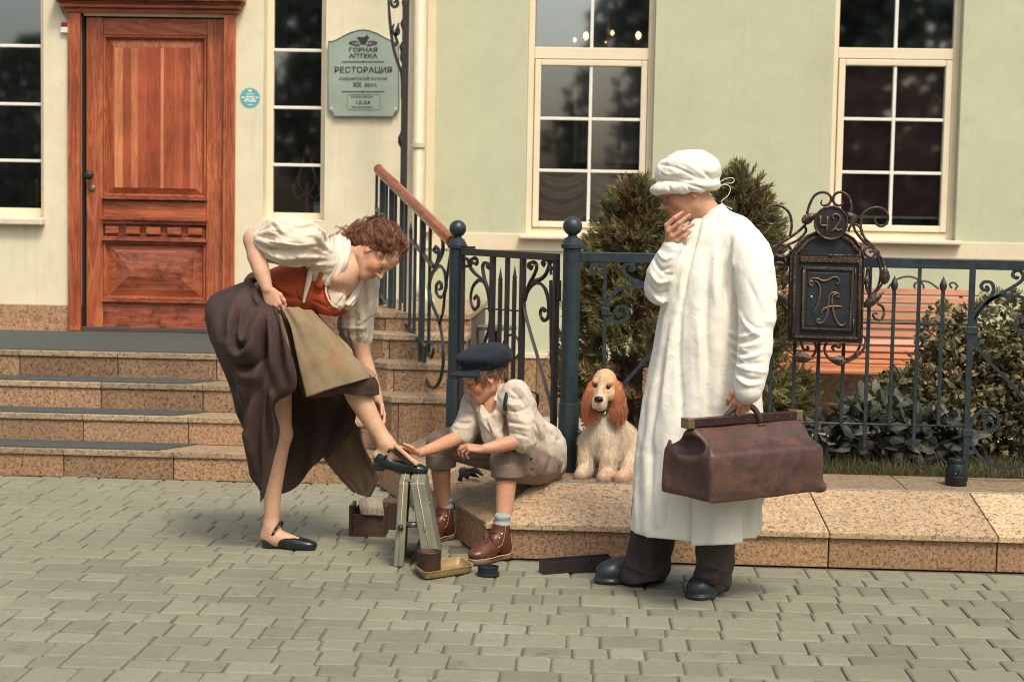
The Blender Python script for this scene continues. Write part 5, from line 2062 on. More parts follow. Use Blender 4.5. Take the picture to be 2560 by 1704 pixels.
def head_sdf(sc=1.0, child=False, female=False, smile=False, skin=SKIN, cheek=BLUSH, lip=LIP):
    """head in its own frame: x forward, y to the person's left, z up, origin at the skull's middle"""
    S = Sdf()
    q = lambda *v: np.array(v) * sc
    e = sc
    S.ell(q(-.014, 0, .036), q(.097, .074, .088), k=.02 * e)
    S.ell(q(.03, 0, -.02), q(.060, .060, .088 if not child else .080), k=.03 * e)
    S.ell(q(.045, 0, .05), q(.046, .058, .05), k=.03 * e)
    jw = .052 if not child else .046
    for s in (-1, 1):
        S.chain([q(-.008, s * jw, -.03), q(.002, s * (jw - .004), -.062), q(.062, s * .018, -.098 if not child else -.088)], [.022 * e, .019 * e, .015 * e], .03 * e)
        S.ell(q(.058, s * .036, -.03), q(.027, .024, .026 if not child else .03), k=.02 * e, col=cheek)
    S.ell(q(.073, 0, -.100 if not child else -.090), q(.017, .018, .015), k=.022 * e)
    S.cap(q(.02, 0, -.075), q(.055, 0, -.085), .03 * e, .022 * e, k=.03 * e)
    # brow, nose
    S.chain([q(.074, -.046, .014), q(.087, -.02, .021), q(.087, .02, .021), q(.074, .046, .014)], [.009 * e] * 4, .015 * e)
    nb = .007 if not child else .006
    S.chain([q(.089, 0, .012), q(.102, 0, -.012), q(.113 if not child else .106, 0, -.028)], [nb * e, .0085 * e, .0105 * e], .012 * e)
    S.ell(q(.114 if not child else .107, 0, -.030), q(.0105, .0105, .0095), k=.006 * e, col=cheek)
    for s in (-1, 1):
        S.ell(q(.100, s * .0125, -.034), q(.0095, .0075, .0075), k=.006 * e)
        S.ell(q(.107, s * .006, -.0405), q(.004, .0032, .0028), k=.003 * e, op='-')
        S.ell(q(.097, s * .032, .003), q(.013, .017, .0105), k=.012 * e, op='-')
        S.ell(q(.0765, s * .0315, .003), .0142 * e, k=.004 * e)
        S.ell(q(.086, s * .0315, .0105), q(.006, .0145, .004), k=.006 * e)
        # ear
        S.ell(q(-.012, s * .078, -.006), q(.019, .0085, .031), B=basis((1, s * .35, .1), (-.2, 0, 1)), k=.007 * e, col=cheek)
        S.ell(q(-.006, s * .086, -.003), q(.0105, .006, .019), k=.004 * e, op='-')
        S.ell(q(-.004, s * .078, -.032), q(.008, .006, .009), k=.006 * e, col=cheek)
    # mouth
    S.ell(q(.083, 0, -.062), q(.016, .026, .02), k=.016 * e)
    w = .023 if smile else .019
    up = .006 if smile else .0
    S.chain([q(.084, -w, -.0615 + up), q(.0975, -.006, -.0565), q(.0968, 0, -.0575), q(.0975, .006, -.0565), q(.084, w, -.0615 + up)], [.0025 * e, .0052 * e, .005 * e, .0052 * e, .0025 * e], .004 * e, col=lip)
    S.chain([q(.084, -w, -.064 + up), q(.0955, 0, -.070), q(.084, w, -.064 + up)], [.0025 * e, .0068 * e, .0025 * e], .004 * e, col=lip)
    S.chain([q(.089, -w - .001, -.063 + up), q(.1025, 0, -.0632), q(.089, w + .001, -.063 + up)], [.0016 * e, (.0034 if smile else .0018) * e, .0016 * e], .003 * e, op='-')
    return S


def place(V, c, B):
    return V @ B.T + np.asarray(c)


def hand_prims(S, wrist, palm_dir, nrm, side, curls, sc=1.0, thumb=None, col=None, spread=.1, k=.006):
    """palm and five fingers: palm_dir along the hand, nrm = back of the hand, side = thumb side; curls per finger (three bends)"""
    d, n = _norm(palm_dir), _norm(nrm)
    s = _norm(np.cross(d, n))
    if s @ np.asarray(side) < 0:
        s = -s
    n = _norm(np.cross(s, d)) if np.cross(s, d) @ n > 0 else -_norm(np.cross(s, d))
    w = np.asarray(wrist, float)
    knuck = []
    for i, (o, L) in enumerate(((.028, .088), (.009, .092), (-.010, .087), (-.027, .076))):
        kp = w + d * L * sc + s * o * sc + n * (.004 if i in (1, 2) else 0) * sc
        knuck.append(kp)
        S.cap(w + d * .02 * sc + s * o * .7 * sc, kp, .0135 * sc, .0105 * sc, .012 * sc, col)
    S.ell(w + d * .045 * sc - n * .002 * sc, np.array([.045, .036, .013]) * sc, B=np.stack([d, s, n], 1), k=.01 * sc, col=col)
    lens = ((.041, .026, .020), (.045, .029, .021), (.042, .027, .021), (.033, .020, .018))
    for i in range(4):
        p = knuck[i]
        fan = spread * (1.5 - i)
        ang = 0
        c = curls[i]
        for j in range(3):
            ang += c[j]
            dr = _norm((d * math.cos(ang) - n * math.sin(ang)) + s * fan * .35 * math.cos(ang))
            r0 = (.0093, .0083, .0075)[j] * sc
            r1 = (.0083, .0075, .0062)[j] * sc
            p2 = p + dr * lens[i][j] * sc * 1.02
            S.cap(p, p2, r0, r1, k, col)
            p = p2
    t0 = w + d * .022 * sc + s * .024 * sc - n * .004 * sc
    if thumb is None:
        thumb = [(.7, .75, -.2), (.95, .3, -.35), (1, .05, -.4)]
    p = t0
    for j, (a, b, c) in enumerate(thumb):
        dr = _norm(d * a + s * b + n * c)
        p2 = p + dr * (.036, .032, .026)[j] * sc
        S.cap(p, p2, (.0145, .0108, .0095)[j] * sc, (.0108, .0095, .0075)[j] * sc, k * 1.5, col)
        p = p2


def strands(P, D, L, W, nseg=4, curl=0.0, freq=0.0, droop=0.0, seed=0, val=None, wave=0.0, up=None):
    """hair: ribbons that start at P and run along D, waving and drooping"""
    rg = np.random.default_rng(seed)
    n = len(P)
    D = D / (np.linalg.norm(D, axis=1, keepdims=True) + 1e-9)
    L = np.broadcast_to(L, (n,))
    A = np.cross(D, rg.normal(size=(n, 3)))
    A /= np.linalg.norm(A, axis=1, keepdims=True) + 1e-9
    Bv = np.cross(D, A)
    ph = rg.random(n) * 6.28
    pts = []
    for j in range(nseg + 1):
        t = j / nseg
        c = P + D * (L * t)[:, None] + np.array([0, 0, -1]) * (droop * L * t * t)[:, None]
        if wave:
            c = c + (A * np.sin(freq * t + ph)[:, None] + Bv * np.cos(freq * t * .9 + ph)[:, None]) * (wave * (.25 + t))
        pts.append(c)
    pts = np.stack(pts, 1)
    S = A
    ww = np.array([W * (1 - .75 * (j / nseg) ** 2) for j in range(nseg + 1)])
    lft = pts + S[:, None, :] * ww[None, :, None]
    rgt = pts - S[:, None, :] * ww[None, :, None]
    V = np.stack([lft, rgt], 2).reshape(n, -1, 3)
    m = (nseg + 1) * 2
    base = np.arange(n)[:, None] * m
    F = np.concatenate([base + np.array([2 * j, 2 * j + 1, 2 * j + 3, 2 * j + 2]) for j in range(nseg)], 0)
    val = rg.random(n) if val is None else np.asarray(val)
    col = np.repeat(val[:, None], m, 1).reshape(-1)
    return V.reshape(-1, 3), F, np.stack([col] * 3, 1)


def ribbon_lock(path, w, n=40, spread=.01, seed=0, curl=.004, freq=9.0):
    """a lock of hair following a path: many thin strands bundled"""
    rg = np.random.default_rng(seed)
    C = crom(path, 6)
    m = len(C)
    T = np.gradient(C, axis=0)
    T /= np.linalg.norm(T, axis=1, keepdims=True)
    s, u = frame_from(T[0])
    Sx, Ux = [], []
    for t in T:
        s = s - t * (s @ t)
        s /= np.linalg.norm(s)
        Sx.append(s)
        Ux.append(np.cross(s, t))
    Sx, Ux = np.array(Sx), np.array(Ux)
    Vs, Fs, Cs, off = [], [], [], 0
    tt = np.linspace(0, 1, m)
    env = .55 + .45 * np.sin(pi * np.clip(tt * 1.15, 0, 1))
    for k in range(n):
        a, r_ = rg.random() * 6.28, math.sqrt(rg.random())
        ph = rg.random() * 6.28
        o1 = spread * r_ * math.cos(a) * env + curl * np.sin(freq * tt + ph)
        o2 = spread * r_ * math.sin(a) * env + curl * np.cos(freq * tt * .8 + ph)
        p = C + Sx * o1[:, None] + Ux * o2[:, None]
        ww = (w * (1 - .6 * tt ** 3))[:, None]
        b = Sx * math.cos(ph) + Ux * math.sin(ph)
        V = np.stack([p + b * ww, p - b * ww], 1).reshape(-1, 3)
        Fs.append(np.stack([off + np.array([2 * j, 2 * j + 1, 2 * j + 3, 2 * j + 2]) for j in range(m - 1)]))
        Vs.append(V)
        Cs.append(np.full((len(V), 3), np.clip(.5 + .28 * rg.normal(), 0, 1)))
        off += len(V)
    return np.vstack(Vs), np.vstack(Fs), np.vstack(Cs)


def mat_hair(name, a, b, c, rough=.42):
    q = N(name)
    v = q.n('ShaderNodeVertexColor', layer_name='Col').outputs[0]
    return q.out(q.ramp(v, [(0, a), (.5, b), (1, c)]), rough, 0, .45)


m_skin = mat_vcol('skin', .5, .35, .10, 55, .06, .3)
# ------------------------------------------------------------------ man in the white robe
m_robe = mat_cloth('white_cotton', (.78, .755, .65), .04, 700, .92, None, .1, .42, 5, .25, (4.5, .2, (1, 1, .55)))
m_trouser = mat_cloth('brown_grey_suiting', (.055, .043, .040), .15, 1200, .85, None, .02, .3, 14, .2, (7, .8))
m_clog = mat_simple('black_rubber_clog', (.018, .028, .031), .32, 0, .25, 30, .08, 200, .001, .5)
man = thing('person', atz(1700, 1475, 0), 'man in a long white gown and white cap holding his chin', 'person')
MYc = 6.75
A3 = lambda x, y, Y=MYc: at(x, y, Y)
# body: head, neck, arms, legs
hc = A3(1716, 477, 6.74)
HB = basis((-.92, -.14, -.36), (-.36, 0, .93))
S = head_sdf(1.0, skin=SKIN, cheek=(.55, .26, .15))
S.chain([(-.02, 0, -.05), (-.05, 0, -.13)], [.056, .058], .03)
hv, hf, hcol = S.mesh(.0032, colour=SKIN)
hv = place(hv, hc, HB)
B = Sdf()
B.chain([hc + HB @ np.array([-.02, 0, -.03]), A3(1772, 535), A3(1790, 600), A3(1780, 800), A3(1770, 950)], [.055, .053, .07, .1, .11], .03)
B.chain([A3(1845, 620, 6.70), A3(1895, 790, 6.56), A3(1871, 972, 6.48)], [.045, .040, .028], .03)
B.chain([A3(1745, 620, 6.88), A3(1656, 722, 6.74), A3(1681, 628, 6.665)], [.045, .040, .028], .03)
B.chain([A3(1730, 950, 6.85), A3(1650, 1180, 6.9), A3(1618, 1420, 6.88)], [.09, .07, .05], .04)
B.chain([A3(1800, 950, 6.70), A3(1790, 1200, 6.66), A3(1786, 1440, 6.70)], [.08, .055, .04], .04)
bv, bf, bc = B.mesh(.009, colour=SKIN)
Hn = Sdf()                               # right hand cupping the chin
fy = 6.63
W0 = A3(1682, 628, 6.665)
K = [A3(1667, 563, fy), A3(1671, 578, fy - .004), A3(1681, 592, fy - .002), A3(1693, 603, fy + .002)]
M_ = [A3(1686, 545, fy - .006), A3(1697, 558, fy - .012), A3(1707, 575, fy - .012), A3(1709, 591, fy - .008)]
T_ = [A3(1705, 531, fy + .008), A3(1723, 537, fy), A3(1733, 561, fy), A3(1725, 579, fy)]
for a, b, c in zip(K, M_, T_):
    Hn.cap(W0 + (a - W0) * .15, a, .014, .0115, .01)
    Hn.cap(a, b, .0105, .0092, .004)
    Hn.cap(b, c, .0092, .0072, .004)
Hn.cap(W0, A3(1681, 650, 6.67), .026, .029, .02)
Hn.ell(A3(1680, 596, 6.645), (.026, .016, .034), k=.012)
Hn.chain([A3(1690, 600, 6.67), A3(1699, 572, 6.69), A3(1708, 548, 6.70)], [.013, .0105, .009], .008)
h1 = Hn.mesh(.0028, colour=(.50, .25, .15))
Hn = Sdf()                               # left hand round the bag handle
W1_ = A3(1868, 955, 6.468)
Hn.cap(A3(1872, 930, 6.475), W1_, .03, .028, .02)
hand_prims(Hn, W1_, (-.22, .05, -1), (0, -1, -.05), (-1, 0, 0), [(.35, 1.4, 1.2)] * 4, 1.0, [(.8, .55, .1), (.95, .25, -.25), (.95, -.05, -.4)], k=.005)
h2 = Hn.mesh(.0028, colour=(.50, .25, .15))
V, Fq, C = join((hv, hf, hcol), (bv, bf, bc), h1, h2)
obj('body', V, Fq, m_skin, man, smooth=True, col=C)
# face details
m_brow = mat_simple('dark_brow', (.045, .025, .018), .7)
for s in (-1, 1):
    MB().tube([place(np.array([p]), hc, HB)[0] for p in ((.088, s * .016, .024), (.088, s * .032, .028), (.077, s * .05, .021))], [.003, .0038, .002], 6).build('eyebrow', m_brow, man, smooth=True)
    MB().tube([place(np.array([p]), hc, HB)[0] for p in ((.0895, s * .019, -.001), (.0925, s * .031, -.004), (.0865, s * .045, -.002))], [.0012, .002, .0012], 5).build('eyelash_line', m_brow, man, smooth=True)
gl = MB()
pts = []
for s in (-1, 1):
    ring = [place(np.array([(.108 - .012 * abs(math.cos(a)) * (1 if math.cos(a) * s > 0 else 0), s * .033 + .021 * math.cos(a), -.004 + .0185 * math.sin(a))]), hc, HB)[0] for a in np.linspace(0, 2 * pi, 21)[:-1]]
    gl.tube(ring, .0021, 5, closed=True)
    gl.tube([place(np.array([p]), hc, HB)[0] for p in ((.098, s * .055, .002), (.06, s * .074, .006), (-.01, s * .080, .01))], .0018, 5)
gl.tube([place(np.array([p]), hc, HB)[0] for p in ((.109, -.012, 0), (.113, 0, .004), (.109, .012, 0))], .0013, 5)
gl.build('spectacles', mat_simple('wire_metal', (.25, .17, .10), .3, .9), man, smooth=True)

# robe
ys_ = np.array([535, 560, 600, 650, 700, 800, 900, 1000, 1100, 1200, 1329])
xl_ = np.array([1752, 1732, 1712, 1692, 1674, 1646, 1625, 1609, 1596, 1586, 1576])
xr_ = np.array([1805, 1838, 1872, 1888, 1893, 1895, 1898, 1901, 1903, 1902, 1898])
zz_ = np.array([A3(1740, y)[2] for y in ys_])
cx_ = np.array([A3((a + b) / 2, y)[0] for a, b, y in zip(xl_, xr_, ys_)])
a_ = np.array([(b - a) / 2 / F_PX * 6.75 for a, b in zip(xl_, xr_)])
b_ = np.array([.06, .10, .15, .17, .175, .18, .185, .19, .195, .20, .205])
cyy = np.array([6.76, 6.77, 6.78, 6.78, 6.77, 6.76, 6.76, 6.75, 6.74, 6.74, 6.74])
zt_, zh_ = zz_[0], zz_[-1]


def robe_fold(th, z):
    t = np.clip((zt_ - z) / (zt_ - zh_), 0, 1)
    am = .008 + .045 * t ** 1.3
    th = th + .25 * np.sin(3.1 * z + 2 * th)
    return 1 + am * (.55 * np.sin(5 * th + 1.1 + .8 * t) + .45 * np.sin(8 * th - 1.7 + 1.5 * t) + .25 * np.sin(13 * th + 3 * t))


R = Sdf()
R.stack(zz_, cx_, cyy, a_, b_, robe_fold, k=.03)
R.ell(A3(1838, 588, 6.76), (.075, .13, .07), k=.06)
R.ell(A3(1765, 590, 6.80), (.075, .13, .06), k=.05)
# standing collar, open at the neck
R.sleeve([A3(1800, 590, 6.77), A3(1786, 560, 6.765), A3(1768, 528, 6.755), A3(1757, 505, 6.75)], [.105, .078, .067, .066], .03)
nn = np.array([-.447, 0, .894])
R.half(A3(1765, 527, 6.755), nn, .004)
R.sleeve([A3(1772, 540, 6.757), A3(1757, 505, 6.75)], [.06, .06], .003, op='-')
# sleeves
R.sleeve([A3(1832, 592, 6.72), A3(1868, 632, 6.64), A3(1890, 720, 6.57), A3(1892, 810, 6.52), A3(1885, 890, 6.49), A3(1875, 945, 6.475), A3(1871, 968, 6.47)], [.085, .088, .080, .068, .062, .058, .050], .03)
R.cap(A3(1872, 955, 6.472), A3(1869, 976, 6.466), .054, .052, .004)
R.sleeve([A3(1750, 605, 6.88), A3(1700, 668, 6.80), A3(1655, 720, 6.72)], [.085, .082, .070], .03)
R.sleeve([A3(1655, 718, 6.715), A3(1660, 690, 6.69), A3(1672, 655, 6.67), A3(1678, 634, 6.665)], [.070, .071, .058, .045], .02)
R.cap(A3(1677, 640, 6.665), A3(1682, 624, 6.66), .043, .044, .004)


def near_y(px, py):
    """depth of the gown's near face"""
    Yg = 6.58
    for _ in range(4):
        p = A3(px, py, Yg)
        t = (p[0] - np.interp(-p[2], -zz_, cx_)) / np.interp(-p[2], -zz_, a_)
        Yg = np.interp(-p[2], -zz_, cyy) - np.interp(-p[2], -zz_, b_) * math.sqrt(max(.02, 1 - t * t))
    return Yg


def crease(pts, r, k=.014, op='+', dy=None):
    Q = [A3(x, y, (near_y(x, y) if dy is None else dy[i]) + r * .55) for i, (x, y) in enumerate(pts)]
    R.sleeve(Q, [r * .3] + [r] * (len(pts) - 2) + [r * .2], k, 5, op=op)


for pts, r in (([(1738, 565), (1720, 660), (1704, 780), (1688, 940), (1670, 1120), (1660, 1300)], .022), ([(1756, 570), (1748, 690), (1742, 820), (1735, 980), (1728, 1160)], .018),
               ([(1785, 590), (1790, 720), (1790, 860), (1788, 1010)], .016), ([(1696, 690), (1670, 830), (1648, 980), (1628, 1180), (1620, 1320)], .020)):
    crease(pts, r, .05)
for (x0, y0, x1, y1, x2, y2, r) in ((1852, 872, 1880, 884, 1916, 862, .007), (1846, 898, 1870, 915, 1905, 908, .009), (1850, 930, 1880, 938, 1912, 926, .008), (1846, 950, 1866, 958, 1896, 954, .007), (1862, 815, 1890, 836, 1922, 838, .005),
                                   (1640, 690, 1662, 700, 1690, 672, .007), (1630, 715, 1655, 728, 1685, 700, .008), (1650, 664, 1668, 672, 1694, 655, .006), (1628, 740, 1655, 752, 1690, 730, .007)):
    y_ = float(np.interp(y1, [780, 860, 950], [6.455, 6.432, 6.418])) if x0 > 1800 else 6.645
    crease([(x0, y0), (x1, y1), (x2, y2)], r, .012, '+', [y_ + .02, y_ - r * .2, y_ + .028])
# armpit crease in front of the hanging sleeve
R.sleeve([A3(1838, 630, 6.60), A3(1828, 720, 6.575), A3(1828, 820, 6.55), A3(1836, 905, 6.53)], [.004, .014, .014, .006], .02, op='-')
R.stack([zh_ - .03, zh_ + .09], cx_[-1], cyy[-1], a_[-1] * .90, b_[-1] * .88, robe_fold, k=.004, op='-')
R.half(A3(1735, 1329, 6.74), (.0, 0, -1), .003)
R.bump(lambda P: -.0035 * crumple(P * np.array([1, 1, .5]), 15, 31) - .006 * crumple(P * np.array([.6, .6, 1.3]), 24, 33) * np.clip((np.abs(P[:, 0] - .42) - .24) / .05, 0, 1) + .0030 * vnoise(P * np.array([1, 1, .35]), 30, 2) + .0014 * vnoise(P, 55, 5) + .0035 * np.maximum(0, vnoise(P * np.array([.5, .5, 1.6]), 48, 8)) * np.clip((P[:, 0] - .68) / .06, 0, 1))
V, Fq, _ = R.mesh(.006, relax=1)
Zg = zoom(1440, 340, 1.307)
GF = rg_(Zg, ([(395, 255), (370, 330), (350, 420), (335, 520)], .012, 6), ([(412, 262), (387, 350), (363, 450), (346, 560)], -.012, 5), ([(380, 290), (345, 360), (318, 440), (300, 520)], .010, 6), ([(366, 320), (335, 400), (310, 490)], -.009, 4),
         ([(505, 330), (495, 400), (491, 480), (494, 565)], -.016, 6), ([(517, 390), (507, 470), (507, 560)], .009, 5), ([(345, 540), (336, 680), (340, 800), (346, 940)], -.014, 7), ([(320, 600), (300, 750), (280, 920)], .014, 9),
         ([(285, 700), (262, 850), (240, 1000), (232, 1120)], -.014, 8), ([(240, 800), (215, 950), (197, 1120), (190, 1270)], .012, 9), ([(400, 600), (405, 760), (408, 920)], .011, 8), ([(430, 420), (426, 520), (424, 640), (430, 760)], -.008, 7), ([(455, 360), (452, 460), (455, 560)], .007, 6),
         ([(498, 640), (540, 656), (600, 638)], .007, 4), ([(500, 655), (545, 673), (606, 655)], -.008, 4), ([(498, 670), (545, 690), (616, 670)], .008, 4), ([(500, 688), (548, 709), (613, 692)], -.009, 4), ([(505, 702), (550, 727), (612, 706)], .009, 4),
         ([(508, 720), (552, 744), (620, 740)], -.010, 4), ([(510, 738), (555, 762), (626, 772)], .010, 5), ([(515, 762), (560, 790), (612, 796)], -.009, 4), ([(518, 782), (560, 812), (606, 806)], .008, 4), ([(560, 470), (600, 560), (622, 640)], -.007, 6), ([(520, 560), (560, 620), (602, 655)], .007, 5), ([(540, 590), (585, 625), (625, 630)], -.006, 4),
         ([(250, 395), (275, 436), (312, 428)], -.010, 4), ([(242, 440), (270, 478), (312, 468)], .010, 5), ([(232, 478), (262, 515), (302, 505)], -.011, 5), ([(262, 370), (290, 402), (327, 388)], .008, 4), ([(243, 500), (270, 535), (292, 546)], .010, 5), ([(258, 410), (290, 450), (320, 450)], -.006, 3),
         ([(250, 1000), (246, 1100), (238, 1260)], -.014, 8), ([(205, 1000), (200, 1120), (193, 1270)], .011, 9), ([(300, 1190), (298, 1240), (296, 1285)], -.010, 6), ([(270, 1180), (268, 1240), (268, 1290)], .010, 7))
V = emboss(V, Fq, GF)
obj('gown', V, Fq, m_robe, man, smooth=True)
fl = [[A3(1742, 1095, 6.552), A3(1795, 1095, 6.535), A3(1848, 1095, 6.56)],
      [A3(1735, 1180, 6.54), A3(1795, 1180, 6.515), A3(1856, 1180, 6.54)],
      [A3(1730, 1270, 6.53), A3(1795, 1270, 6.495), A3(1858, 1270, 6.525)],
      [A3(1727, 1364, 6.525), A3(1795, 1361, 6.48), A3(1858, 1358, 6.515)]]
V, Fq = patch(fl, 14, 12, lambda u, v: .006 * np.sin(u * 7 + .4) * v + .003 * np.sin(u * 19 + v * 3) * v, .004)
obj('gown_flap', V, Fq, m_robe, man, smooth=True)

# cap
Cp = Sdf()
cB = basis((-.97, 0, -.10), (-.1, 0, 1))
Cp.ell(A3(1716, 432, 6.745), (.128, .105, .088), B=cB, k=.01)
Cp.ell(A3(1746, 425, 6.745), (.085, .098, .072), B=cB, k=.03)
Cp.ell(A3(1713, 468, 6.745), (.143, .116, .047), B=cB, k=.012)
Cp.half(A3(1715, 490, 6.745), (.04, .1, -1), .006)
Cp.ell(A3(1716, 494, 6.745), (.128, .10, .05), B=cB, k=.006, op='-')
Cp.bump(lambda P: -.003 * crumple(P, 26, 3) + .0042 * vnoise(P * np.array([1, 1, 1.8]), 30, 9) + .002 * vnoise(P, 75, 4))
V, Fq, _ = Cp.mesh(.004)
V = emboss(V, Fq, rg_(Zg, ([(258, 92), (300, 96), (352, 114), (405, 142)], -.007, 4), ([(300, 80), (360, 92), (430, 140)], .006, 5), ([(250, 143), (330, 146), (410, 170), (468, 184)], -.010, 3), ([(322, 128), (350, 142), (390, 146)], -.006, 3),
                          ([(300, 160), (312, 186)], -.006, 3), ([(360, 160), (380, 190)], -.005, 3), ([(420, 120), (452, 150)], -.006, 4), ([(275, 110), (300, 125), (340, 122)], .005, 4)))
obj('cap', V, Fq, m_robe, man, smooth=True)
Z6 = zoom(1540, 350, 3.485)
for pts in ([(860, 415), (900, 370), (950, 340), (1010, 330), (1030, 350), (1010, 375), (950, 380), (890, 412)], [(880, 410), (940, 388), (985, 400), (995, 440), (970, 490), (922, 530), (935, 560), (985, 590), (1012, 602)]):
    MB().tube(crom([A3(x, y, 6.74) for x, y in Z6(pts)], 5), .0032, 6, flat=.5).build('cap_tie', m_robe, man, smooth=True)

# trousers
T = Sdf()
T.chain([A3(1650, 1180, 6.9), A3(1632, 1330, 6.9), A3(1622, 1400, 6.885), A3(1610, 1432, 6.87)], [.105, .096, .094, .098], .03)
T.half(A3(1612, 1447, 6.87), (.08, 0, -1), .004)
T.bump(lambda P: .006 * np.sin(P[:, 2] * 55 + P[:, 0] * 20) * np.clip((.22 - P[:, 2]) / .15, 0, 1) + .003 * vnoise(P, 40, 3))
V1 = T.mesh(.006)
T = Sdf()
T.chain([A3(1800, 1150, 6.66), A3(1790, 1340, 6.65), A3(1786, 1400, 6.67), A3(1784, 1440, 6.69)], [.10, .082, .078, .080], .03)
T.half(A3(1780, 1453, 6.68), (-.35, 0, -1), .004)
T.bump(lambda P: .007 * np.sin(P[:, 2] * 50 - P[:, 0] * 25) * np.clip((.24 - P[:, 2]) / .15, 0, 1) + .003 * vnoise(P, 40, 6))
V2 = T.mesh(.006)
V, Fq, _ = join(V1, V2)
Z7 = zoom(1450, 950, 2.657)
V = emboss(V, Fq, rg_(Z7, ([(740, 1235), (830, 1275), (900, 1262), (965, 1190)], -.012, 7), ([(790, 1195), (880, 1240), (960, 1270)], .010, 7), ([(760, 1285), (850, 1310), (930, 1300)], .009, 6), ([(860, 1080), (850, 1200)], .006, 5), ([(325, 1140), (400, 1185), (445, 1250)], -.012, 7),
                          ([(300, 1220), (380, 1255), (450, 1290)], .010, 7), ([(470, 1000), (480, 1150), (470, 1280)], .007, 6), ([(540, 1180), (500, 1250), (440, 1280)], -.010, 6), ([(560, 1000), (575, 1150), (560, 1270)], -.007, 6)))
obj('trousers', V, Fq, m_trouser, man, smooth=True)


def clog(heel, toe, name='clog'):
    heel, toe = np.asarray(heel, float), np.asarray(toe, float)
    d = _norm(toe - heel)
    L = np.linalg.norm(toe - heel)
    s = np.cross((0, 0, 1), d)
    Bm = np.stack([d, s, (0, 0, 1)], 1)
    g = lambda u, w, z: heel + d * L * u + s * w + np.array([0, 0, z])
    K = Sdf()
    K.ell(g(.78, 0, .042), (.070, .056, .054), B=Bm, k=.02)
    K.ell(g(.52, 0, .058), (.090, .048, .058), B=Bm, k=.03)
    K.ell(g(.18, 0, .05), (.060, .044, .056), B=Bm, k=.03)
    K.ell(g(.30, 0, .10), (.05, .03, .04), B=Bm, k=.02)
    # sole
    K.ell(g(.78, 0, .014), (.076, .062, .024), B=Bm, k=.003)
    K.ell(g(.48, 0, .014), (.10, .052, .024), B=Bm, k=.02)
    K.ell(g(.17, 0, .014), (.062, .052, .024), B=Bm, k=.008)
    K.half(g(.5, 0, 0.001), (0, 0, -1), .003)
    V, Fq, _ = K.mesh(.0035)
    obj(name, V, Fq, m_clog, man, smooth=True)


clog(atz(1660, 1455, 0) + np.array([0, .03, 0]), atz(1490, 1462, 0) + np.array([0, .04, 0]))
clog(atz(1736, 1502, 0) + np.array([.13, .26, 0]), atz(1736, 1502, 0) + np.array([.0, .01, 0]))

# ------------------------------------------------------------------ doctor's bag
def _leather():
    q = N('worn_brown_leather')
    n1 = q.noise(9, 6, .7)
    n2 = q.noise(40, 5, .7)
    col = q.ramp(n1, [(.3, (.045, .026, .022)), (.5, (.085, .045, .034)), (.64, (.13, .056, .034)), (.78, (.24, .085, .042))])
    col = q.mix(.4, col, q.ramp(n2, [(.35, (.5,) * 3), (.65, (1.3,) * 3)]), 'MULTIPLY')
    q.bump(q.math('ADD', n2, q.noise(160, 4)), .35, .004)
    return q.out(col, .42, 0, .45)


m_leather = _leather()
bA, bB, bC = A3(1777, 1258, 6.20), A3(2058, 1226, 6.56), A3(1658, 1250, 6.43)
bag = thing('doctor_bag', (bA + bB) / 2, 'worn brown leather doctor bag held in the man\'s lowered hand', 'bag')
zb = (bA[2] + bB[2]) / 2
ul = bB - bA
ul[2] = bB[2] - bA[2]
Lb = np.linalg.norm(ul)
ul /= Lb
wv = bC - bA
wv -= ul * (wv @ ul)
wv[2] = 0
Wb = np.linalg.norm(wv)
wv /= Wb
nz = np.cross(ul, wv)
nz = nz if nz[2] > 0 else -nz
G_ = lambda u, w, z: bA + ul * u + wv * w + nz * z
Hs, Ht = .185, .285
BB = np.stack([ul, wv, nz], 1)
K = Sdf()
K.box(G_(Lb / 2, Wb / 2, Hs / 2), (Lb / 2, Wb / 2, Hs / 2), B=BB, rnd=.02, k=.03)
rs = Ht - Hs + .03
cpl = [(G_(0, 0, Hs - .035), -wv * rs + nz * (Wb / 2 - .008)), (G_(0, Wb, Hs - .035), wv * rs + nz * (Wb / 2 - .008)), (G_(0, .002, 0), -wv), (G_(0, Wb - .002, 0), wv), (G_(0, 0, Ht), nz), (G_(0, 0, .02), -nz), (G_(.004, 0, 0), -ul), (G_(Lb - .004, 0, 0), ul)]
pts_ = [G_(u, w, z) for u in (0, Lb) for w in (0, Wb) for z in (0, Ht)]
K.convex(cpl, np.min(pts_, 0), np.max(pts_, 0), .03, .03)
K.ell(G_(-.005, Wb / 2, Hs + .012), (.055, Wb * .30, .045), B=BB, k=.02, op='-')
K.ell(G_(-.01, Wb / 2, Hs * .42), (.022, Wb * .36, .07), B=BB, k=.03, op='-')
for w in (0.004, Wb - .004):
    K.chain([G_(.006, w, .01), G_(.004, w, Hs * .6), G_(.012, w + (.02 if w < .1 else -.02), Hs + .02)], [.007, .007, .006], .008, col=None)
K.chain([G_(.0, .004, .006), G_(Lb * .5, .003, .004), G_(Lb, .004, .008)], [.007] * 3, .008)
K.ell(G_(Lb - .005, .02, .015), (.03, .03, .02), B=BB, k=.02)
K.bump(lambda P: .004 * vnoise(P, 18, 1) + .0018 * vnoise(P, 60, 2))
V, Fq, _ = K.mesh(.006, pad=.07)
obj('bag_body', V, Fq, m_leather, bag, smooth=True)
tA, tB = G_(-.012, Wb / 2, Ht + .004), G_(Lb * .985, Wb / 2, Ht + .004)
m_barm = mat_simple('brown_metal_frame', (.045, .024, .02), .4, .3, .2)
m_brass = mat_simple('dull_brass', (.30, .22, .12), .4, .8, .25)
tdir = _norm(tB - tA)
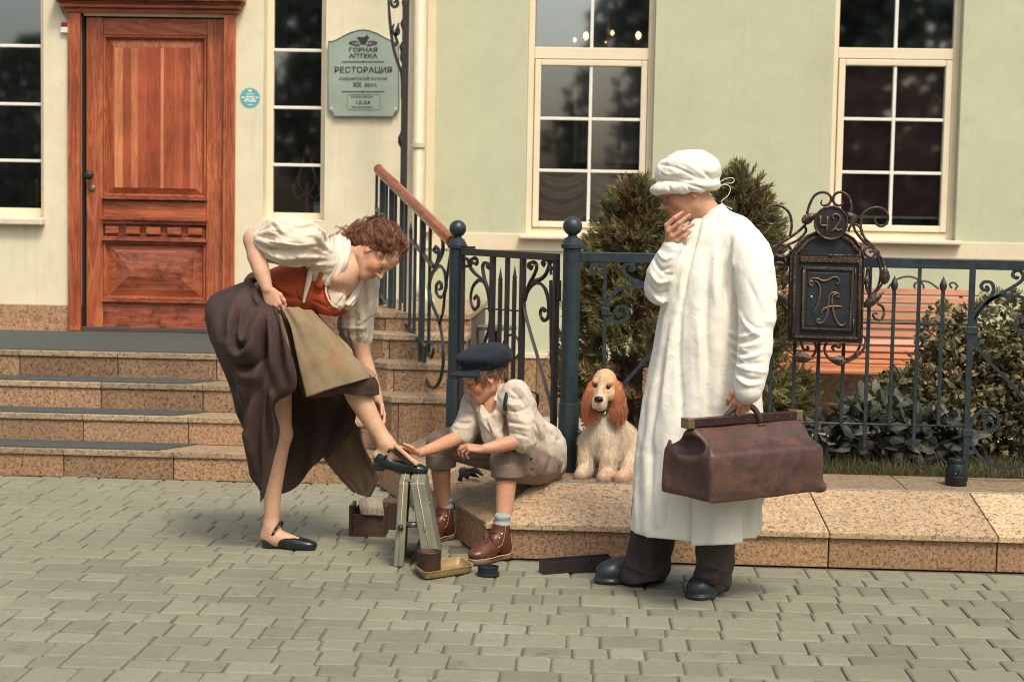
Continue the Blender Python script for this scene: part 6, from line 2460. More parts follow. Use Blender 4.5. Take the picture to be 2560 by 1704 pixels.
for o_ in (-1, 1):
    MB().obox((tA + tB) / 2 + wv * .0105 * o_, tdir * np.linalg.norm(tB - tA) / 2, wv * .0095, nz * .016).build('frame_bar', m_barm, bag, bevel=.003)
for P_ in (tA, tB):
    MB().obox(P_ + tdir * (.012 if P_ is tA else -.012), tdir * .017, wv * .0235, nz * .0205).build('end_cap', m_brass, bag, bevel=.004)
for u in np.linspace(.1, .9, 7):
    p = tA + (tB - tA) * u - wv * .021
    MB().lathe([(.003, 0), (.002, .002)], p, 7, -wv).build('rivet', m_brass, bag, smooth=True)
mid = tA + (tB - tA) * .50
MB().obox(mid + nz * .018, tdir * .04, wv * .012, nz * .003).build('clasp_plate', m_brass, bag, bevel=.002)
MB().lathe([(.007, 0), (.007, .006), (.003, .012)], mid + nz * .02, 10, nz).build('clasp_knob', m_brass, bag, smooth=True)
hp = [A3(1808, 1058, 6.47), A3(1816, 1040, 6.47), A3(1830, 1024, 6.475), A3(1848, 1016, 6.48), A3(1872, 1014, 6.485), A3(1888, 1024, 6.495), A3(1898, 1044, 6.505), A3(1903, 1056, 6.51)]
off = (tA + (tB - tA) * .5)
C = crom(hp, 5)
MB().tube(C, np.interp(np.linspace(0, 1, len(C)), [0, .12, .3, .7, .88, 1], [.006, .012, .012, .012, .012, .006]), 10).build('handle', m_leather, bag, smooth=True)
for p in (hp[0], hp[-1]):
    MB().obox(p - nz * .006, tdir * .02, wv * .01, nz * .003).build('handle_plate', m_brass, bag, bevel=.002)
# ------------------------------------------------------------------ woman bending to her shoe
m_blouse = mat_cloth('cream_linen', (.68, .59, .45), .07, 900, .9, None, .05, .42, 9, .2, (10, .8))
m_bodice = mat_cloth('rust_orange_cotton', (.44, .085, .028), .12, 900, .85, None, .03, .3, 12, .15, (12, .5))
m_skirt = mat_cloth('brown_cotton_skirt', (.064, .041, .034), .2, 900, .92, ((.09, .056, .042), 6, .5), .02, .4, 10, .2, (7, .7))
m_apron = mat_cloth('olive_stained_apron', (.26, .20, .115), .18, 900, .9, ((.30, .13, .05), 7, .5), .03, .4, 10, .2, (9, .6))
m_shoe = mat_simple('black_shoe_leather', (.012, .019, .021), .2, 0, .3, 25, .15, 90, .002, .5)
woman = thing('person', atz(700, 1372, 0), 'woman in orange bodice and brown skirt bending over her raised shoe', 'person')
Wm = lambda x, y, Y=7.40: at(x, y, Y)
# --- head
wc = Wm(940, 632, 7.40)
WB = basis((.45, -.26, -.85), (.88, .05, .44))
S = head_sdf(.97, female=True, smile=True, skin=(.60, .34, .21), cheek=(.60, .25, .15), lip=(.42, .10, .07))
S.chain([(-.02, 0, -.05), (-.05, 0, -.12)], [.048, .048], .03)
hv, hf, hcol = S.mesh(.0032, colour=(.60, .34, .21))
hv = place(hv, wc, WB)
SK = (.60, .36, .225)
B = Sdf()
nk = wc + WB @ np.array([-.03, 0, -.05])
B.chain([nk, Wm(870, 652, 7.40), Wm(838, 668, 7.40)], [.050, .050, .06], .04)
# chest, bust, ribs, pelvis
B.chain([Wm(835, 690, 7.40), Wm(770, 715, 7.40), Wm(700, 735, 7.40), Wm(650, 775, 7.40)], [.10, .11, .10, .12], .05)
B.ell(Wm(850, 690, 7.40), (.075, .17, .075), B=basis((.5, 0, -.86), (.86, 0, .5)), k=.05)
B.ell(Wm(830, 742, 7.335), (.062, .062, .066), k=.03)
B.ell(Wm(848, 742, 7.455), (.062, .062, .066), k=.022)
B.cap(Wm(880, 672, 7.36), Wm(872, 690, 7.45), .03, .03, .04)
# near arm: back to the elbow, then down to the skirt
sh1, el1, wr1 = Wm(805, 640, 7.24), Wm(634, 598, 7.20), Wm(668, 722, 7.12)
B.chain([sh1, Wm(720, 612, 7.2), el1], [.036, .042, .040], .02)
B.chain([el1, Wm(642, 640, 7.17), Wm(654, 680, 7.14), wr1], [.040, .043, .036, .025], .03)
# far arm: down past the knee to the shin
sh2, el2, wr2 = Wm(905, 705, 7.57), Wm(897, 850, 7.60), Wm(945, 1000, 7.56)
B.chain([sh2, el2], [.05, .04], .03)
B.chain([el2, Wm(908, 895, 7.60), Wm(928, 950, 7.58), wr2], [.040, .040, .033, .024], .03)
# legs
hp1, kn1, an1 = Wm(668, 800, 7.36), Wm(701, 1085, 7.42), Wm(678, 1318, 7.42)
B.chain([hp1, Wm(692, 960, 7.40), kn1], [.10, .068, .051], .03)
B.chain([kn1, Wm(688, 1150, 7.425), Wm(681, 1230, 7.42), an1], [.050, .053, .041, .033], .03)
hp2, kn2, an2 = Wm(690, 810, 7.46), Wm(868, 925, 7.36), Wm(965, 1108, 7.36)
B.chain([hp2, kn2], [.10, .062], .03)
B.chain([kn2, Wm(896, 990, 7.375), Wm(930, 1052, 7.37), an2], [.058, .056, .043, .033], .03)
# feet
B.chain([an1, Wm(690, 1338, 7.41), Wm(735, 1353, 7.40), Wm(770, 1363, 7.40)], [.033, .032, .027, .018], .03)
B.chain([Wm(664, 1340, 7.42), Wm(690, 1350, 7.41)], [.026, .028], .03)
B.chain([an2, Wm(982, 1124, 7.36), Wm(1020, 1149, 7.355), Wm(1045, 1164, 7.35)], [.033, .032, .027, .018], .03)
B.chain([Wm(945, 1138, 7.36), Wm(975, 1142, 7.36)], [.026, .028], .03)
bv, bf, bc = B.mesh(.0065, colour=SK)
Hn = Sdf()                                # near hand bunching the skirt
Hn.cap(wr1, Wm(664, 708, 7.125), .024, .026, .02)
hand_prims(Hn, wr1, (.42, -.05, -.9), (-.15, -1, .05), (1, 0, .3), [(.55, 1.2, 1.0), (.6, 1.25, 1.0), (.6, 1.25, 1.0), (.6, 1.2, 1.0)], .90, [(.75, .5, -.2), (1, .1, -.3), (1, -.15, -.3)], k=.005)
h1 = Hn.mesh(.003, colour=(.58, .32, .20))
Hn = Sdf()                                # far hand on the shin
hand_prims(Hn, wr2, (.3, -.35, -.9), (.7, .6, .3), (0, -1, 0), [(.3, .6, .5)] * 4, .9, k=.005)
h2 = Hn.mesh(.0035, colour=(.58, .32, .20))
V, Fq, C = join((hv, hf, hcol), (bv, bf, bc), h1, h2)
obj('body', V, Fq, m_skin, woman, smooth=True, col=C)
m_browf = mat_simple('auburn_brow', (.09, .04, .022), .7)
m_teeth = mat_simple('teeth', (.62, .55, .45), .35)
for s in (-1, 1):
    MB().tube([place(np.array([p]) * .97, wc, WB)[0] for p in ((.0885, s * .014, .025), (.0885, s * .031, .030), (.077, s * .05, .022))], [.0022, .003, .0014], 6).build('eyebrow', m_browf, woman, smooth=True)
    MB().tube([place(np.array([p]) * .97, wc, WB)[0] for p in ((.089, s * .018, -.002), (.093, s * .031, -.005), (.087, s * .046, -.001))], [.0012, .0022, .0013], 5).build('eyelash_line', m_brow, woman, smooth=True)
MB().tube([place(np.array([p]) * .97, wc, WB)[0] for p in ((.087, -.018, -.0605), (.0955, 0, -.063), (.087, .018, -.0605))], [.0018, .0034, .0018], 6).build('teeth', m_teeth, woman, smooth=True)

# --- hair: gathered up, curled, with loose ends at the nape
m_hair = mat_hair('auburn_hair', (.055, .022, .012), (.19, .075, .036), (.46, .22, .115), .4)
Hs_ = Sdf()
Hs_.ell((-.022, 0, .046), (.103, .081, .084), k=.02)
Hs_.ell((-.075, 0, .03), (.062, .066, .066), k=.03)
Hs_.ell((-.085, 0, -.045), (.052, .056, .052), k=.03)
Hs_.half((.062, 0, .075), (.83, 0, -.56), .01)
for s in (-1, 1):
    Hs_.ell((.03, s * .09, -.035), (.052, .035, .05), k=.02, op='-')
Hs_.bump(lambda P: .004 * vnoise(P, 60, 3))
cv, cf, _ = Hs_.mesh(.005)
cvw = place(cv, wc, WB)
m_scalp = mat_hair('auburn_underhair', (.04, .018, .011), (.11, .048, .026), (.2, .09, .05), .8)
hair = obj('hair', cvw, cf, m_scalp, woman, smooth=True, col=np.clip(.42 + .22 * vnoise(cv * np.array([1, 1, 2.5]), 120, 4), 0, 1)[:, None] * np.ones(3))
rg = np.random.default_rng(4)
cen = np.array([-.022, 0, .04])
parts = []
hn = 420
pick = rg.integers(0, len(cv), hn * 4)
cnt_ = 0
for pi_ in pick:
    p = cv[pi_]
    if cnt_ >= hn:
        break
    if p[2] < -.1:
        continue
    d = _norm(p - cen)
    # swept back and up into the knot
    tgt = np.array([-.105, 0, .055]) - p
    fl_ = _norm(tgt - d * (tgt @ d))
    L = rg.uniform(.035, .075)
    sd = np.cross(d, fl_)
    a = rg.uniform(-1, 1)
    path = [p - d * .001, p + fl_ * L * .35 + d * .006 + sd * a * .010, p + fl_ * L * .7 + d * .008 - sd * a * .012, p + fl_ * L + d * .002]
    er, ec = np.array([.103, .081, .084]), np.array([-.022, 0, .046])
    for qi in range(1, 4):
        k0 = np.linalg.norm((path[qi] - ec) / er)
        if k0 < 1.05:
            path[qi] = ec + (path[qi] - ec) * (1.06 if qi < 3 else 1.02) / k0
    parts.append(ribbon_lock(path, .00055, 20, .010, int(rg.integers(1e6)), .0012, 6))
    cnt_ += 1
for k in range(44):                       # rolled curls over the back of the head
    a = rg.uniform(-1.2, 1.2)
    c = np.array([-.085 + rg.normal() * .03, .066 * math.sin(a), .0 + .07 * math.cos(a) * rg.uniform(-.9, 1) + rg.normal() * .02])
    d = _norm(c - cen)
    s1 = _norm(np.cross(d, rg.normal(size=3)))
    s2 = np.cross(d, s1)
    r0 = rg.uniform(.010, .017)
    path = [c + d * (.006 + .006 * math.sin(t * .5)) + (s1 * math.cos(t) + s2 * math.sin(t)) * r0 * (1 - t / 12) for t in np.linspace(0, 7, 10)]
    parts.append(ribbon_lock(path, .0005, 24, .006, int(rg.integers(1e6)), .001, 6))
for k in range(30):                       # loose waves falling along the neck to the shoulder
    st = np.array([-.10 + rg.normal() * .02, rg.uniform(-.06, .04), -.065 + rg.normal() * .025])
    w0 = place(st[None], wc, WB)[0]
    L = rg.uniform(.05, .13)
    dirn = _norm(np.array([-.85, -.12 + .2 * rg.normal(), .05 + .22 * rg.normal()]))
    A_ = np.cross(dirn, (0, 1, 0))
    ph = rg.random() * 6
    pth = [w0 + dirn * L * t + A_ * .008 * math.sin(9 * t + ph) + np.array([0, .007 * math.cos(9 * t + ph), -.02 * t * t]) for t in np.linspace(0, 1, 8)]
    v, f, c = ribbon_lock(pth, .0005, 14, .006, int(rg.integers(1e6)), .002, 9)
    parts.append((v, f, c, 'w'))
for k in range(70):                       # flyaway hairs
    a, b = rg.uniform(0, 6.28), rg.uniform(-.2, 1.2)
    d = np.array([-.3 + .6 * math.cos(a) * math.cos(b), math.sin(a) * math.cos(b), math.sin(b) + .2])
    d = _norm(d)
    if d[0] > .7:
        continue
    p = cen + d * np.array([.105, .084, .088])
    s1 = _norm(np.cross(d, rg.normal(size=3)))
    L = rg.uniform(.02, .05)
    pth = [p, p + d * .010 + s1 * L * .4, p + d * .013 + s1 * L]
    parts.append(ribbon_lock(pth, .00045, 2, .002, int(rg.integers(1e6)), .003, 5))
Vs, Fs, Cs = join(*[((q[0] if len(q) == 4 else place(q[0], wc, WB)), q[1], q[2]) for q in parts])
obj('hair_locks', Vs, Fs, m_hair, woman, smooth=True, col=Cs)

def col_(*pts):
    return [Wm(*p) for p in pts]


# --- blouse: torso, puffed sleeves, drawn neckline
L_ = Sdf()
L_.chain([Wm(842, 668, 7.40), Wm(790, 690, 7.40), Wm(730, 722, 7.40)], [.100, .112, .100], .05)
L_.ell(Wm(832, 668, 7.40), (.07, .165, .072), B=basis((.5, 0, -.86), (.86, 0, .5)), k=.05)
L_.ell(Wm(830, 742, 7.335), (.066, .066, .069), k=.03)
L_.ell(Wm(846, 742, 7.455), (.066, .066, .069), k=.03)
# neckline scooped out
L_.sleeve([Wm(838, 655, 7.40), Wm(872, 690, 7.395), Wm(893, 745, 7.395), Wm(895, 790, 7.39)], [.062, .075, .075, .06], .01, op='-')
L_.sleeve([wc, Wm(866, 652, 7.40)], [.1, .070], .01, op='-')


def puff(S_, pts, rad, n, amp, seed):
    S_.sleeve(pts, rad, .03)
    P0, P1 = np.asarray(pts[0]), np.asarray(pts[-1])
    ax_ = _norm(P1 - P0)
    s_, u_ = frame_from(ax_)
    Ln = np.linalg.norm(P1 - P0)

    def fn(P):
        q = P - P0
        t = (q @ ax_) / Ln
        th = np.arctan2(q @ u_, q @ s_)
        rr = np.linalg.norm(q - (q @ ax_)[:, None] * ax_, axis=1)
        w = np.clip((t + .25) / .2, 0, 1) * np.clip((1.2 - t) / .15, 0, 1) * np.clip((.20 - rr) / .06, 0, 1)
        return w * amp * (np.sin(n * th + 2.2 * np.sin(3 * t + seed) + seed) * (.35 + .65 * np.clip(np.abs(t - .42) * 2, 0, 1)) + .7 * np.sin((n * .6) * th - 5 * t + seed * 2))
    return fn


L_.ell(Wm(812, 640, 7.25), (.06, .05, .06), k=.04)
f1 = puff(L_, [Wm(792, 628, 7.23), Wm(752, 606, 7.19), Wm(714, 600, 7.18), Wm(684, 600, 7.185), Wm(666, 597, 7.19)], [.066, .098, .100, .082, .052], 13, .0085, 1.0)
L_.bump(f1)
f2 = puff(L_, [Wm(905, 700, 7.56), Wm(900, 748, 7.58), Wm(893, 795, 7.59), Wm(893, 828, 7.60), Wm(895, 843, 7.60)], [.075, .078, .082, .070, .046], 11, .005, 2.0)
L_.bump(f2)
# gathered cuffs
L_.cap(Wm(674, 598, 7.19), Wm(664, 597, 7.192), .055, .060, .012)
L_.cap(Wm(894, 838, 7.60), Wm(895, 848, 7.60), .053, .055, .012)
L_.bump(lambda P: -.0075 * crumple(P * np.array([1.0, 1, 1.25]), 16, 7) - .0028 * crumple(P, 48, 3))
V, Fq, _ = L_.mesh(.005, pad=.05)
Zk = zoom(480, 500, 1.705)
V = emboss(V, Fq, rg_(Zk, ([(345, 100), (358, 130), (385, 152)], -.012, 5), ([(345, 92), (365, 108), (385, 128)], .010, 5), ([(400, 150), (450, 160), (520, 148), (570, 168)], .010, 7), ([(355, 195), (420, 215), (490, 208), (565, 196)], -.011, 6), ([(340, 235), (400, 252), (470, 248)], .010, 6),
                          ([(420, 236), (475, 262), (545, 252)], -.009, 5), ([(540, 108), (560, 150), (586, 190)], -.011, 4), ([(555, 112), (572, 150), (590, 170)], .009, 4), ([(520, 120), (538, 160), (560, 200)], .008, 5), ([(420, 110), (470, 120), (520, 108)], -.008, 5), ([(390, 175), (450, 185), (500, 180)], -.006, 4),
                          ([(322, 150), (352, 150)], -.009, 3), ([(322, 166), (354, 168)], -.009, 3), ([(324, 184), (356, 188)], -.009, 3), ([(326, 202), (358, 210)], -.009, 3), ([(330, 222), (358, 232)], -.008, 3), ([(335, 132), (358, 138)], -.008, 3),
                          ([(722, 370), (705, 430), (650, 478)], .010, 6), ([(742, 410), (722, 478), (662, 515)], -.011, 5), ([(762, 440), (742, 498), (682, 538)], .010, 6), ([(622, 515), (680, 508), (742, 518)], -.009, 5), ([(612, 538), (660, 543), (752, 545)], .009, 5), ([(690, 350), (660, 400), (620, 450)], -.009, 5),
                          ([(662, 556), (664, 582)], -.008, 3), ([(680, 558), (681, 584)], -.008, 3), ([(700, 558), (700, 584)], -.008, 3), ([(720, 558), (719, 582)], -.008, 3), ([(738, 556), (736, 578)], -.008, 3)))
obj('blouse', V, Fq, m_blouse, woman, smooth=True)
# lace-edged collar roll round the neckline
m_coll = mat_cloth('pale_collar_linen', (.74, .65, .50), .06, 900, .9, None, .2, .25, 9, .3)
cn = np.array([
    col_((826, 592, 7.36), (842, 588, 7.36), (860, 592, 7.37), (872, 600, 7.38)),
    col_((828, 612, 7.285), (846, 612, 7.27), (864, 618, 7.285), (876, 625, 7.32)),
    col_((832, 640, 7.25), (846, 645, 7.235), (862, 650, 7.25), (871, 652, 7.29)),
    col_((820, 672, 7.243), (836, 678, 7.232), (850, 680, 7.245), (860, 680, 7.28)),
    col_((806, 695, 7.25), (820, 700, 7.24), (836, 700, 7.25), (846, 698, 7.28)),
    col_((800, 706, 7.262), (813, 712, 7.255), (824, 712, 7.262), (834, 708, 7.285)),
])
V, Fq = patch(cn, 8, 8, lambda u, v: .004 * np.sin(11 * u + 6 * v) + .003 * np.sin(23 * u - 4 * v), .005)
obj('collar', V, Fq, m_coll, woman, smooth=True)
cn = np.array([
    col_((892, 672, 7.47), (902, 668, 7.48), (912, 672, 7.50)),
    col_((890, 700, 7.45), (900, 700, 7.45), (908, 705, 7.48)),
    col_((880, 730, 7.42), (890, 735, 7.42), (898, 740, 7.46)),
    col_((862, 758, 7.36), (870, 764, 7.36), (880, 764, 7.40)),
])
V, Fq = patch(cn, 8, 8, lambda u, v: .003 * np.sin(11 * u + 6 * v), .005)
obj('collar', V, Fq, m_coll, woman, smooth=True)
lace = crom([Wm(816, 700, 7.262), Wm(815, 730, 7.255), Wm(826, 757, 7.265), Wm(843, 768, 7.29), Wm(860, 762, 7.34)], 8)
lace = lace + np.array([[.0015 * math.sin(i * 2.2), 0, .0015 * math.cos(i * 2.2)] for i in range(len(lace))])
MB().tube(lace, .0042, 6).build('lace_edge', m_coll, woman, smooth=True)

# --- bodice
Bd = Sdf()
Bd.chain([Wm(800, 705, 7.40), Wm(740, 728, 7.40), Wm(690, 742, 7.40), Wm(668, 752, 7.40)], [.128, .137, .126, .124], .05)
Bd.ell(Wm(822, 748, 7.335), (.068, .070, .074), k=.03)
Bd.ell(Wm(838, 750, 7.455), (.068, .070, .074), k=.03)
Bd.half(Wm(833, 728, 7.40), (.80, 0, .60), .006)
Bd.half(Wm(655, 735, 7.40), (-.93, 0, .05), .006)
Bd.bump(lambda P: .0025 * vnoise(P, 38, 17))
sm = [Wm(752, 688, 7.27), Wm(740, 730, 7.262), Wm(752, 768, 7.28)]
Bd.sleeve(sm, [.003, .004, .003], .006, op='-')
V, Fq, _ = Bd.mesh(.005)
V = emboss(V, Fq, rg_(Zk, ([(445, 300), (438, 360), (452, 415), (476, 440)], -.006, 2.5), ([(365, 325), (395, 350), (435, 352)], -.006, 4), ([(352, 360), (390, 385), (430, 390)], .006, 5), ([(372, 400), (410, 415), (450, 418)], -.006, 4), ([(500, 380), (530, 400), (560, 395)], -.005, 4), ([(520, 430), (560, 450), (600, 470)], -.006, 4), ([(400, 300), (410, 330)], .005, 4)))
obj('bodice', V, Fq, m_bodice, woman, smooth=True)
# shoulder strap and pale lacing strip
st = [[Wm(826, 618, 7.262), Wm(838, 630, 7.262)], [Wm(812, 655, 7.245), Wm(828, 662, 7.245)], [Wm(796, 688, 7.25), Wm(812, 697, 7.25)], [Wm(786, 715, 7.262), Wm(806, 722, 7.262)]]
V, Fq = patch(np.array([[r[0], (r[0] + r[1]) / 2 + np.array([0, -.008, 0]), r[1]] for r in st]), 5, 6, None, .005)
obj('bodice_strap', V, Fq, m_bodice, woman, smooth=True)
st = [[Wm(772, 668, 7.255), Wm(782, 676, 7.255)], [Wm(766, 700, 7.253), Wm(778, 704, 7.253)], [Wm(760, 730, 7.255), Wm(768, 733, 7.255)], [Wm(756, 757, 7.262), Wm(761, 758, 7.262)]]
V, Fq = patch(np.array([[r[0], (r[0] + r[1]) / 2 + np.array([0, -.006, 0]), r[1]] for r in st]), 5, 6, None, .004)
obj('lacing_strip', V, Fq, m_coll, woman, smooth=True)

# --- skirt: an open sheet from the near edge held in the hand, round the back, to the far side
cols = [
    # near front edge: from the hand down to the turned-up corner
    col_((692, 768, 7.10), (714, 850, 7.08), (737, 958, 7.10), (692, 1008, 7.15), (702, 1088, 7.24), (660, 1236, 7.29)),
    col_((678, 758, 7.11), (690, 860, 7.06), (704, 962, 7.07), (680, 1015, 7.12), (682, 1100, 7.20), (656, 1246, 7.27)),
    col_((658, 738, 7.14), (650, 850, 7.05), (662, 950, 7.05), (660, 1030, 7.11), (660, 1130, 7.19), (651, 1248, 7.26)),
    col_((640, 715, 7.18), (600, 840, 7.05), (605, 930, 7.08), (625, 1020, 7.14), (634, 1120, 7.22), (640, 1180, 7.30)),
    col_((630, 700, 7.24), (560, 790, 7.12), (555, 870, 7.12), (590, 970, 7.20), (612, 1070, 7.30), (630, 1140, 7.40)),
    col_((632, 695, 7.32), (535, 760, 7.28), (530, 840, 7.26), (572, 920, 7.32), (605, 1050, 7.42), (632, 1140, 7.50)),
    col_((638, 693, 7.40), (530, 745, 7.42), (535, 830, 7.44), (580, 940, 7.50), (625, 1060, 7.56), (660, 1160, 7.60)),
    col_((650, 698, 7.48), (560, 750, 7.56), (580, 850, 7.60), (630, 960, 7.64), (670, 1080, 7.66), (695, 1200, 7.64)),
    col_((668, 705, 7.54), (620, 770, 7.64), (650, 870, 7.68), (690, 980, 7.70), (715, 1110, 7.68), (710, 1235, 7.60)),
    col_((690, 715, 7.58), (690, 790, 7.68), (720, 880, 7.70), (760, 980, 7.70), (775, 1080, 7.66), (760, 1190, 7.60)),
    col_((705, 725, 7.58), (745, 800, 7.68), (790, 880, 7.70), (830, 960, 7.68), (830, 1050, 7.64), (812, 1136, 7.60)),
    col_((715, 735, 7.56), (790, 815, 7.64), (850, 880, 7.66), (890, 950, 7.64), (895, 1010, 7.60), (885, 1075, 7.58)),
]
ctrl = np.array(cols).transpose(1, 0, 2)


def sk_fold(u, v):
    a = (.010 * np.sin(21 * u + 2.2 * v + .4) + .012 * np.sin(37 * u - 3.5 * v + 1.3) * (.4 + .6 * v) + .007 * np.sin(61 * u + 4 * v)) * np.clip(v * 5, .25, 1)
    b = .012 * np.sin(9 * u + 7 * v) * np.sin(pi * v)
    return a + b


RID = [(Zk(p), a_, w_) for p, a_, w_ in (
    ([(240, 350), (190, 450), (165, 560), (172, 640), (215, 665), (265, 610), (300, 510), (318, 465)], .040, 13),      # pouch swept up to the hand
    ([(265, 380), (225, 470), (205, 560), (225, 600), (265, 545), (300, 470)], .030, 10),
    ([(205, 480), (190, 560), (200, 620), (235, 610)], -.030, 7),
    ([(290, 350), (275, 410), (300, 450)], .022, 9),
    ([(150, 690), (230, 715), (290, 670), (312, 570)], -.034, 10),
    ([(110, 590), (170, 700), (250, 760), (300, 720)], .022, 14),
    ([(90, 430), (110, 560), (150, 640)], .018, 18),
    ([(130, 400), (130, 520), (160, 620)], -.016, 12),
    ([(308, 500), (305, 640), (290, 760), (255, 900)], -.036, 9),
    ([(335, 490), (338, 620), (345, 760)], .026, 8),
    ([(362, 500), (372, 640), (385, 770)], -.020, 7),
    ([(390, 500), (408, 640), (425, 780)], .022, 8),
    ([(330, 790), (345, 860), (360, 960), (345, 1060)], .020, 8),
    ([(275, 780), (240, 920), (240, 1020), (275, 1180)], .030, 12),
    ([(225, 740), (195, 860), (205, 960), (240, 1040)], .022, 12),
    ([(255, 800), (222, 930), (222, 1000)], -.026, 9),
    ([(300, 830), (280, 960), (275, 1060), (290, 1200)], -.022, 9),
    ([(170, 700), (185, 800), (205, 900)], -.018, 10))]


def push_skirt(G):
    near = np.clip((7.42 - G[..., 1]) / .14, 0, 1)
    d = ridge_field(px_of(G), RID) * near
    return d[..., None] * np.array([-.18, -.95, .1])


V, Fq = patch(ctrl, 26, 26, sk_fold, .004, push=push_skirt)
obj('skirt', V, Fq, m_skirt, woman, smooth=True)
# front of the skirt drawn up over the raised thigh
fr = np.array([
    col_((700, 772, 7.11), (740, 790, 7.20), (790, 800, 7.40), (800, 808, 7.58)),
    col_((722, 850, 7.12), (775, 850, 7.20), (838, 858, 7.40), (845, 870, 7.56)),
    col_((738, 930, 7.13), (800, 905, 7.20), (885, 905, 7.36), (895, 915, 7.54)),
    col_((760, 988, 7.16), (835, 965, 7.22), (930, 945, 7.33), (935, 955, 7.52)),
    col_((775, 995, 7.20), (850, 985, 7.25), (936, 988, 7.34), (940, 985, 7.50)),
])
V, Fq = patch(fr, 14, 12, lambda u, v: .006 * np.sin(17 * u + 2 * v) * (.3 + v) + .004 * np.sin(31 * u - 3 * v), .004)
obj('skirt_front', V, Fq, m_skirt, woman, smooth=True)
ap = np.array([
    col_((705, 770, 7.085), (735, 768, 7.12), (780, 778, 7.25), (806, 800, 7.44)),
    col_((726, 815, 7.085), (765, 812, 7.12), (825, 830, 7.26), (850, 850, 7.42)),
    col_((738, 870, 7.085), (790, 865, 7.13), (865, 880, 7.26), (895, 900, 7.40)),
    col_((752, 935, 7.10), (815, 920, 7.14), (895, 915, 7.26), (928, 928, 7.38)),
    col_((766, 992, 7.12), (835, 970, 7.16), (910, 948, 7.26), (938, 941, 7.36)),
])
V, Fq = patch(ap, 14, 12, lambda u, v: .005 * np.sin(13 * u + 2.5 * v + 1) * (.3 + .7 * v) + .004 * np.sin(27 * u - 4 * v) * (1 - .5 * v), .004)
obj('apron', V, Fq, m_apron, woman, smooth=True)
ap2 = np.array([
    col_((800, 1000, 7.72), (850, 1010, 7.70), (890, 1060, 7.66), (900, 1085, 7.62)),
    col_((790, 1080, 7.70), (840, 1090, 7.68), (895, 1115, 7.64), (918, 1125, 7.60)),
    col_((808, 1140, 7.66), (850, 1160, 7.66), (910, 1170, 7.62), (947, 1180, 7.58)),
    col_((850, 1195, 7.64), (885, 1212, 7.64), (920, 1222, 7.61), (944, 1205, 7.58)),
    col_((880, 1228, 7.63), (900, 1236, 7.63), (915, 1242, 7.61), (926, 1240, 7.60)),
])
V, Fq = patch(ap2, 12, 12, lambda u, v: .007 * np.sin(10 * u + 3 * v) + .003 * np.sin(25 * u), .004)
obj('apron_tail', V, Fq, mat_cloth('brown_apron_tail', (.115, .075, .042), .2, 900, .9, None, .2, .25, 8, .3), woman, smooth=True)
kn = Sdf()                                # apron bow at the back of the waist
kn.sleeve([Wm(655, 693, 7.26), Wm(632, 690, 7.30), Wm(615, 700, 7.33)], [.012, .018, .01], .02)
kn.bump(lambda P: .003 * vnoise(P, 60, 3))
V, Fq, _ = kn.mesh(.004)
obj('apron_tie', V, Fq, m_apron, woman, smooth=True)


def pump(heel, toe, up, strap_at, name='shoe'):
    """bar shoe with block heel: heel and toe points on the sole line"""
    heel, toe = np.asarray(heel, float), np.asarray(toe, float)
    d = _norm(toe - heel)
    L = np.linalg.norm(toe - heel)
    u = _norm(np.asarray(up, float) - d * (np.asarray(up, float) @ d))
    s = np.cross(u, d)
    Bm = np.stack([d, s, u], 1)
    g = lambda a, w, z: heel + d * L * a + s * w + u * z
    K = Sdf()
    K.ell(g(.80, 0, .022), (.062, .038, .026), B=Bm, k=.02)
    K.ell(g(.50, 0, .032), (.075, .033, .024), B=Bm, k=.03)
    K.ell(g(.14, 0, .054), (.045, .033, .042), B=Bm, k=.02)
    K.cap(g(.2, 0, .04), g(.6, 0, .025), .03, .03, .02)
    # open top
    K.sleeve([g(.10, 0, .115), g(.22, 0, .085), g(.45, 0, .062), g(.66, 0, .052)], [.030, .029, .028, .020], .006, op='-')
    # sole and heel block
    K.sleeve([g(.99, 0, .008), g(.78, 0, .004), g(.55, 0, .010), g(.25, 0, .026)], [.012, .018, .016, .016], .012)
    V, Fq, _ = K.mesh(.003, pad=.02)
    o = obj(name, V, Fq, m_shoe, woman, smooth=True)
    hb = MB()
    hb.hexa([g(-.02, -.024, -.003), g(.19, -.024, -.003), g(.19, .024, -.003), g(-.02, .024, -.003)], [g(-.03, -.029, .036), g(.24, -.028, .03), g(.24, .028, .03), g(-.03, .029, .036)])
    hb.build('heel', m_shoe, o, bevel=.005)
    a = strap_at
    pts = [g(a - .12, -.036, .050), g(a - .06, -.041, .080), g(a + .0, -.036, .105), g(a + .02, 0, .122), g(a + .0, .036, .105), g(a - .06, .041, .080), g(a - .12, .036, .050)]
    C = crom(pts, 5)
    rows = [[p - d * .006, p + d * .006] for p in C]
    so = MB().grid(rows).build('strap', m_shoe, o, smooth=True)
    so.modifiers.new('leather', 'SOLIDIFY').thickness = .003
    pb = g(a - .055, -.044, .080)
    MB().obox(pb, d * .007, s * .0015, u * .006).build('buckle', mat_simple('shoe_buckle_%d' % len(MATS), (.4, .38, .33), .3, .9), o, bevel=.001)


p0, p1 = atz(655, 1375, 0), atz(786, 1372, 0)
p0[1] = p1[1] = 7.40
pump(np.array([p0[0], 7.42, .006]), np.array([p1[0], 7.39, .002]), (0, 0, 1), .30)
pump(Wm(938, 1172, 7.36), Wm(1060, 1186, 7.345), (.32, 0, .95), .30)
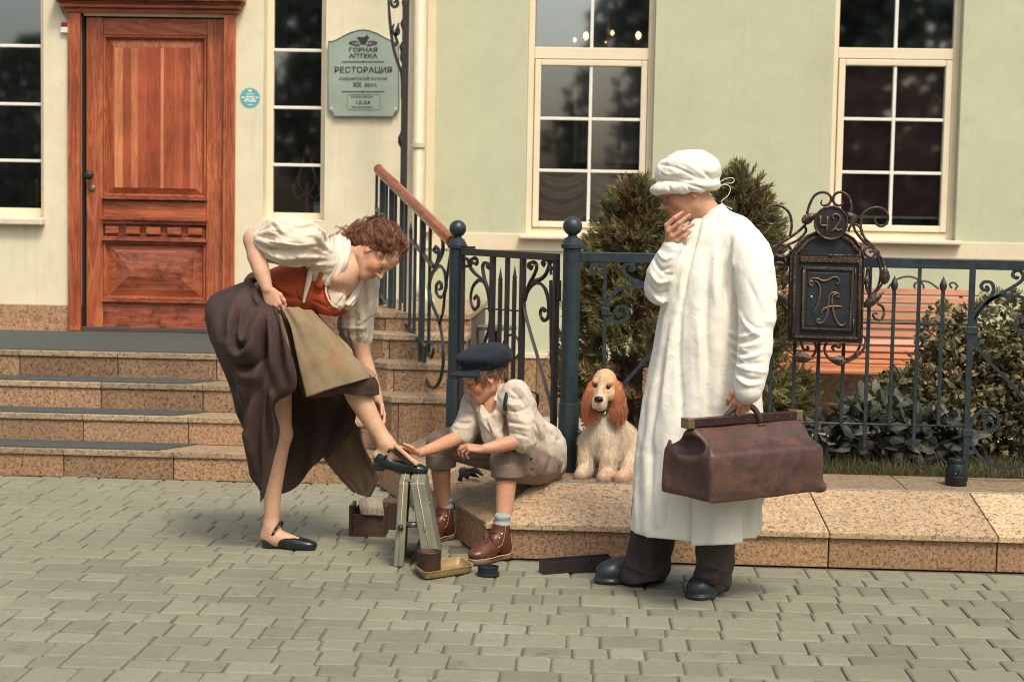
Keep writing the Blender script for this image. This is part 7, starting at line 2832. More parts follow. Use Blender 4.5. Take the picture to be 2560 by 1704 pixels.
# ------------------------------------------------------------------ boy seated on the bank
m_shirt = mat_cloth('unbleached_linen', (.58, .51, .40), .09, 500, .92, ((.36, .33, .28), 16, .35), .03, .45, 26, .15, (11, .9))
m_breech = mat_cloth('taupe_cotton', (.215, .160, .120), .14, 900, .9, None, .03, .4, 10, .2, (10, .7))
m_wool = mat_cloth('black_navy_wool', (.018, .025, .032), .25, 700, .95, None, .05, .3, 40)
m_sock = mat_cloth('grey_green_sock', (.33, .36, .32), .1, 600, .95, None, .1, .5)
m_boot = mat_simple('chestnut_boot_leather', (.115, .035, .018), .34, 0, .35, 14, .12, 90, .002, .5)
m_sole = mat_simple('stacked_sole', (.16, .085, .05), .6, 0, .3, 40)
m_welt = mat_simple('pale_welt', (.42, .33, .2), .6)
boy = thing('person', atz(1300, 1200, .3), 'boy in a dark flat cap and linen shirt seated brushing the shoe', 'person')
By = lambda x, y, Y=7.55: at(x, y, Y)
bsk, bck, blp = (.55, .285, .17), (.56, .22, .13), (.42, .13, .09)
bcn = By(1210, 941, 7.52)
ccn = By(1206, 941, 7.52)
BBs = basis((-.87, -.30, -.40), (-.40, -.08, .91))
CBs = basis((-.93, -.31, -.18), (-.18, -.04, .98))        # the cap sits level on the tipped head
S = head_sdf(.93, child=True, skin=bsk, cheek=bck, lip=blp)
S.chain([(-.02, 0, -.05), (-.05, 0, -.12)], [.044, .043], .03)
hv, hf, hcol = S.mesh(.0032, colour=bsk)
hv = place(hv, bcn, BBs)
B = Sdf()
nk = bcn + BBs @ np.array([-.035, 0, -.05])
B.chain([nk, By(1240, 998, 7.54), By(1250, 1024, 7.545), By(1310, 1090, 7.66), By(1350, 1150, 7.74)], [.044, .046, .092, .09, .10], .04)
shL, elL, wrL = By(1292, 1000, 7.46), By(1306, 1098, 7.36), By(1205, 1122, 7.27)
B.chain([shL, elL], [.045, .033], .02)
B.chain([elL, By(1270, 1108, 7.33), By(1235, 1117, 7.30), wrL], [.034, .034, .028, .020], .02)
shR, elR, wrR = By(1190, 1010, 7.62), By(1160, 1088, 7.55), By(1050, 1131, 7.36)
B.chain([shR, elR], [.045, .033], .02)
B.chain([elR, By(1120, 1105, 7.49), By(1085, 1119, 7.42), wrR], [.034, .034, .028, .021], .02)
B.chain([By(1345, 1165, 7.68), By(1275, 1140, 7.44), By(1266, 1160, 7.43)], [.07, .05, .045], .03)
B.chain([By(1268, 1150, 7.43), By(1266, 1200, 7.42), By(1262, 1250, 7.40), By(1256, 1330, 7.36)], [.047, .047, .042, .030], .03)
B.chain([By(1335, 1160, 7.76), By(1120, 1110, 7.66), By(1102, 1125, 7.66)], [.07, .05, .045], .03)
B.chain([By(1102, 1125, 7.66), By(1102, 1180, 7.67), By(1106, 1230, 7.70), By(1112, 1285, 7.725)], [.046, .046, .038, .028], .03)
bv, bf, bc = B.mesh(.006, colour=bsk)
Hn = Sdf()                                # left hand resting between the knees
Hn.cap(By(1215, 1121, 7.28), wrL, .022, .020, .01)
hand_prims(Hn, wrL, (-.93, -.2, .12), (-.1, -.45, .9), (-.1, .8, .4), [(.5, .7, .5), (.7, .8, .5), (.9, .8, .5), (1.1, .8, .5)], .74, [(.7, .4, -.6), (.9, .1, -.6), (1, 0, -.5)], k=.004)
h1 = Hn.mesh(.0027, colour=(.48, .25, .15))
Hn = Sdf()                                # right hand along the brush
Hn.cap(By(1060, 1127, 7.375), wrR, .022, .021, .01)
hand_prims(Hn, wrR, (-.95, -.15, .25), (-.35, .25, .9), (-.1, -1, .1), [(.1, .25, .2), (.1, .25, .2), (.12, .28, .2), (.15, .3, .2)], .76, [(.75, .45, .25), (.95, .15, .2), (1, .05, .1)], spread=.05, k=.004)
h2 = Hn.mesh(.0027, colour=(.50, .26, .15))
V, Fq, C = join((hv, hf, hcol), (bv, bf, bc), h1, h2)
rgf = np.random.default_rng(2)
obj('body', V, Fq, m_skin, boy, smooth=True, col=C)
pl = lambda p: place(np.array([p]) * .93, bcn, BBs)[0]
m_lbrow = mat_simple('fair_brow', (.20, .10, .055), .8)
for s in (-1, 1):
    MB().tube([pl(p) for p in ((.087, s * .016, .024), (.087, s * .032, .027), (.077, s * .048, .02))], [.002, .0026, .0012], 6).build('eyebrow', m_lbrow, boy, smooth=True)
    MB().tube([pl(p) for p in ((.089, s * .019, -.001), (.0925, s * .031, -.004), (.0865, s * .045, -.001))], [.0012, .0020, .0012], 5).build('eyelash_line', m_brow, boy, smooth=True)
# hair under the cap
m_bhair = mat_hair('light_brown_hair', (.08, .04, .02), (.20, .11, .055), (.34, .20, .11), .45)
parts = []
rg = np.random.default_rng(9)
for k in range(210):
    a = rg.uniform(-2.9, 2.9)
    p = np.array([-.014 + .092 * math.cos(a), .076 * math.sin(a), .018 + .015 * math.cos(a) + rg.normal() * .006])
    if abs(a) < .75 and rg.random() < .35:
        continue
    d = np.array([math.cos(a), math.sin(a), 0])
    L = .030 + .02 * rg.random() if abs(a) < 1.1 else (.055 if abs(a) < 1.4 else .040) * (.8 + .4 * rg.random())
    if 1.35 < abs(a) < 1.75:
        L *= .45
    parts.append(ribbon_lock([p, p + d * .006 + np.array([0, 0, -.4 * L]), p + d * .003 + np.array([.15 * L, 0, -L])], .0008, 10, .004, int(rg.integers(1e6)), .001, 4))
Vs, Fs, Cs = join(*[(place(q[0], bcn, BBs), q[1], q[2]) for q in parts])
obj('hair', Vs, Fs, m_bhair, boy, smooth=True, col=Cs)
# flat cap, eight panels, button and peak
Kp = Sdf()
Kp.ell((-.020, 0, .086), (.130, .118, .052), B=basis((1, 0, .10), (-.10, 0, 1)), k=.012)
Kp.ell((-.050, 0, .088), (.100, .112, .058), k=.03)
Kp.ell((-.014, 0, .050), (.108, .086, .04), k=.008)
Kp.half((0, 0, .032), (.06, 0, -1), .004)
Kp.ell((-.014, 0, .02), (.098, .077, .05), k=.004, op='-')


def seams(P):
    q = P - np.array([-.025, 0, .12])
    th = np.arctan2(q[:, 1], q[:, 0])
    w = np.clip((P[:, 2] - .06) / .03, 0, 1)
    return .0035 * np.exp(-(((th * 8 / (2 * pi)) % 1 - .5) / .06) ** 2) * w + .0035 * vnoise(P, 38, 4)


Kp.bump(seams)
V, Fq, _ = Kp.mesh(.0038)
cap_o = obj('flat_cap', place(V, ccn, CBs), Fq, m_wool, boy, smooth=True)
rows = []
for r_ in np.linspace(0, 1, 6):
    row = []
    for a in np.linspace(-1.15, 1.15, 15):
        rad = .090 + .062 * r_ * math.cos(a * 1.1) ** .6
        row.append((-.014 + rad * math.cos(a) * 1.06, rad * math.sin(a) * .92, .044 - .004 * r_ - .010 * r_ * r_ - .016 * r_ * a * a))
    rows.append(row)
o = MB().grid(place(np.array(rows).reshape(-1, 3), ccn, CBs).reshape(6, 15, 3)).build('peak', m_wool, cap_o, smooth=True)
o.modifiers.new('felt', 'SOLIDIFY').thickness = .006
MB().lathe([(.012, 0), (.010, .006), (.002, .009)], place(np.array([(-.03, 0, .143)]), ccn, CBs)[0], 12, CBs[:, 2]).build('cap_button', m_wool, cap_o, smooth=True)
MB().lathe([(.0055, 0), (.0055, .003), (.002, .005)], place(np.array([(-.01, .088, .044)]), ccn, CBs)[0], 10, CBs @ np.array([0, 1, .1])).build('press_stud', mat_simple('dull_stud', (.12, .1, .09), .35, .8), cap_o, smooth=True)

# shirt
H_ = Sdf()
H_.sleeve([By(1238, 1000, 7.545), By(1262, 1022, 7.57), By(1305, 1075, 7.66), By(1345, 1120, 7.72), By(1352, 1150, 7.74)], [.075, .108, .122, .125, .115], .04)
H_.ell(By(1258, 1000, 7.555), (.09, .145, .065), B=basis((-.8, -.35, -.35), (-.3, 0, .95)), k=.04)
H_.sleeve([By(1288, 985, 7.46), By(1305, 1030, 7.42), By(1310, 1072, 7.385), By(1306, 1092, 7.37)], [.070, .066, .062, .058], .03)
H_.cap(By(1309, 1072, 7.385), By(1306, 1096, 7.37), .064, .062, .004)
H_.sleeve([By(1195, 1000, 7.63), By(1178, 1040, 7.60), By(1165, 1072, 7.565), By(1160, 1082, 7.555)], [.066, .062, .058, .056], .03)
H_.cap(By(1170, 1064, 7.575), By(1160, 1084, 7.555), .061, .06, .004)
# shirt tail at the back, front hanging over the lap
H_.sleeve([By(1370, 1080, 7.70), By(1392, 1105, 7.70), By(1402, 1112, 7.70)], [.03, .024, .006], .04)
H_.sleeve([By(1225, 1040, 7.47), By(1238, 1095, 7.47), By(1250, 1108, 7.50)], [.05, .055, .04], .03)
# open neck
H_.sleeve([bcn, By(1228, 985, 7.53), By(1220, 1005, 7.455), By(1216, 1030, 7.43), By(1219, 1052, 7.425)], [.09, .058, .046, .028, .008], .008, op='-')
H_.bump(lambda P: -.0085 * crumple(P * np.array([1, 1, .8]), 17, 21) - .0028 * crumple(P, 42, 23))
V, Fq, _ = H_.mesh(.005, pad=.05)
Zs = zoom(960, 820, 3.734)
V = emboss(V, Fq, rg_(Zs, ([(1180, 560), (1260, 640), (1335, 760)], -.012, 5), ([(1230, 520), (1320, 620), (1382, 740)], .010, 6), ([(1150, 700), (1220, 722), (1325, 690)], .009, 5), ([(1155, 762), (1240, 775), (1355, 740)], -.011, 4), ([(1160, 640), (1230, 660), (1300, 640)], -.008, 4),
                          ([(1140, 868), (1230, 880), (1375, 905)], -.013, 3), ([(1140, 905), (1230, 920), (1372, 945)], .008, 5), ([(1150, 965), (1250, 990), (1362, 1020)], -.008, 4), ([(1400, 700), (1480, 820), (1560, 940)], -.012, 6), ([(1450, 740), (1540, 870), (1630, 990)], .011, 7),
                          ([(1390, 820), (1450, 930), (1500, 1040)], .011, 6), ([(1382, 900), (1420, 980), (1442, 1062)], -.012, 5), ([(1500, 890), (1522, 970), (1530, 1050)], -.010, 5), ([(1560, 960), (1600, 1020), (1640, 1060)], -.009, 5), ([(1000, 800), (1040, 880), (1062, 960)], -.010, 5), ([(900, 840), (960, 920), (1010, 982)], .009, 5),
                          ([(1080, 760), (1100, 860), (1092, 960)], .010, 5), ([(1125, 720), (1130, 850), (1120, 980)], -.012, 4), ([(720, 770), (780, 800), (850, 800)], -.010, 4), ([(655, 860), (740, 882), (832, 880)], -.012, 3), ([(640, 905), (720, 928), (822, 932)], .008, 5), ([(760, 680), (800, 740), (830, 790)], .009, 5), ([(800, 650), (840, 720), (870, 800)], -.010, 4)))
obj('shirt', V, Fq, m_shirt, boy, smooth=True)
cn = np.array([[By(1236, 948, 7.575), By(1250, 948, 7.59), By(1262, 958, 7.60)],
               [By(1246, 962, 7.50), By(1262, 966, 7.49), By(1272, 972, 7.50)],
               [By(1240, 985, 7.455), By(1256, 988, 7.442), By(1270, 990, 7.45)],
               [By(1234, 1000, 7.43), By(1250, 1004, 7.425), By(1266, 1005, 7.43)]])
V, Fq = patch(cn, 8, 8, lambda u, v: .002 * np.sin(9 * u + 5 * v), .005)
obj('shirt_collar', V, Fq, m_shirt, boy, smooth=True)
cn = np.array([[By(1196, 985, 7.57), By(1206, 990, 7.55)], [By(1190, 1008, 7.53), By(1205, 1012, 7.50)], [By(1192, 1032, 7.51), By(1208, 1030, 7.47)]])
cn = np.array([[r[0], (r[0] + r[1]) / 2, r[1]] for r in cn])
V, Fq = patch(cn, 6, 6, None, .005)
obj('shirt_collar', V, Fq, m_shirt, boy, smooth=True)
pk = [By(1222, 1050, 7.405), By(1232, 1075, 7.395), By(1240, 1092, 7.40)]
MB().tube(crom(pk, 5), .006, 6, flat=.5).build('button_placket', m_shirt, boy, smooth=True)
# braces
m_brace = mat_cloth('dark_blue_braces', (.018, .035, .045), .2, 700)
rows = [By(1276, 950, 7.50), By(1272, 968, 7.425), By(1266, 992, 7.398), By(1263, 1015, 7.395), By(1264, 1032, 7.40)]
C = crom(rows, 5)
V, Fq = patch(np.array([[p + np.array([-.009, -.004, 0]), p + np.array([0, -.010, 0]), p + np.array([.009, -.004, 0])] for p in C[::3]]), 4, 4, None, .003)
obj('brace', V, Fq, m_brace, boy, smooth=True)
C = crom([By(1328, 978, 7.56), By(1342, 985, 7.58), By(1344, 1000, 7.62), By(1340, 1015, 7.66)], 5)
MB().tube(C, .010, 6, flat=.4).build('brace', m_brace, boy, smooth=True)
MB().obox(By(1264, 1030, 7.39), (.007, 0, 0), (0, .002, 0), (0, 0, .010)).build('brace_clip', mat_simple('copper_clip', (.3, .13, .07), .4, .7), boy, bevel=.002)

# breeches rolled below the knee
T = Sdf()
T.sleeve([By(1355, 1150, 7.74), By(1330, 1165, 7.62), By(1285, 1152, 7.48), By(1268, 1148, 7.435), By(1266, 1172, 7.43)], [.115, .100, .082, .074, .070], .04)
T.sleeve([By(1340, 1150, 7.80), By(1250, 1130, 7.74), By(1140, 1112, 7.67), By(1104, 1112, 7.655), By(1102, 1142, 7.66)], [.11, .092, .075, .070, .066], .04)
T.ell(By(1352, 1150, 7.78), (.095, .15, .09), k=.04)
T.half(By(1360, 1207, 7.7), (0, 0, -1), .01)
T.bump(lambda P: -.0065 * crumple(P, 15, 5) - .0022 * crumple(P, 40, 8) + .0015 * np.sin(P[:, 0] * 330) * np.clip((-.33 - P[:, 0]) * 0 + 1, 0, 1) * np.exp(-((P[:, 2] - .42) / .05) ** 2) * (P[:, 1] < 7.42))
V, Fq, _ = T.mesh(.0055, pad=.05)
V = emboss(V, Fq, rg_(Zs, ([(1030, 1150), (1080, 1108), (1165, 1082)], .009, 6), ([(1330, 1115), (1302, 1200), (1282, 1292)], -.012, 5), ([(1420, 1150), (1400, 1260), (1382, 1365)], -.012, 6), ([(1500, 1200), (1480, 1300), (1440, 1395)], .010, 7), ([(1562, 1195), (1545, 1320)], -.010, 6), ([(700, 1198), (850, 1240), (1000, 1262)], -.011, 6), ([(640, 1175), (760, 1190), (880, 1215)], .009, 6),
                          ([(1180, 1100), (1260, 1130), (1330, 1130)], -.009, 5), *[([(x, 1185), (x + 6, 1275)], -.007, 2.6) for x in range(1060, 1290, 34)]))
obj('breeches', V, Fq, m_breech, boy, smooth=True)
for (a, b, r0) in ((By(1268, 1158, 7.432), By(1268, 1192, 7.428), .077), (By(1102, 1128, 7.658), By(1103, 1166, 7.665), .073)):
    Q_ = Sdf()
    Q_.cap(a, b, r0, r0 * .97, .004)
    ax_ = _norm(b - a)
    Q_.half(a, -ax_, .006)
    Q_.half(b, ax_, .006)
    Q_.cap(a + ax_ * .02, b + ax_ * .1, r0 - .012, r0 - .014, .003, op='-')
    Q_.bump(lambda P: .003 * vnoise(P, 30, 6))
    V, Fq, _ = Q_.mesh(.004)
    obj('rolled_cuff', V, Fq, m_breech, boy, smooth=True)
# pocket flap with button
fl = np.array([[By(1318, 1128, 7.46), By(1345, 1128, 7.50)], [By(1318, 1150, 7.442), By(1345, 1148, 7.482)], [By(1322, 1172, 7.45), By(1340, 1170, 7.49)]])
fl = np.array([[r[0], (r[0] + r[1]) / 2 + np.array([0, -.006, 0]), r[1]] for r in fl])
V, Fq = patch(fl, 5, 5, None, .004)
obj('pocket_flap', V, Fq, m_breech, boy, smooth=True)
MB().lathe([(.007, 0), (.007, .003), (.003, .004)], By(1328, 1146, 7.44), 12, (0, -1, .2)).build('pocket_button', mat_simple('horn_button', (.05, .035, .03), .4), boy, smooth=True)
V, Fq = patch(np.array([[By(1384, 1145, 7.62), By(1384, 1162, 7.62)], [By(1395, 1148, 7.62), By(1395, 1164, 7.62)], [By(1406, 1152, 7.63), By(1405, 1164, 7.63)]]), 3, 4, None, .006)
obj('belt_tab', V, Fq, m_breech, boy, smooth=True)


def boot(ankle, toe, name, top):
    """laced ankle boot: ankle centre on the ground, toe tip on the ground"""
    ankle, toe = np.asarray(ankle, float), np.asarray(toe, float)
    d = _norm(toe - ankle)
    L = np.linalg.norm(toe - ankle)
    s = np.cross((0, 0, 1), d)
    u = np.array([0, 0, 1.0])
    Bm = np.stack([d, s, u], 1)
    g = lambda a, w, z: ankle + d * a + s * w + u * z
    K = Sdf()
    K.ell(g(L - .054, 0, .042), (.056, .041, .028), B=Bm, k=.02)
    K.chain([g(.012, 0, .118), g(.050, 0, .085), g(L - .065, 0, .046)], [.036, .034, .030], .03)
    K.ell(g(L * .45, 0, .05), (.062, .036, .034), B=Bm, k=.03)
    K.ell(g(-.012, 0, .062), (.045, .036, .050), B=Bm, k=.02)
    K.cap(g(.008, 0, .08), g(.004, 0, top), .040, .041, .02)
    K.half(g(0, 0, top - .008), (.12, 0, 1), .004)
    K.cap(g(.004, 0, top - .03), g(.004, 0, top + .06), .034, .036, .003, op='-')
    K.half(g(0, 0, .022), (0, 0, -1), .004)
    K.bump(lambda P: .0022 * vnoise(P, 50, 5) + .0012 * vnoise(P, 110, 2))
    V, Fq, _ = K.mesh(.0033)
    o = obj(name, V, Fq, m_boot, boy, smooth=True)
    Q_ = Sdf()
    Q_.ell(g(L - .056, 0, .012), (.060, .045, .03), B=Bm, k=.02)
    Q_.ell(g(L * .42, 0, .012), (.075, .034, .03), B=Bm, k=.02)
    Q_.ell(g(-.01, 0, .012), (.050, .040, .03), B=Bm, k=.02)
    Q_.half(g(0, 0, .023), (0, 0, 1), .003)
    Q_.half(g(0, 0, .001), (0, 0, -1), .002)
    V, Fq, _ = Q_.mesh(.0035)
    obj('sole', V, Fq, m_sole, o, smooth=True)
    ring = []
    for a in np.linspace(0, 2 * pi, 40)[:-1]:
        ca, sa = math.cos(a), math.sin(a)
        x = (L + .055) / 2 * ca + (L - .052) / 2
        w_ = (.046 if ca > 0 else .041) * abs(sa) ** .8 * (1 - .18 * math.exp(-((ca + .1) / .35) ** 2))
        ring.append(g(x, math.copysign(w_, sa), .0245))
    MB().tube(ring, .0028, 5, closed=True).build('welt', m_welt, o, smooth=True)
    for sd in (-1, 1):
        st_ = crom([g(.018, sd * .0405, top - .012), g(.030, sd * .0400, .10), g(.045, sd * .040, .075), g(.08, sd * .036, .06), g(.10, sd * .030, .066)], 6)
        MB().tube(st_, .0013, 5).build('stitching', m_welt, o, smooth=True)
        bk = crom([g(-.030, sd * .028, top - .03), g(-.022, sd * .038, .09), g(-.028, sd * .040, .05), g(-.03, sd * .038, .028)], 5)
        MB().tube(bk, .0012, 5).build('stitching', m_welt, o, smooth=True)
        for k in range(3):
            p = g(.036 + .013 * k, sd * (.033 - .003 * k), .124 - .018 * k)
            n_ = s * sd * .8 + d * .6
            MB().lathe([(.0045, 0), (.0045, .002), (.0022, .0025)], p, 10, n_).build('eyelet', m_muntin, o, smooth=True)
    for k in range(3):
        a_, b_q = g(.040 + .013 * k, .03, .124 - .018 * k), g(.046 + .013 * k, -.03, .120 - .018 * k)
        MB().tube(crom([a_, g(.062 + .012 * k, 0, .128 - .018 * k), b_q], 5), .0022, 5).build('lace', mat_simple('boot_lace_%d' % len(MATS), (.06, .022, .012), .8), o, smooth=True)
    for sg in (-1, 1):
        MB().tube(crom([g(.068, 0, .118), g(.09, sg * .02, .110), g(.085, sg * .030, .085), g(.092, sg * .026, .062)], 5), .0020, 5).build('lace', mat_simple('boot_lace_%d' % len(MATS), (.06, .022, .012), .8), o, smooth=True)


for (P_, tp, ank) in ((atz(1262, 1398, 0), atz(1176, 1412, 0), (1256, 1318, 7.36)), (atz(1118, 1350, 0), None, (1112, 1285, 7.68))):
    if tp is None:
        tp = P_ + np.array([-.11, -.135, 0])
    an_ = np.array([By(*ank)[0], P_[1] + .015, 0])
    boot(an_, tp, 'boot', .168)
    sk_ = Sdf()
    sk_.cap(np.array([an_[0], an_[1], .13]), np.array([an_[0] + .003, an_[1] + .01, .212]), .034, .036, .01)
    sk_.half(np.array([an_[0], an_[1], .205]), (.1, 0, 1), .003)
    sk_.bump(lambda P: .003 * np.sin(P[:, 2] * 190) + .0015 * vnoise(P, 70, 3))
    V, Fq, _ = sk_.mesh(.0035)
    obj('sock', V, Fq, m_sock, boy, smooth=True)

# shoe brush in his hand
brush = thing('shoe_brush', By(1015, 1150, 7.34), 'wooden shoe brush pressed against the raised shoe', 'brush')
a, b = By(992, 1116, 7.33), By(1040, 1158, 7.31)
t = _norm(b - a)
n_ = _norm(np.cross(t, (0, -1, .2)))
n_ = n_ if n_[2] < 0 else -n_
s_ = np.cross(t, n_)
Kb = Sdf()
Kb.box((a + b) / 2, (np.linalg.norm(b - a) / 2 + .012, .024, .010), B=np.stack([t, s_, n_], 1), rnd=.009)
V, Fq, _ = Kb.mesh(.003)
obj('back_block', V, Fq, mat_wood('pale_brush_wood', (.38, .20, .11), (.5, .29, .17), (.6, .38, .24), 'X', 9, .5), brush, smooth=True)
rg = np.random.default_rng(6)
nb = 900
u_, w_ = rg.uniform(-1, 1, nb), rg.uniform(-1, 1, nb)
P0 = (a + b) / 2 + t * u_[:, None] * (np.linalg.norm(b - a) / 2) + s_ * w_[:, None] * .019 + n_ * .008
V, Fq, cc = strands(P0, n_ + rg.normal(size=(nb, 3)) * .10, .024, .0009, 2, val=rg.random(nb) * .5)
obj('bristles', V, Fq, mat_hair('bristle', (.03, .02, .015), (.09, .055, .035), (.2, .13, .09), .6), brush, col=cc)

# ------------------------------------------------------------------ spaniel on the bank
dog = thing('dog', atz(1515, 1195, .3), 'cream cocker spaniel with long russet ears sitting on the granite bank', 'dog')
Dg = lambda x, y, Y=7.82: at(x, y, Y)
CRM, RST, WHT = (.70, .57, .40), (.46, .175, .075), (.74, .65, .51)
dB = basis((-.18, -.97, -.10), (.06, -.10, 1))
dc = Dg(1510, 965, 7.82)
S = Sdf()
dq = lambda *p: np.array(p)
S.ell(dq(-.01, 0, .022), (.068, .056, .060), k=.02, col=(.60, .38, .21))
S.ell(dq(.03, 0, -.005), (.05, .046, .05), k=.03, col=(.62, .42, .25))
S.chain([dq(.05, 0, -.026), dq(.096, 0, -.048)], [.036, .030], .02, col=(.66, .50, .35))
S.ell(dq(.100, 0, -.053), (.024, .029, .023), k=.015, col=WHT)
for s in (-1, 1):
    S.ell(dq(.085, s * .018, -.068), (.038, .016, .026), k=.012, col=WHT)
    S.ell(dq(.062, s * .030, .012), (.012, .014, .012), k=.008, op='-')
    S.ell(dq(.045, s * .034, .030), (.022, .016, .012), k=.012, col=(.60, .36, .19))
    S.ell(dq(.035, s * .045, -.03), (.03, .018, .03), k=.02, col=(.62, .44, .27))
S.cap(dq(.07, 0, -.088), dq(.09, 0, -.086), .016, .012, .012, col=WHT)
S.chain([dq(.060, 0, .05), dq(.082, 0, .01), dq(.11, 0, -.03)], [.010, .012, .014], .02, col=(.66, .50, .35))
hv, hf, hcol = S.mesh(.0035, colour=CRM, csoft=.008)
spk = (vnoise(hv, 260, 4) > .22) & (hv[:, 0] > .05)
hcol[spk] = hcol[spk] * np.array([.82, .58, .42])
hv = place(hv, dc, dB)
B = Sdf()
B.chain([dc + dB @ dq(-.03, 0, -.03), Dg(1515, 1030, 7.88), Dg(1522, 1085, 7.90)], [.055, .070, .088], .04, col=CRM)
B.ell(Dg(1512, 1090, 7.86), (.088, .085, .105), k=.05, col=WHT)
B.ell(Dg(1545, 1115, 7.98), (.105, .13, .12), k=.05, col=CRM)
B.ell(Dg(1560, 1150, 8.02), (.12, .13, .085), k=.05, col=CRM)
B.chain([Dg(1475, 1100, 7.86), Dg(1468, 1140, 7.83), Dg(1464, 1172, 7.81)], [.048, .036, .030], .03, col=CRM)
B.chain([Dg(1462, 1174, 7.80), Dg(1452, 1184, 7.76)], [.030, .027], .02, col=CRM)
B.chain([Dg(1525, 1100, 7.83), Dg(1522, 1145, 7.78), Dg(1520, 1180, 7.76)], [.050, .038, .032], .03, col=CRM)
B.chain([Dg(1517, 1184, 7.75), Dg(1508, 1193, 7.70)], [.031, .028], .02, col=(.66, .47, .31))
B.chain([Dg(1585, 1130, 7.92), Dg(1578, 1165, 7.84)], [.07, .045], .03, col=CRM)
B.chain([Dg(1572, 1180, 7.82), Dg(1552, 1194, 7.72)], [.036, .030], .02, col=(.62, .42, .27))
bv, bf, bc = B.mesh(.006, colour=CRM, csoft=.012)
V, Fq, C = join((hv, hf, hcol), (bv, bf, bc))
m_dog = mat_vcol('dog_coat', .8, .2, .12, 70)
obj('body', V, Fq, m_dog, dog, smooth=True, col=C)
# ears
ear_pts = {}
for s, pts in ((-1, [(1484, 962, 7.80), (1477, 985, 7.778), (1474, 1008, 7.772), (1474, 1026, 7.775)]), (1, [(1541, 962, 7.82), (1545, 985, 7.79), (1547, 1008, 7.778), (1546, 1028, 7.772)])):
    E_ = Sdf()
    P_ = crom([Dg(*p) for p in pts], 6)
    for i, p in enumerate(P_):
        t_ = i / (len(P_) - 1)
        E_.ell(p, (.011 + .013 * math.sin(min(1, t_ * .8 + .15) * pi / 2), .012, .022), k=.02)
    E_.bump(lambda P: .003 * vnoise(P * np.array([2, 1, .5]), 70, 3))
    V, Fq, _ = E_.mesh(.004)
    obj('ear', V, Fq, m_dog, dog, smooth=True, col=np.tile(np.array(RST), (len(V), 1)))
    ear_pts[s] = (V, Fq)
m_dnose = mat_simple('wet_nose', (.016, .014, .016), .25)
K = Sdf()
K.ell(dq(.124, 0, -.038), (.014, .022, .016), k=.01)
for s in (-1, 1):
    K.ell(dq(.136, s * .009, -.042), (.006, .005, .005), k=.004, op='-')
V, Fq, _ = K.mesh(.002)
obj('nose', place(V, dc, dB), Fq, m_dnose, dog, smooth=True)
m_deye = mat_simple('dark_brown_eye', (.02, .010, .006), .08, spec=.6)
for s in (-1, 1):
    MB().lathe([(max(.0005, .0105 * math.sin(a)), -.0105 * math.cos(a)) for a in np.linspace(0, pi, 10)], place(np.array([(.058, s * .030, .012)]), dc, dB)[0], 14).build('eye', m_deye, dog, smooth=True)
MB().tube([place(np.array([p]), dc, dB)[0] for p in ((.100, -.024, -.080), (.117, -.006, -.073), (.119, 0, -.071), (.117, .006, -.073), (.100, .024, -.080))], .0022, 5).build('lip_line', m_dnose, dog, smooth=True)
MB().lathe([(.011, 0), (.011, .003), (.004, .004)], Dg(1512, 1032, 7.80), 14, (0, -1, .3)).build('collar_tag', mat_simple('silver_tag', (.6, .58, .52), .2, .9), dog, smooth=True)
MB().tube(crom([Dg(1494, 1030, 7.81), Dg(1512, 1028, 7.80), Dg(1530, 1030, 7.82)], 5), .003, 6).build('collar', m_dnose, dog, smooth=True)


def fur(name, V, Fq, C, count, length, comb, spread, width, seed, m, parent, wave=.002, freq=6, lift=.35):
    """combed coat of thin tapered hairs with the colour of the skin below"""
    rr_ = np.random.default_rng(seed)
    n = vnormals(V, Fq)
    k = rr_.integers(0, len(V), count)
    N_ = n[k]
    T_ = comb(V[k])
    T_ = T_ - N_ * np.einsum('ij,ij->i', T_, N_)[:, None]
    # locks: hairs in one clump share a bias
    cl = vnoise(V[k], 55, seed)[:, None] * np.array([.7, .2, 0]) + vnoise(V[k], 48, seed + 3)[:, None] * np.array([.2, .5, .3])
    D_ = N_ * lift + T_ + cl * spread + rr_.normal(size=(count, 3)) * spread * .35
    L_q = length(V[k]) * rr_.uniform(.6, 1.15, count)
    v, f, _ = strands(V[k] - N_ * .002, D_, L_q, width, 3, droop=.35, seed=seed, wave=wave, freq=freq)
    per = len(v) // count
    tone = np.clip(1 + .20 * rr_.normal(size=(count, 1)) + .18 * vnoise(V[k], 60, seed + 9)[:, None], .45, 1.5)
    return obj(name, v, f, m, parent, col=np.repeat(np.clip(C[k] * tone, 0, 1), per, 0), smooth=True)


m_fur = mat_vcol('dog_hair', .6, .3, .05, 30, sheen=.1)
down = lambda P: np.tile(np.array([-.02, -.25, -1.0]), (len(P), 1))
kneez = lambda P: np.where(P[:, 2] < .36, .016, np.where(P[:, 2] < .52, .034, .028))
fur('coat', bv, bf, bc, 46000, kneez, down, .50, .00048, 3, m_fur, dog, .003, 5, .30)
hcl = place(np.array([(.04, 0, 0)]), dc, dB)[0]
fur('face_coat', hv, hf, hcol, 14000, lambda P: np.full(len(P), .006), lambda P: (P - place(np.array([(.13, 0, .0)]), dc, dB)[0]), .25, .0004, 5, m_fur, dog, .0005, 2, .12)
for s in (-1, 1):
    V, Fq = ear_pts[s]
    fur('ear_coat', V, Fq, np.tile(np.array(RST), (len(V), 1)), 10000, lambda P: .016 + .030 * np.clip((.78 - P[:, 2]) / .15, 0, 1), lambda P: np.tile(np.array([.10 * s, -.05, -1.0]), (len(P), 1)), .22, .00048, 8 + s, m_fur, dog, .0032, 6, .08)
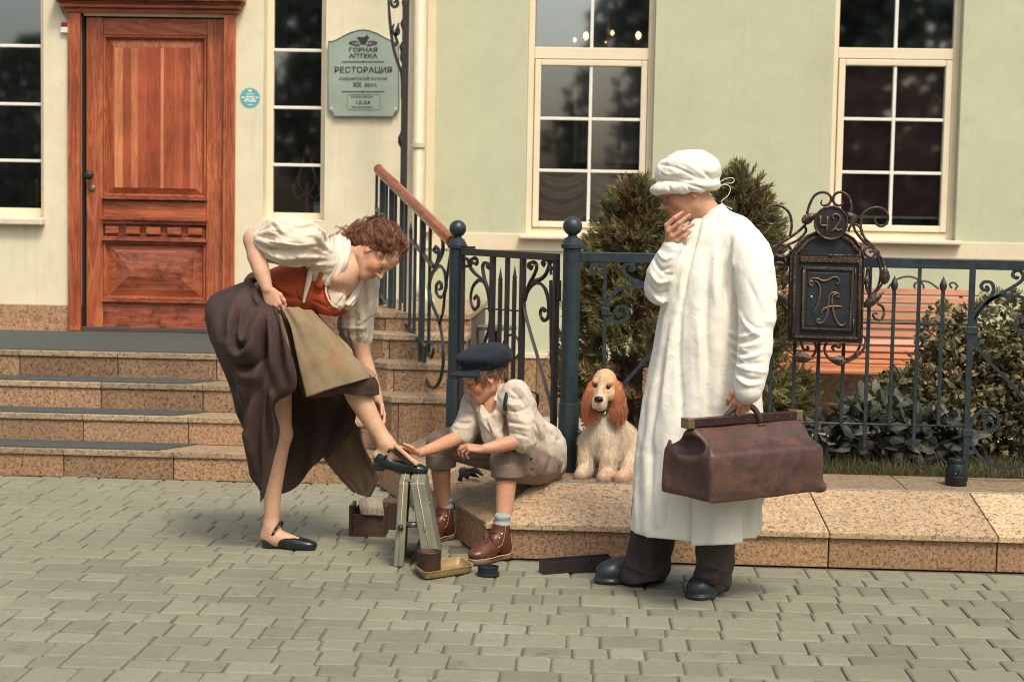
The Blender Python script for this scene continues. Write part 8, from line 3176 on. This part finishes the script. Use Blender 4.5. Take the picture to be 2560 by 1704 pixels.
# ------------------------------------------------------------------ shoeshine things on the paving
# green folding case stood up as a foot rest
m_case = mat_simple('worn_green_case', (.20, .205, .145), .6, 0, .3, 22, .3, 60, .003)
m_pipe_ = mat_simple('pale_piping', (.62, .42, .27), .6)
m_steel = mat_simple('steel_tube', (.42, .42, .40), .3, .9, .15)
case = thing('folding_case', atz(1040, 1416, 0), 'worn green case stood open like a trestle under the shoe', 'case')
dd = np.array([-.03, .40, 0])
zc_ = .372


def half_case(b0, b1, t0, t1, name):
    b0, b1 = np.array([b0[0], b0[1], .0]), np.array([b1[0], b1[1], .0])
    o = MB().hexa([b0, b1, b1 + dd, b0 + dd], [t0, t1, t1 + dd, t0 + dd]).build(name, m_case, case, bevel=.007, seg=3)
    m0, m1 = (b0 + b1) / 2 + np.array([0, -.002, .004]), (t0 + t1) / 2 + np.array([0, -.002, 0])
    MB().tube([m0, m1, m1 + dd * .98 + np.array([0, 0, .002])], .0022, 6).build('piping', m_pipe_, o, smooth=True)
    return o, m0, m1


b0 = atz(983, 1417, 0)
Yc = b0[1]
b1 = np.array([atz(1009, 1417, 0)[0], Yc, 0])
t0, t1 = at(997, 1196, Yc), at(1021, 1200, Yc)
t0[2] = t1[2] = zc_
hl, m0, m1 = half_case(b0, b1, t0, t1, 'left_half')
q0, q1 = np.array([at(1060, 1400, Yc)[0], Yc, 0]), np.array([at(1103, 1400, Yc)[0], Yc, 0])
u0, u1 = at(1024, 1200, Yc), at(1062, 1196, Yc)
u0[2] = u1[2] = zc_
hr, n0, n1 = half_case(q0, q1, u0, u1, 'right_half')
p = m0 + (m1 - m0) * .47
MB().obox(p + np.array([0, -.002, 0]), (.010, 0, 0), (0, .002, 0), (0, 0, .018)).build('latch_plate', mat_simple('latch_metal', (.35, .27, .2), .4, .7), case, bevel=.002)
MB().lathe([(.006, 0), (.012, .004), (.0135, .012), (.009, .019), (.002, .021)], p + np.array([0, -.003, 0]), 14, (0, -1, 0)).build('knob', m_black, case, smooth=True)
pr = n0 + (n1 - n0) * .47
MB().obox(pr + np.array([0, -.002, 0]), (.006, 0, 0), (0, .002, 0), (0, 0, .011)).build('catch', mat_simple('catch_metal', (.45, .36, .26), .4, .7), case, bevel=.002)
MB().tube([p + np.array([.012, .05, .004]), pr + np.array([-.016, .05, .004])], .0125, 14).build('spacer_tube', m_steel, case, smooth=True)
tp = (t1 + u0) / 2
for k in range(2):
    c = tp + dd * (.12 + .6 * k) + np.array([0, 0, .003])
    MB().obox(c, (.022, 0, 0), dd * .06, (0, 0, .0022)).build('hinge', mat_simple('hinge_metal_%d' % k, (.3, .26, .2), .5, .7), case, bevel=.001)
for k in (.2, .75):
    c = q1 + (u1 - q1) * k + dd * .1
    MB().lathe([(.006, 0), (.005, .004), (.001, .006)], c, 10, (1, 0, .1)).build('stud', m_steel, case, smooth=True)

# wooden crate with a cloth
m_crate = mat_wood('dark_crate_wood', (.035, .018, .012), (.075, .038, .022), (.13, .07, .042), 'X', 10, .6, 6)
m_crate_v = mat_wood('dark_crate_upright', (.035, .018, .012), (.065, .033, .02), (.11, .06, .036), 'Z', 10, .6, 6)
cA, cB_ = atz(870, 1343, 0), atz(965, 1341, 0)
cY = (cA[1] + cB_[1]) / 2
x0, x1, cd, ch = cA[0], cB_[0], .13, .112
crate = thing('wooden_crate', ((x0 + x1) / 2, cY, 0), 'small dark wooden crate with a rag hung over its edge', 'crate')
MB().box(x0, x1, cY, cY + cd, .002, .012).build('base_board', m_crate, crate, bevel=.002)
MB().box(x0 + .018, x1 - .018, cY + .002, cY + .012, .013, .110).build('front_board', m_crate, crate, bevel=.002)
MB().box(x0 + .018, x1 - .018, cY + cd - .012, cY + cd - .002, .013, .128).build('back_board', m_crate, crate, bevel=.002)
MB().box(x0 + .002, x0 + .016, cY + .016, cY + cd - .016, .013, .146).build('end_board', m_crate, crate, bevel=.002)
MB().box(x1 - .016, x1 - .002, cY + .016, cY + cd - .016, .013, .142).build('end_board', m_crate, crate, bevel=.002)
for xx in (x0 + .009, x1 - .012):
    for yy in (cY + .006, cY + cd - .007):
        MB().box(xx - .009, xx + .009, yy - .007, yy + .008, .013, .150).build('corner_post', m_crate_v, crate, bevel=.002)
rag = thing('rag', ((x0 + x1) / 2, cY, .1), 'grey beige rag hanging over the front of the wooden crate', 'cloth')
R_ = lambda px, py, Y: at(px, py, Y)
g = np.array([[R_(896, 1246, cY + .09), R_(925, 1243, cY + .09), R_(954, 1248, cY + .09)],
              [R_(897, 1254, cY + .04), R_(925, 1251, cY + .04), R_(956, 1255, cY + .04)],
              [R_(899, 1268, cY - .006), R_(928, 1266, cY - .008), R_(958, 1267, cY - .006)],
              [R_(903, 1285, cY - .010), R_(930, 1287, cY - .012), R_(961, 1289, cY - .010)]])
V, Fq = patch(g, 12, 10, lambda u, v: .0035 * np.sin(9 * u + 3 * v) + .0015 * np.sin(30 * u), .006)
obj('rag_cloth', V, Fq, mat_cloth('rag_felt', (.36, .30, .235), .15, 500, .95, ((.25, .2, .15), 20, .4), .05, .5, 30, .3), rag, smooth=True)
bt = thing('polish_bottle', (x0 + .04, cY + .06, .02), 'small dark blue bottle lying inside the wooden crate', 'bottle')
MB().lathe([(.014, 0), (.014, .07), (.007, .09), (.007, .125)], (x0 + .042, cY + .05, .022), 14).build('bottle', mat_simple('blue_bottle', (.02, .05, .07), .25), bt, smooth=True)

# second box behind the case
box2 = thing('flared_wooden_box', atz(978, 1320, 0), 'dark flared wooden box half hidden behind the green case', 'box')
eA = atz(970, 1322, 0)
lo = [(eA[0] - .005, eA[1], 0), (eA[0] + .07, eA[1], 0), (eA[0] + .07, eA[1] + .10, 0), (eA[0] - .005, eA[1] + .10, 0)]
hi = [(eA[0] - .035, eA[1] - .02, .135), (eA[0] + .10, eA[1] - .02, .135), (eA[0] + .10, eA[1] + .12, .135), (eA[0] - .035, eA[1] + .12, .135)]
MB().hexa(lo, hi).build('box_shell', mat_wood('box_brown_wood', (.05, .03, .022), (.10, .062, .045), (.15, .10, .07), 'Z', 8, .65), box2, bevel=.004)
for px in (972, 990):
    MB().lathe([(.004, 0), (.003, .003)], at(px, 1243, eA[1] - .02), 8, (0, -1, 0)).build('nail', m_iron_b, box2, smooth=True)

# tray, can, polish tin, long box
m_tray = mat_simple('mustard_tin', (.34, .24, .115), .5, .2, .35, 26, .3, 70, .002)
m_rust = mat_simple('rusty_tin', (.075, .042, .030), .6, .3, .5, 30, .3, 80, .002)
A_, B_, C_ = atz(1033, 1428, 0), atz(1062, 1451, 0), atz(1184, 1432, 0)
D_ = A_ + C_ - B_
tray = thing('enamel_tray', (A_ + C_) / 2, 'mustard coloured tin tray on the paving in front of the case', 'tray')
cen_ = (A_ + B_ + C_ + D_) / 4


def ringpts(s, z, rnd=.18, n=7):
    P = [A_, B_, C_, D_]
    out = []
    for i in range(4):
        p, a, b = P[i], P[i - 1], P[(i + 1) % 4]
        a_ = p + (a - p) * min(.45, rnd * .17 / np.linalg.norm(a - p))
        b_ = p + (b - p) * min(.45, rnd * .17 / np.linalg.norm(b - p))
        for t in np.linspace(0, 1, n):
            q = (1 - t) ** 2 * a_ + 2 * t * (1 - t) * p + t * t * b_
            out.append(cen_ + (q - cen_) * s + np.array([0, 0, z]))
    return out


rings = [ringpts(.90, .002), ringpts(.96, .006), ringpts(1.0, .030), ringpts(1.045, .032), ringpts(1.045, .036), ringpts(.975, .034), ringpts(.93, .010), ringpts(.87, .006)]
n = len(rings[0])
V = np.array([p for r in rings for p in r])
Fq = [(i * n + k, i * n + (k + 1) % n, (i + 1) * n + (k + 1) % n, (i + 1) * n + k) for i in range(len(rings) - 1) for k in range(n)]
Fq += [tuple(range(n))[::-1], tuple(range((len(rings) - 1) * n, len(rings) * n))]
obj('pan', V, Fq, m_tray, tray, auto=50)
can = thing('tin_can', at(1071, 1428, 6.90), 'rusty open tin can standing in the mustard tray', 'can')
cc_ = atz(1071, 1429, .008)
cc_ = np.array([cc_[0], cc_[1] + .02, .008])
MB().lathe([(.050, 0), (.051, .003), (.051, .083), (.053, .086), (.051, .089), (.0485, .086), (.0485, .006), (.001, .006)], cc_, 32).build('can_shell', m_rust, can, auto=40)
tin = thing('polish_tin', atz(1220, 1444, 0), 'round black shoe polish tin beside the tray', 'tin')
tc_ = atz(1220, 1436, 0)
MB().lathe([(.049, 0), (.050, .002), (.050, .007), (.046, .009)], tc_, 32).build('lid', m_black, tin, auto=40)
MB().lathe([(.044, .009), (.044, .032), (.0465, .033), (.0465, .037), (.043, .037), (.043, .030), (.001, .029)], tc_, 32).build('pot', mat_simple('polish_pot', (.012, .022, .026), .35), tin, auto=40)
A_, B_, K_ = atz(1358, 1437, 0), atz(1528, 1424, 0), atz(1347, 1427, 0)
lb = thing('long_metal_box', (A_ + B_) / 2, 'long narrow black metal trough by the man\'s foot', 'box')
w_ = K_ - A_
w_ = np.array([-.02, .07, 0])
hh = .058
m_blk = mat_simple('scratched_black_metal', (.045, .036, .034), .45, .4, .4, 40, .2, 90, .002)
lx = _norm(B_ - A_)
ny = _norm(w_)
ex, ey, ez = (B_ - A_) / 2, w_ / 2, np.array([0, 0, hh / 2])
c0 = (A_ + B_) / 2 + w_ / 2
MB().obox(c0 + np.array([0, 0, .002]), ex, ey, (0, 0, .0018)).build('floor_plate', m_blk, lb)
MB().obox(c0 - ey + ez, ex, ny * .0015, ez).build('side_plate', m_blk, lb, bevel=.001)
MB().obox(c0 + ey + ez, ex, ny * .0015, ez).build('side_plate', m_blk, lb, bevel=.001)
MB().obox(c0 - ex + ez, lx * .0015, ey, ez).build('end_plate', m_blk, lb, bevel=.001)
MB().obox(c0 + ex + ez, lx * .0015, ey, ez).build('end_plate', m_blk, lb, bevel=.001)

# camera lens left on the kerb
lc = atz(2389, 1212, .298)
lens = thing('camera_lens', lc, 'black camera lens standing capped on the granite bank', 'lens')
MB().lathe([(.050, 0), (.051, .002), (.051, .046), (.049, .048)], lc, 36).build('hood', mat_simple('matte_black_plastic', (.010, .010, .011), .5), lens, auto=40)
MB().lathe([(.044, .048), (.046, .050), (.046, .075), (.042, .085), (.040, .098), (.037, .104)], lc, 36).build('barrel', mat_simple('satin_black_metal', (.012, .018, .020), .25), lens, auto=40)
MB().lathe([(.036, .104), (.038, .105), (.038, .124), (.036, .127), (.03, .128)], lc, 36).build('cap', mat_simple('black_cap_plastic', (.012, .013, .014), .45), lens, auto=40)
for k in range(30):
    a = 2 * pi * k / 30
    c = lc + np.array([.0382 * math.cos(a), .0382 * math.sin(a), .115])
    if math.sin(a) < .2:
        MB().obox(c, np.array([math.cos(a), math.sin(a), 0]) * .0008, np.array([-math.sin(a), math.cos(a), 0]) * .0018, (0, 0, .008)).build('grip_rib', MATS['black_cap_plastic'], lens)
MB().lathe([(.002, 0), (.002, .001)], lc + np.array([-.012, -.0455, .062]), 8, (0, -1, 0)).build('index_dot', m_white, lens)

# crumpled dark strap beside the boy
strap = thing('crumpled_strap', at(1165, 1195, 7.78), 'crumpled dark strap lying on the sloped granite under the boy', 'strap')
K = Sdf()
for pts in ([(1148, 1198), (1155, 1180), (1170, 1176), (1190, 1180), (1205, 1186)], [(1152, 1202), (1158, 1188), (1166, 1190), (1168, 1200)], [(1165, 1180), (1180, 1190), (1196, 1192)]):
    K.sleeve([atz(x, y, .272) + np.array([0, 0, .012 * (i % 2)]) for i, (x, y) in enumerate(pts)], [.006] + [.013] * (len(pts) - 2) + [.006], .01)
K.bump(lambda P: .004 * crumple(P, 60, 2))
V, Fq, _ = K.mesh(.004)
obj('strap_web', V, Fq, mat_cloth('dark_webbing', (.022, .017, .016), .2, 500), strap, smooth=True)

# ------------------------------------------------------------------ things seen through the windows
m_curt = mat_cloth('mauve_satin_curtain', (.62, .50, .44), .12, 300, .6, None, .2, .1)
cur = thing('festoon_curtain', ((W1[0] + W1[1]) / 2, GY + .3, W1[2]), 'mauve festoon curtain gathered in swags behind the middle window', 'curtain')
xa, xb_ = W1[0] + .05, W1[1] - .05
zt_, zb_ = gz(1480, 425, GY + .3), gz(1480, 575, GY + .3)
nu_, nv_ = 80, 60
G = []
for v in np.linspace(0, 1, nv_):
    row = []
    for u in np.linspace(0, 1, nu_):
        w2_ = (u * 2) % 1
        s = 1 - (2 * w2_ - 1) ** 2
        z = zt_ + (zb_ - zt_) * v - .06 * s * (1 - .4 * v)
        y = GY + .20 - .030 * math.sin(2 * pi * 4.5 * (v - .10 * s)) * (.35 + .65 * s) + .012 * math.sin(u * 40)
        row.append((xa + (xb_ - xa) * u, y, z))
    G.append(row)
MB().grid(G).build('swag', m_curt, cur, smooth=True)
for c_ in (0, .5, 1):
    xx = xa + (xb_ - xa) * c_
    MB().tube(crom([(xx, GY + .165, zt_ + .06), (xx + .01, GY + .16, zt_ - .03), (xx, GY + .16, zt_ - .12)], 5), [.012 + .006 * math.sin(i) for i in range(11)], 8).build('gather', m_curt, cur, smooth=True)
m_sheer = mat_cloth('dark_sheer', (.32, .28, .27), .2, 300, .8, None, .1, .1)
G = []
for v in np.linspace(0, 1, 12):
    G.append([(xa + (xb_ - xa) * (.35 + .65 * u), GY + .27 + .035 * math.sin(u * 34 + 1.5 * v) + .02 * math.sin(u * 15 + 3 * v), zt_ + .05 + (2.75 - zt_) * v) for u in np.linspace(0, 1, 70)])
MB().grid(G).build('drape', m_sheer, cur, smooth=True)
m_bulb = mat_emit('warm_bulb', (1.0, .42, .12), 24.0)
ch_ = thing('chandelier', at(1530, 20, GY + 1.6), 'small warm chandelier bulbs glowing behind the middle window', 'chandelier')
cbz = at(1520, 95, GY + 1.6)
for px, py, r_ in ((1465, 90, .020), (1596, 89, .020), (1437, 100, .010), (1515, 112, .014), (1531, 83, .012)):
    c = at(px, py, GY + 1.6)
    MB().lathe([(.001, -r_ * 1.5), (r_ * .8, -r_ * .8), (r_, 0), (r_ * .7, r_ * .9), (.001, r_ * 1.5)], c, 12).build('bulb', m_bulb, ch_, smooth=True)
    MB().tube(crom([c + np.array([0, 0, -.04]), (c + cbz) / 2 + np.array([0, 0, -.12]), cbz + np.array([0, 0, -.05])], 5), .006, 6).build('arm', m_bronze, ch_, smooth=True)
MB().tube([cbz + np.array([0, 0, -.05]), cbz + np.array([0, 0, 1.3])], .01, 6).build('stem', m_bronze, ch_, smooth=True)
m_gilt = mat_simple('old_gilt_bronze', (.46, .29, .15), .4, .6, .4, 40, .4, 70)


def candelabra(px, ytop, ybot, Yq, w, label):
    f = lambda x, y: at(x, y, Yq)
    t = thing('candelabra', f(px, ybot), label, 'candelabra', 'candelabra in the windows')
    c = f(px, ybot)
    h = f(px, ytop)[2] - c[2]
    MB().lathe([(.05, 0), (.052, .01), (.03, .03), (.012, .06), (.02, h * .2), (.026, h * .26), (.012, h * .34), (.016, h * .45), (.02, h * .5), (.008, h * .55)], c, 14).build('stem', m_gilt, t, smooth=True)
    for s in (-1, 1):
        for k, (r0, zz) in enumerate(((w, .50), (w * .62, .62))):
            C = crom([c + np.array([0, 0, h * .42]), c + np.array([s * r0 * .6, -.02, h * (zz - .18)]), c + np.array([s * r0, 0, h * (zz - .06)]), c + np.array([s * r0 * .92, 0, h * zz]), c + np.array([s * r0 * .55, 0, h * (zz + .2)]), c + np.array([s * r0 * .2, 0, h * (zz + .36)])], 5)
            MB().tube(C, .008, 7).build('arm', m_gilt, t, smooth=True)
            MB().lathe([(.003, -.03), (.018, -.01), (.024, .012), (.01, .03)], c + np.array([s * r0, 0, h * (zz - .04)]), 9).build('drip_cup', m_gilt, t, smooth=True)
    MB().lathe([(.004, -.05), (.03, -.02), (.04, .01), (.02, .05), (.004, .07)], c + np.array([0, 0, h * .94]), 10).build('finial', m_gilt, t, smooth=True)


candelabra(767, 372, 556, WY + .50, .10, 'gilt bronze candelabra standing in the narrow window')
candelabra(93, 362, 545, WY + .50, .09, 'gilt bronze candelabra standing in the window at the left edge')
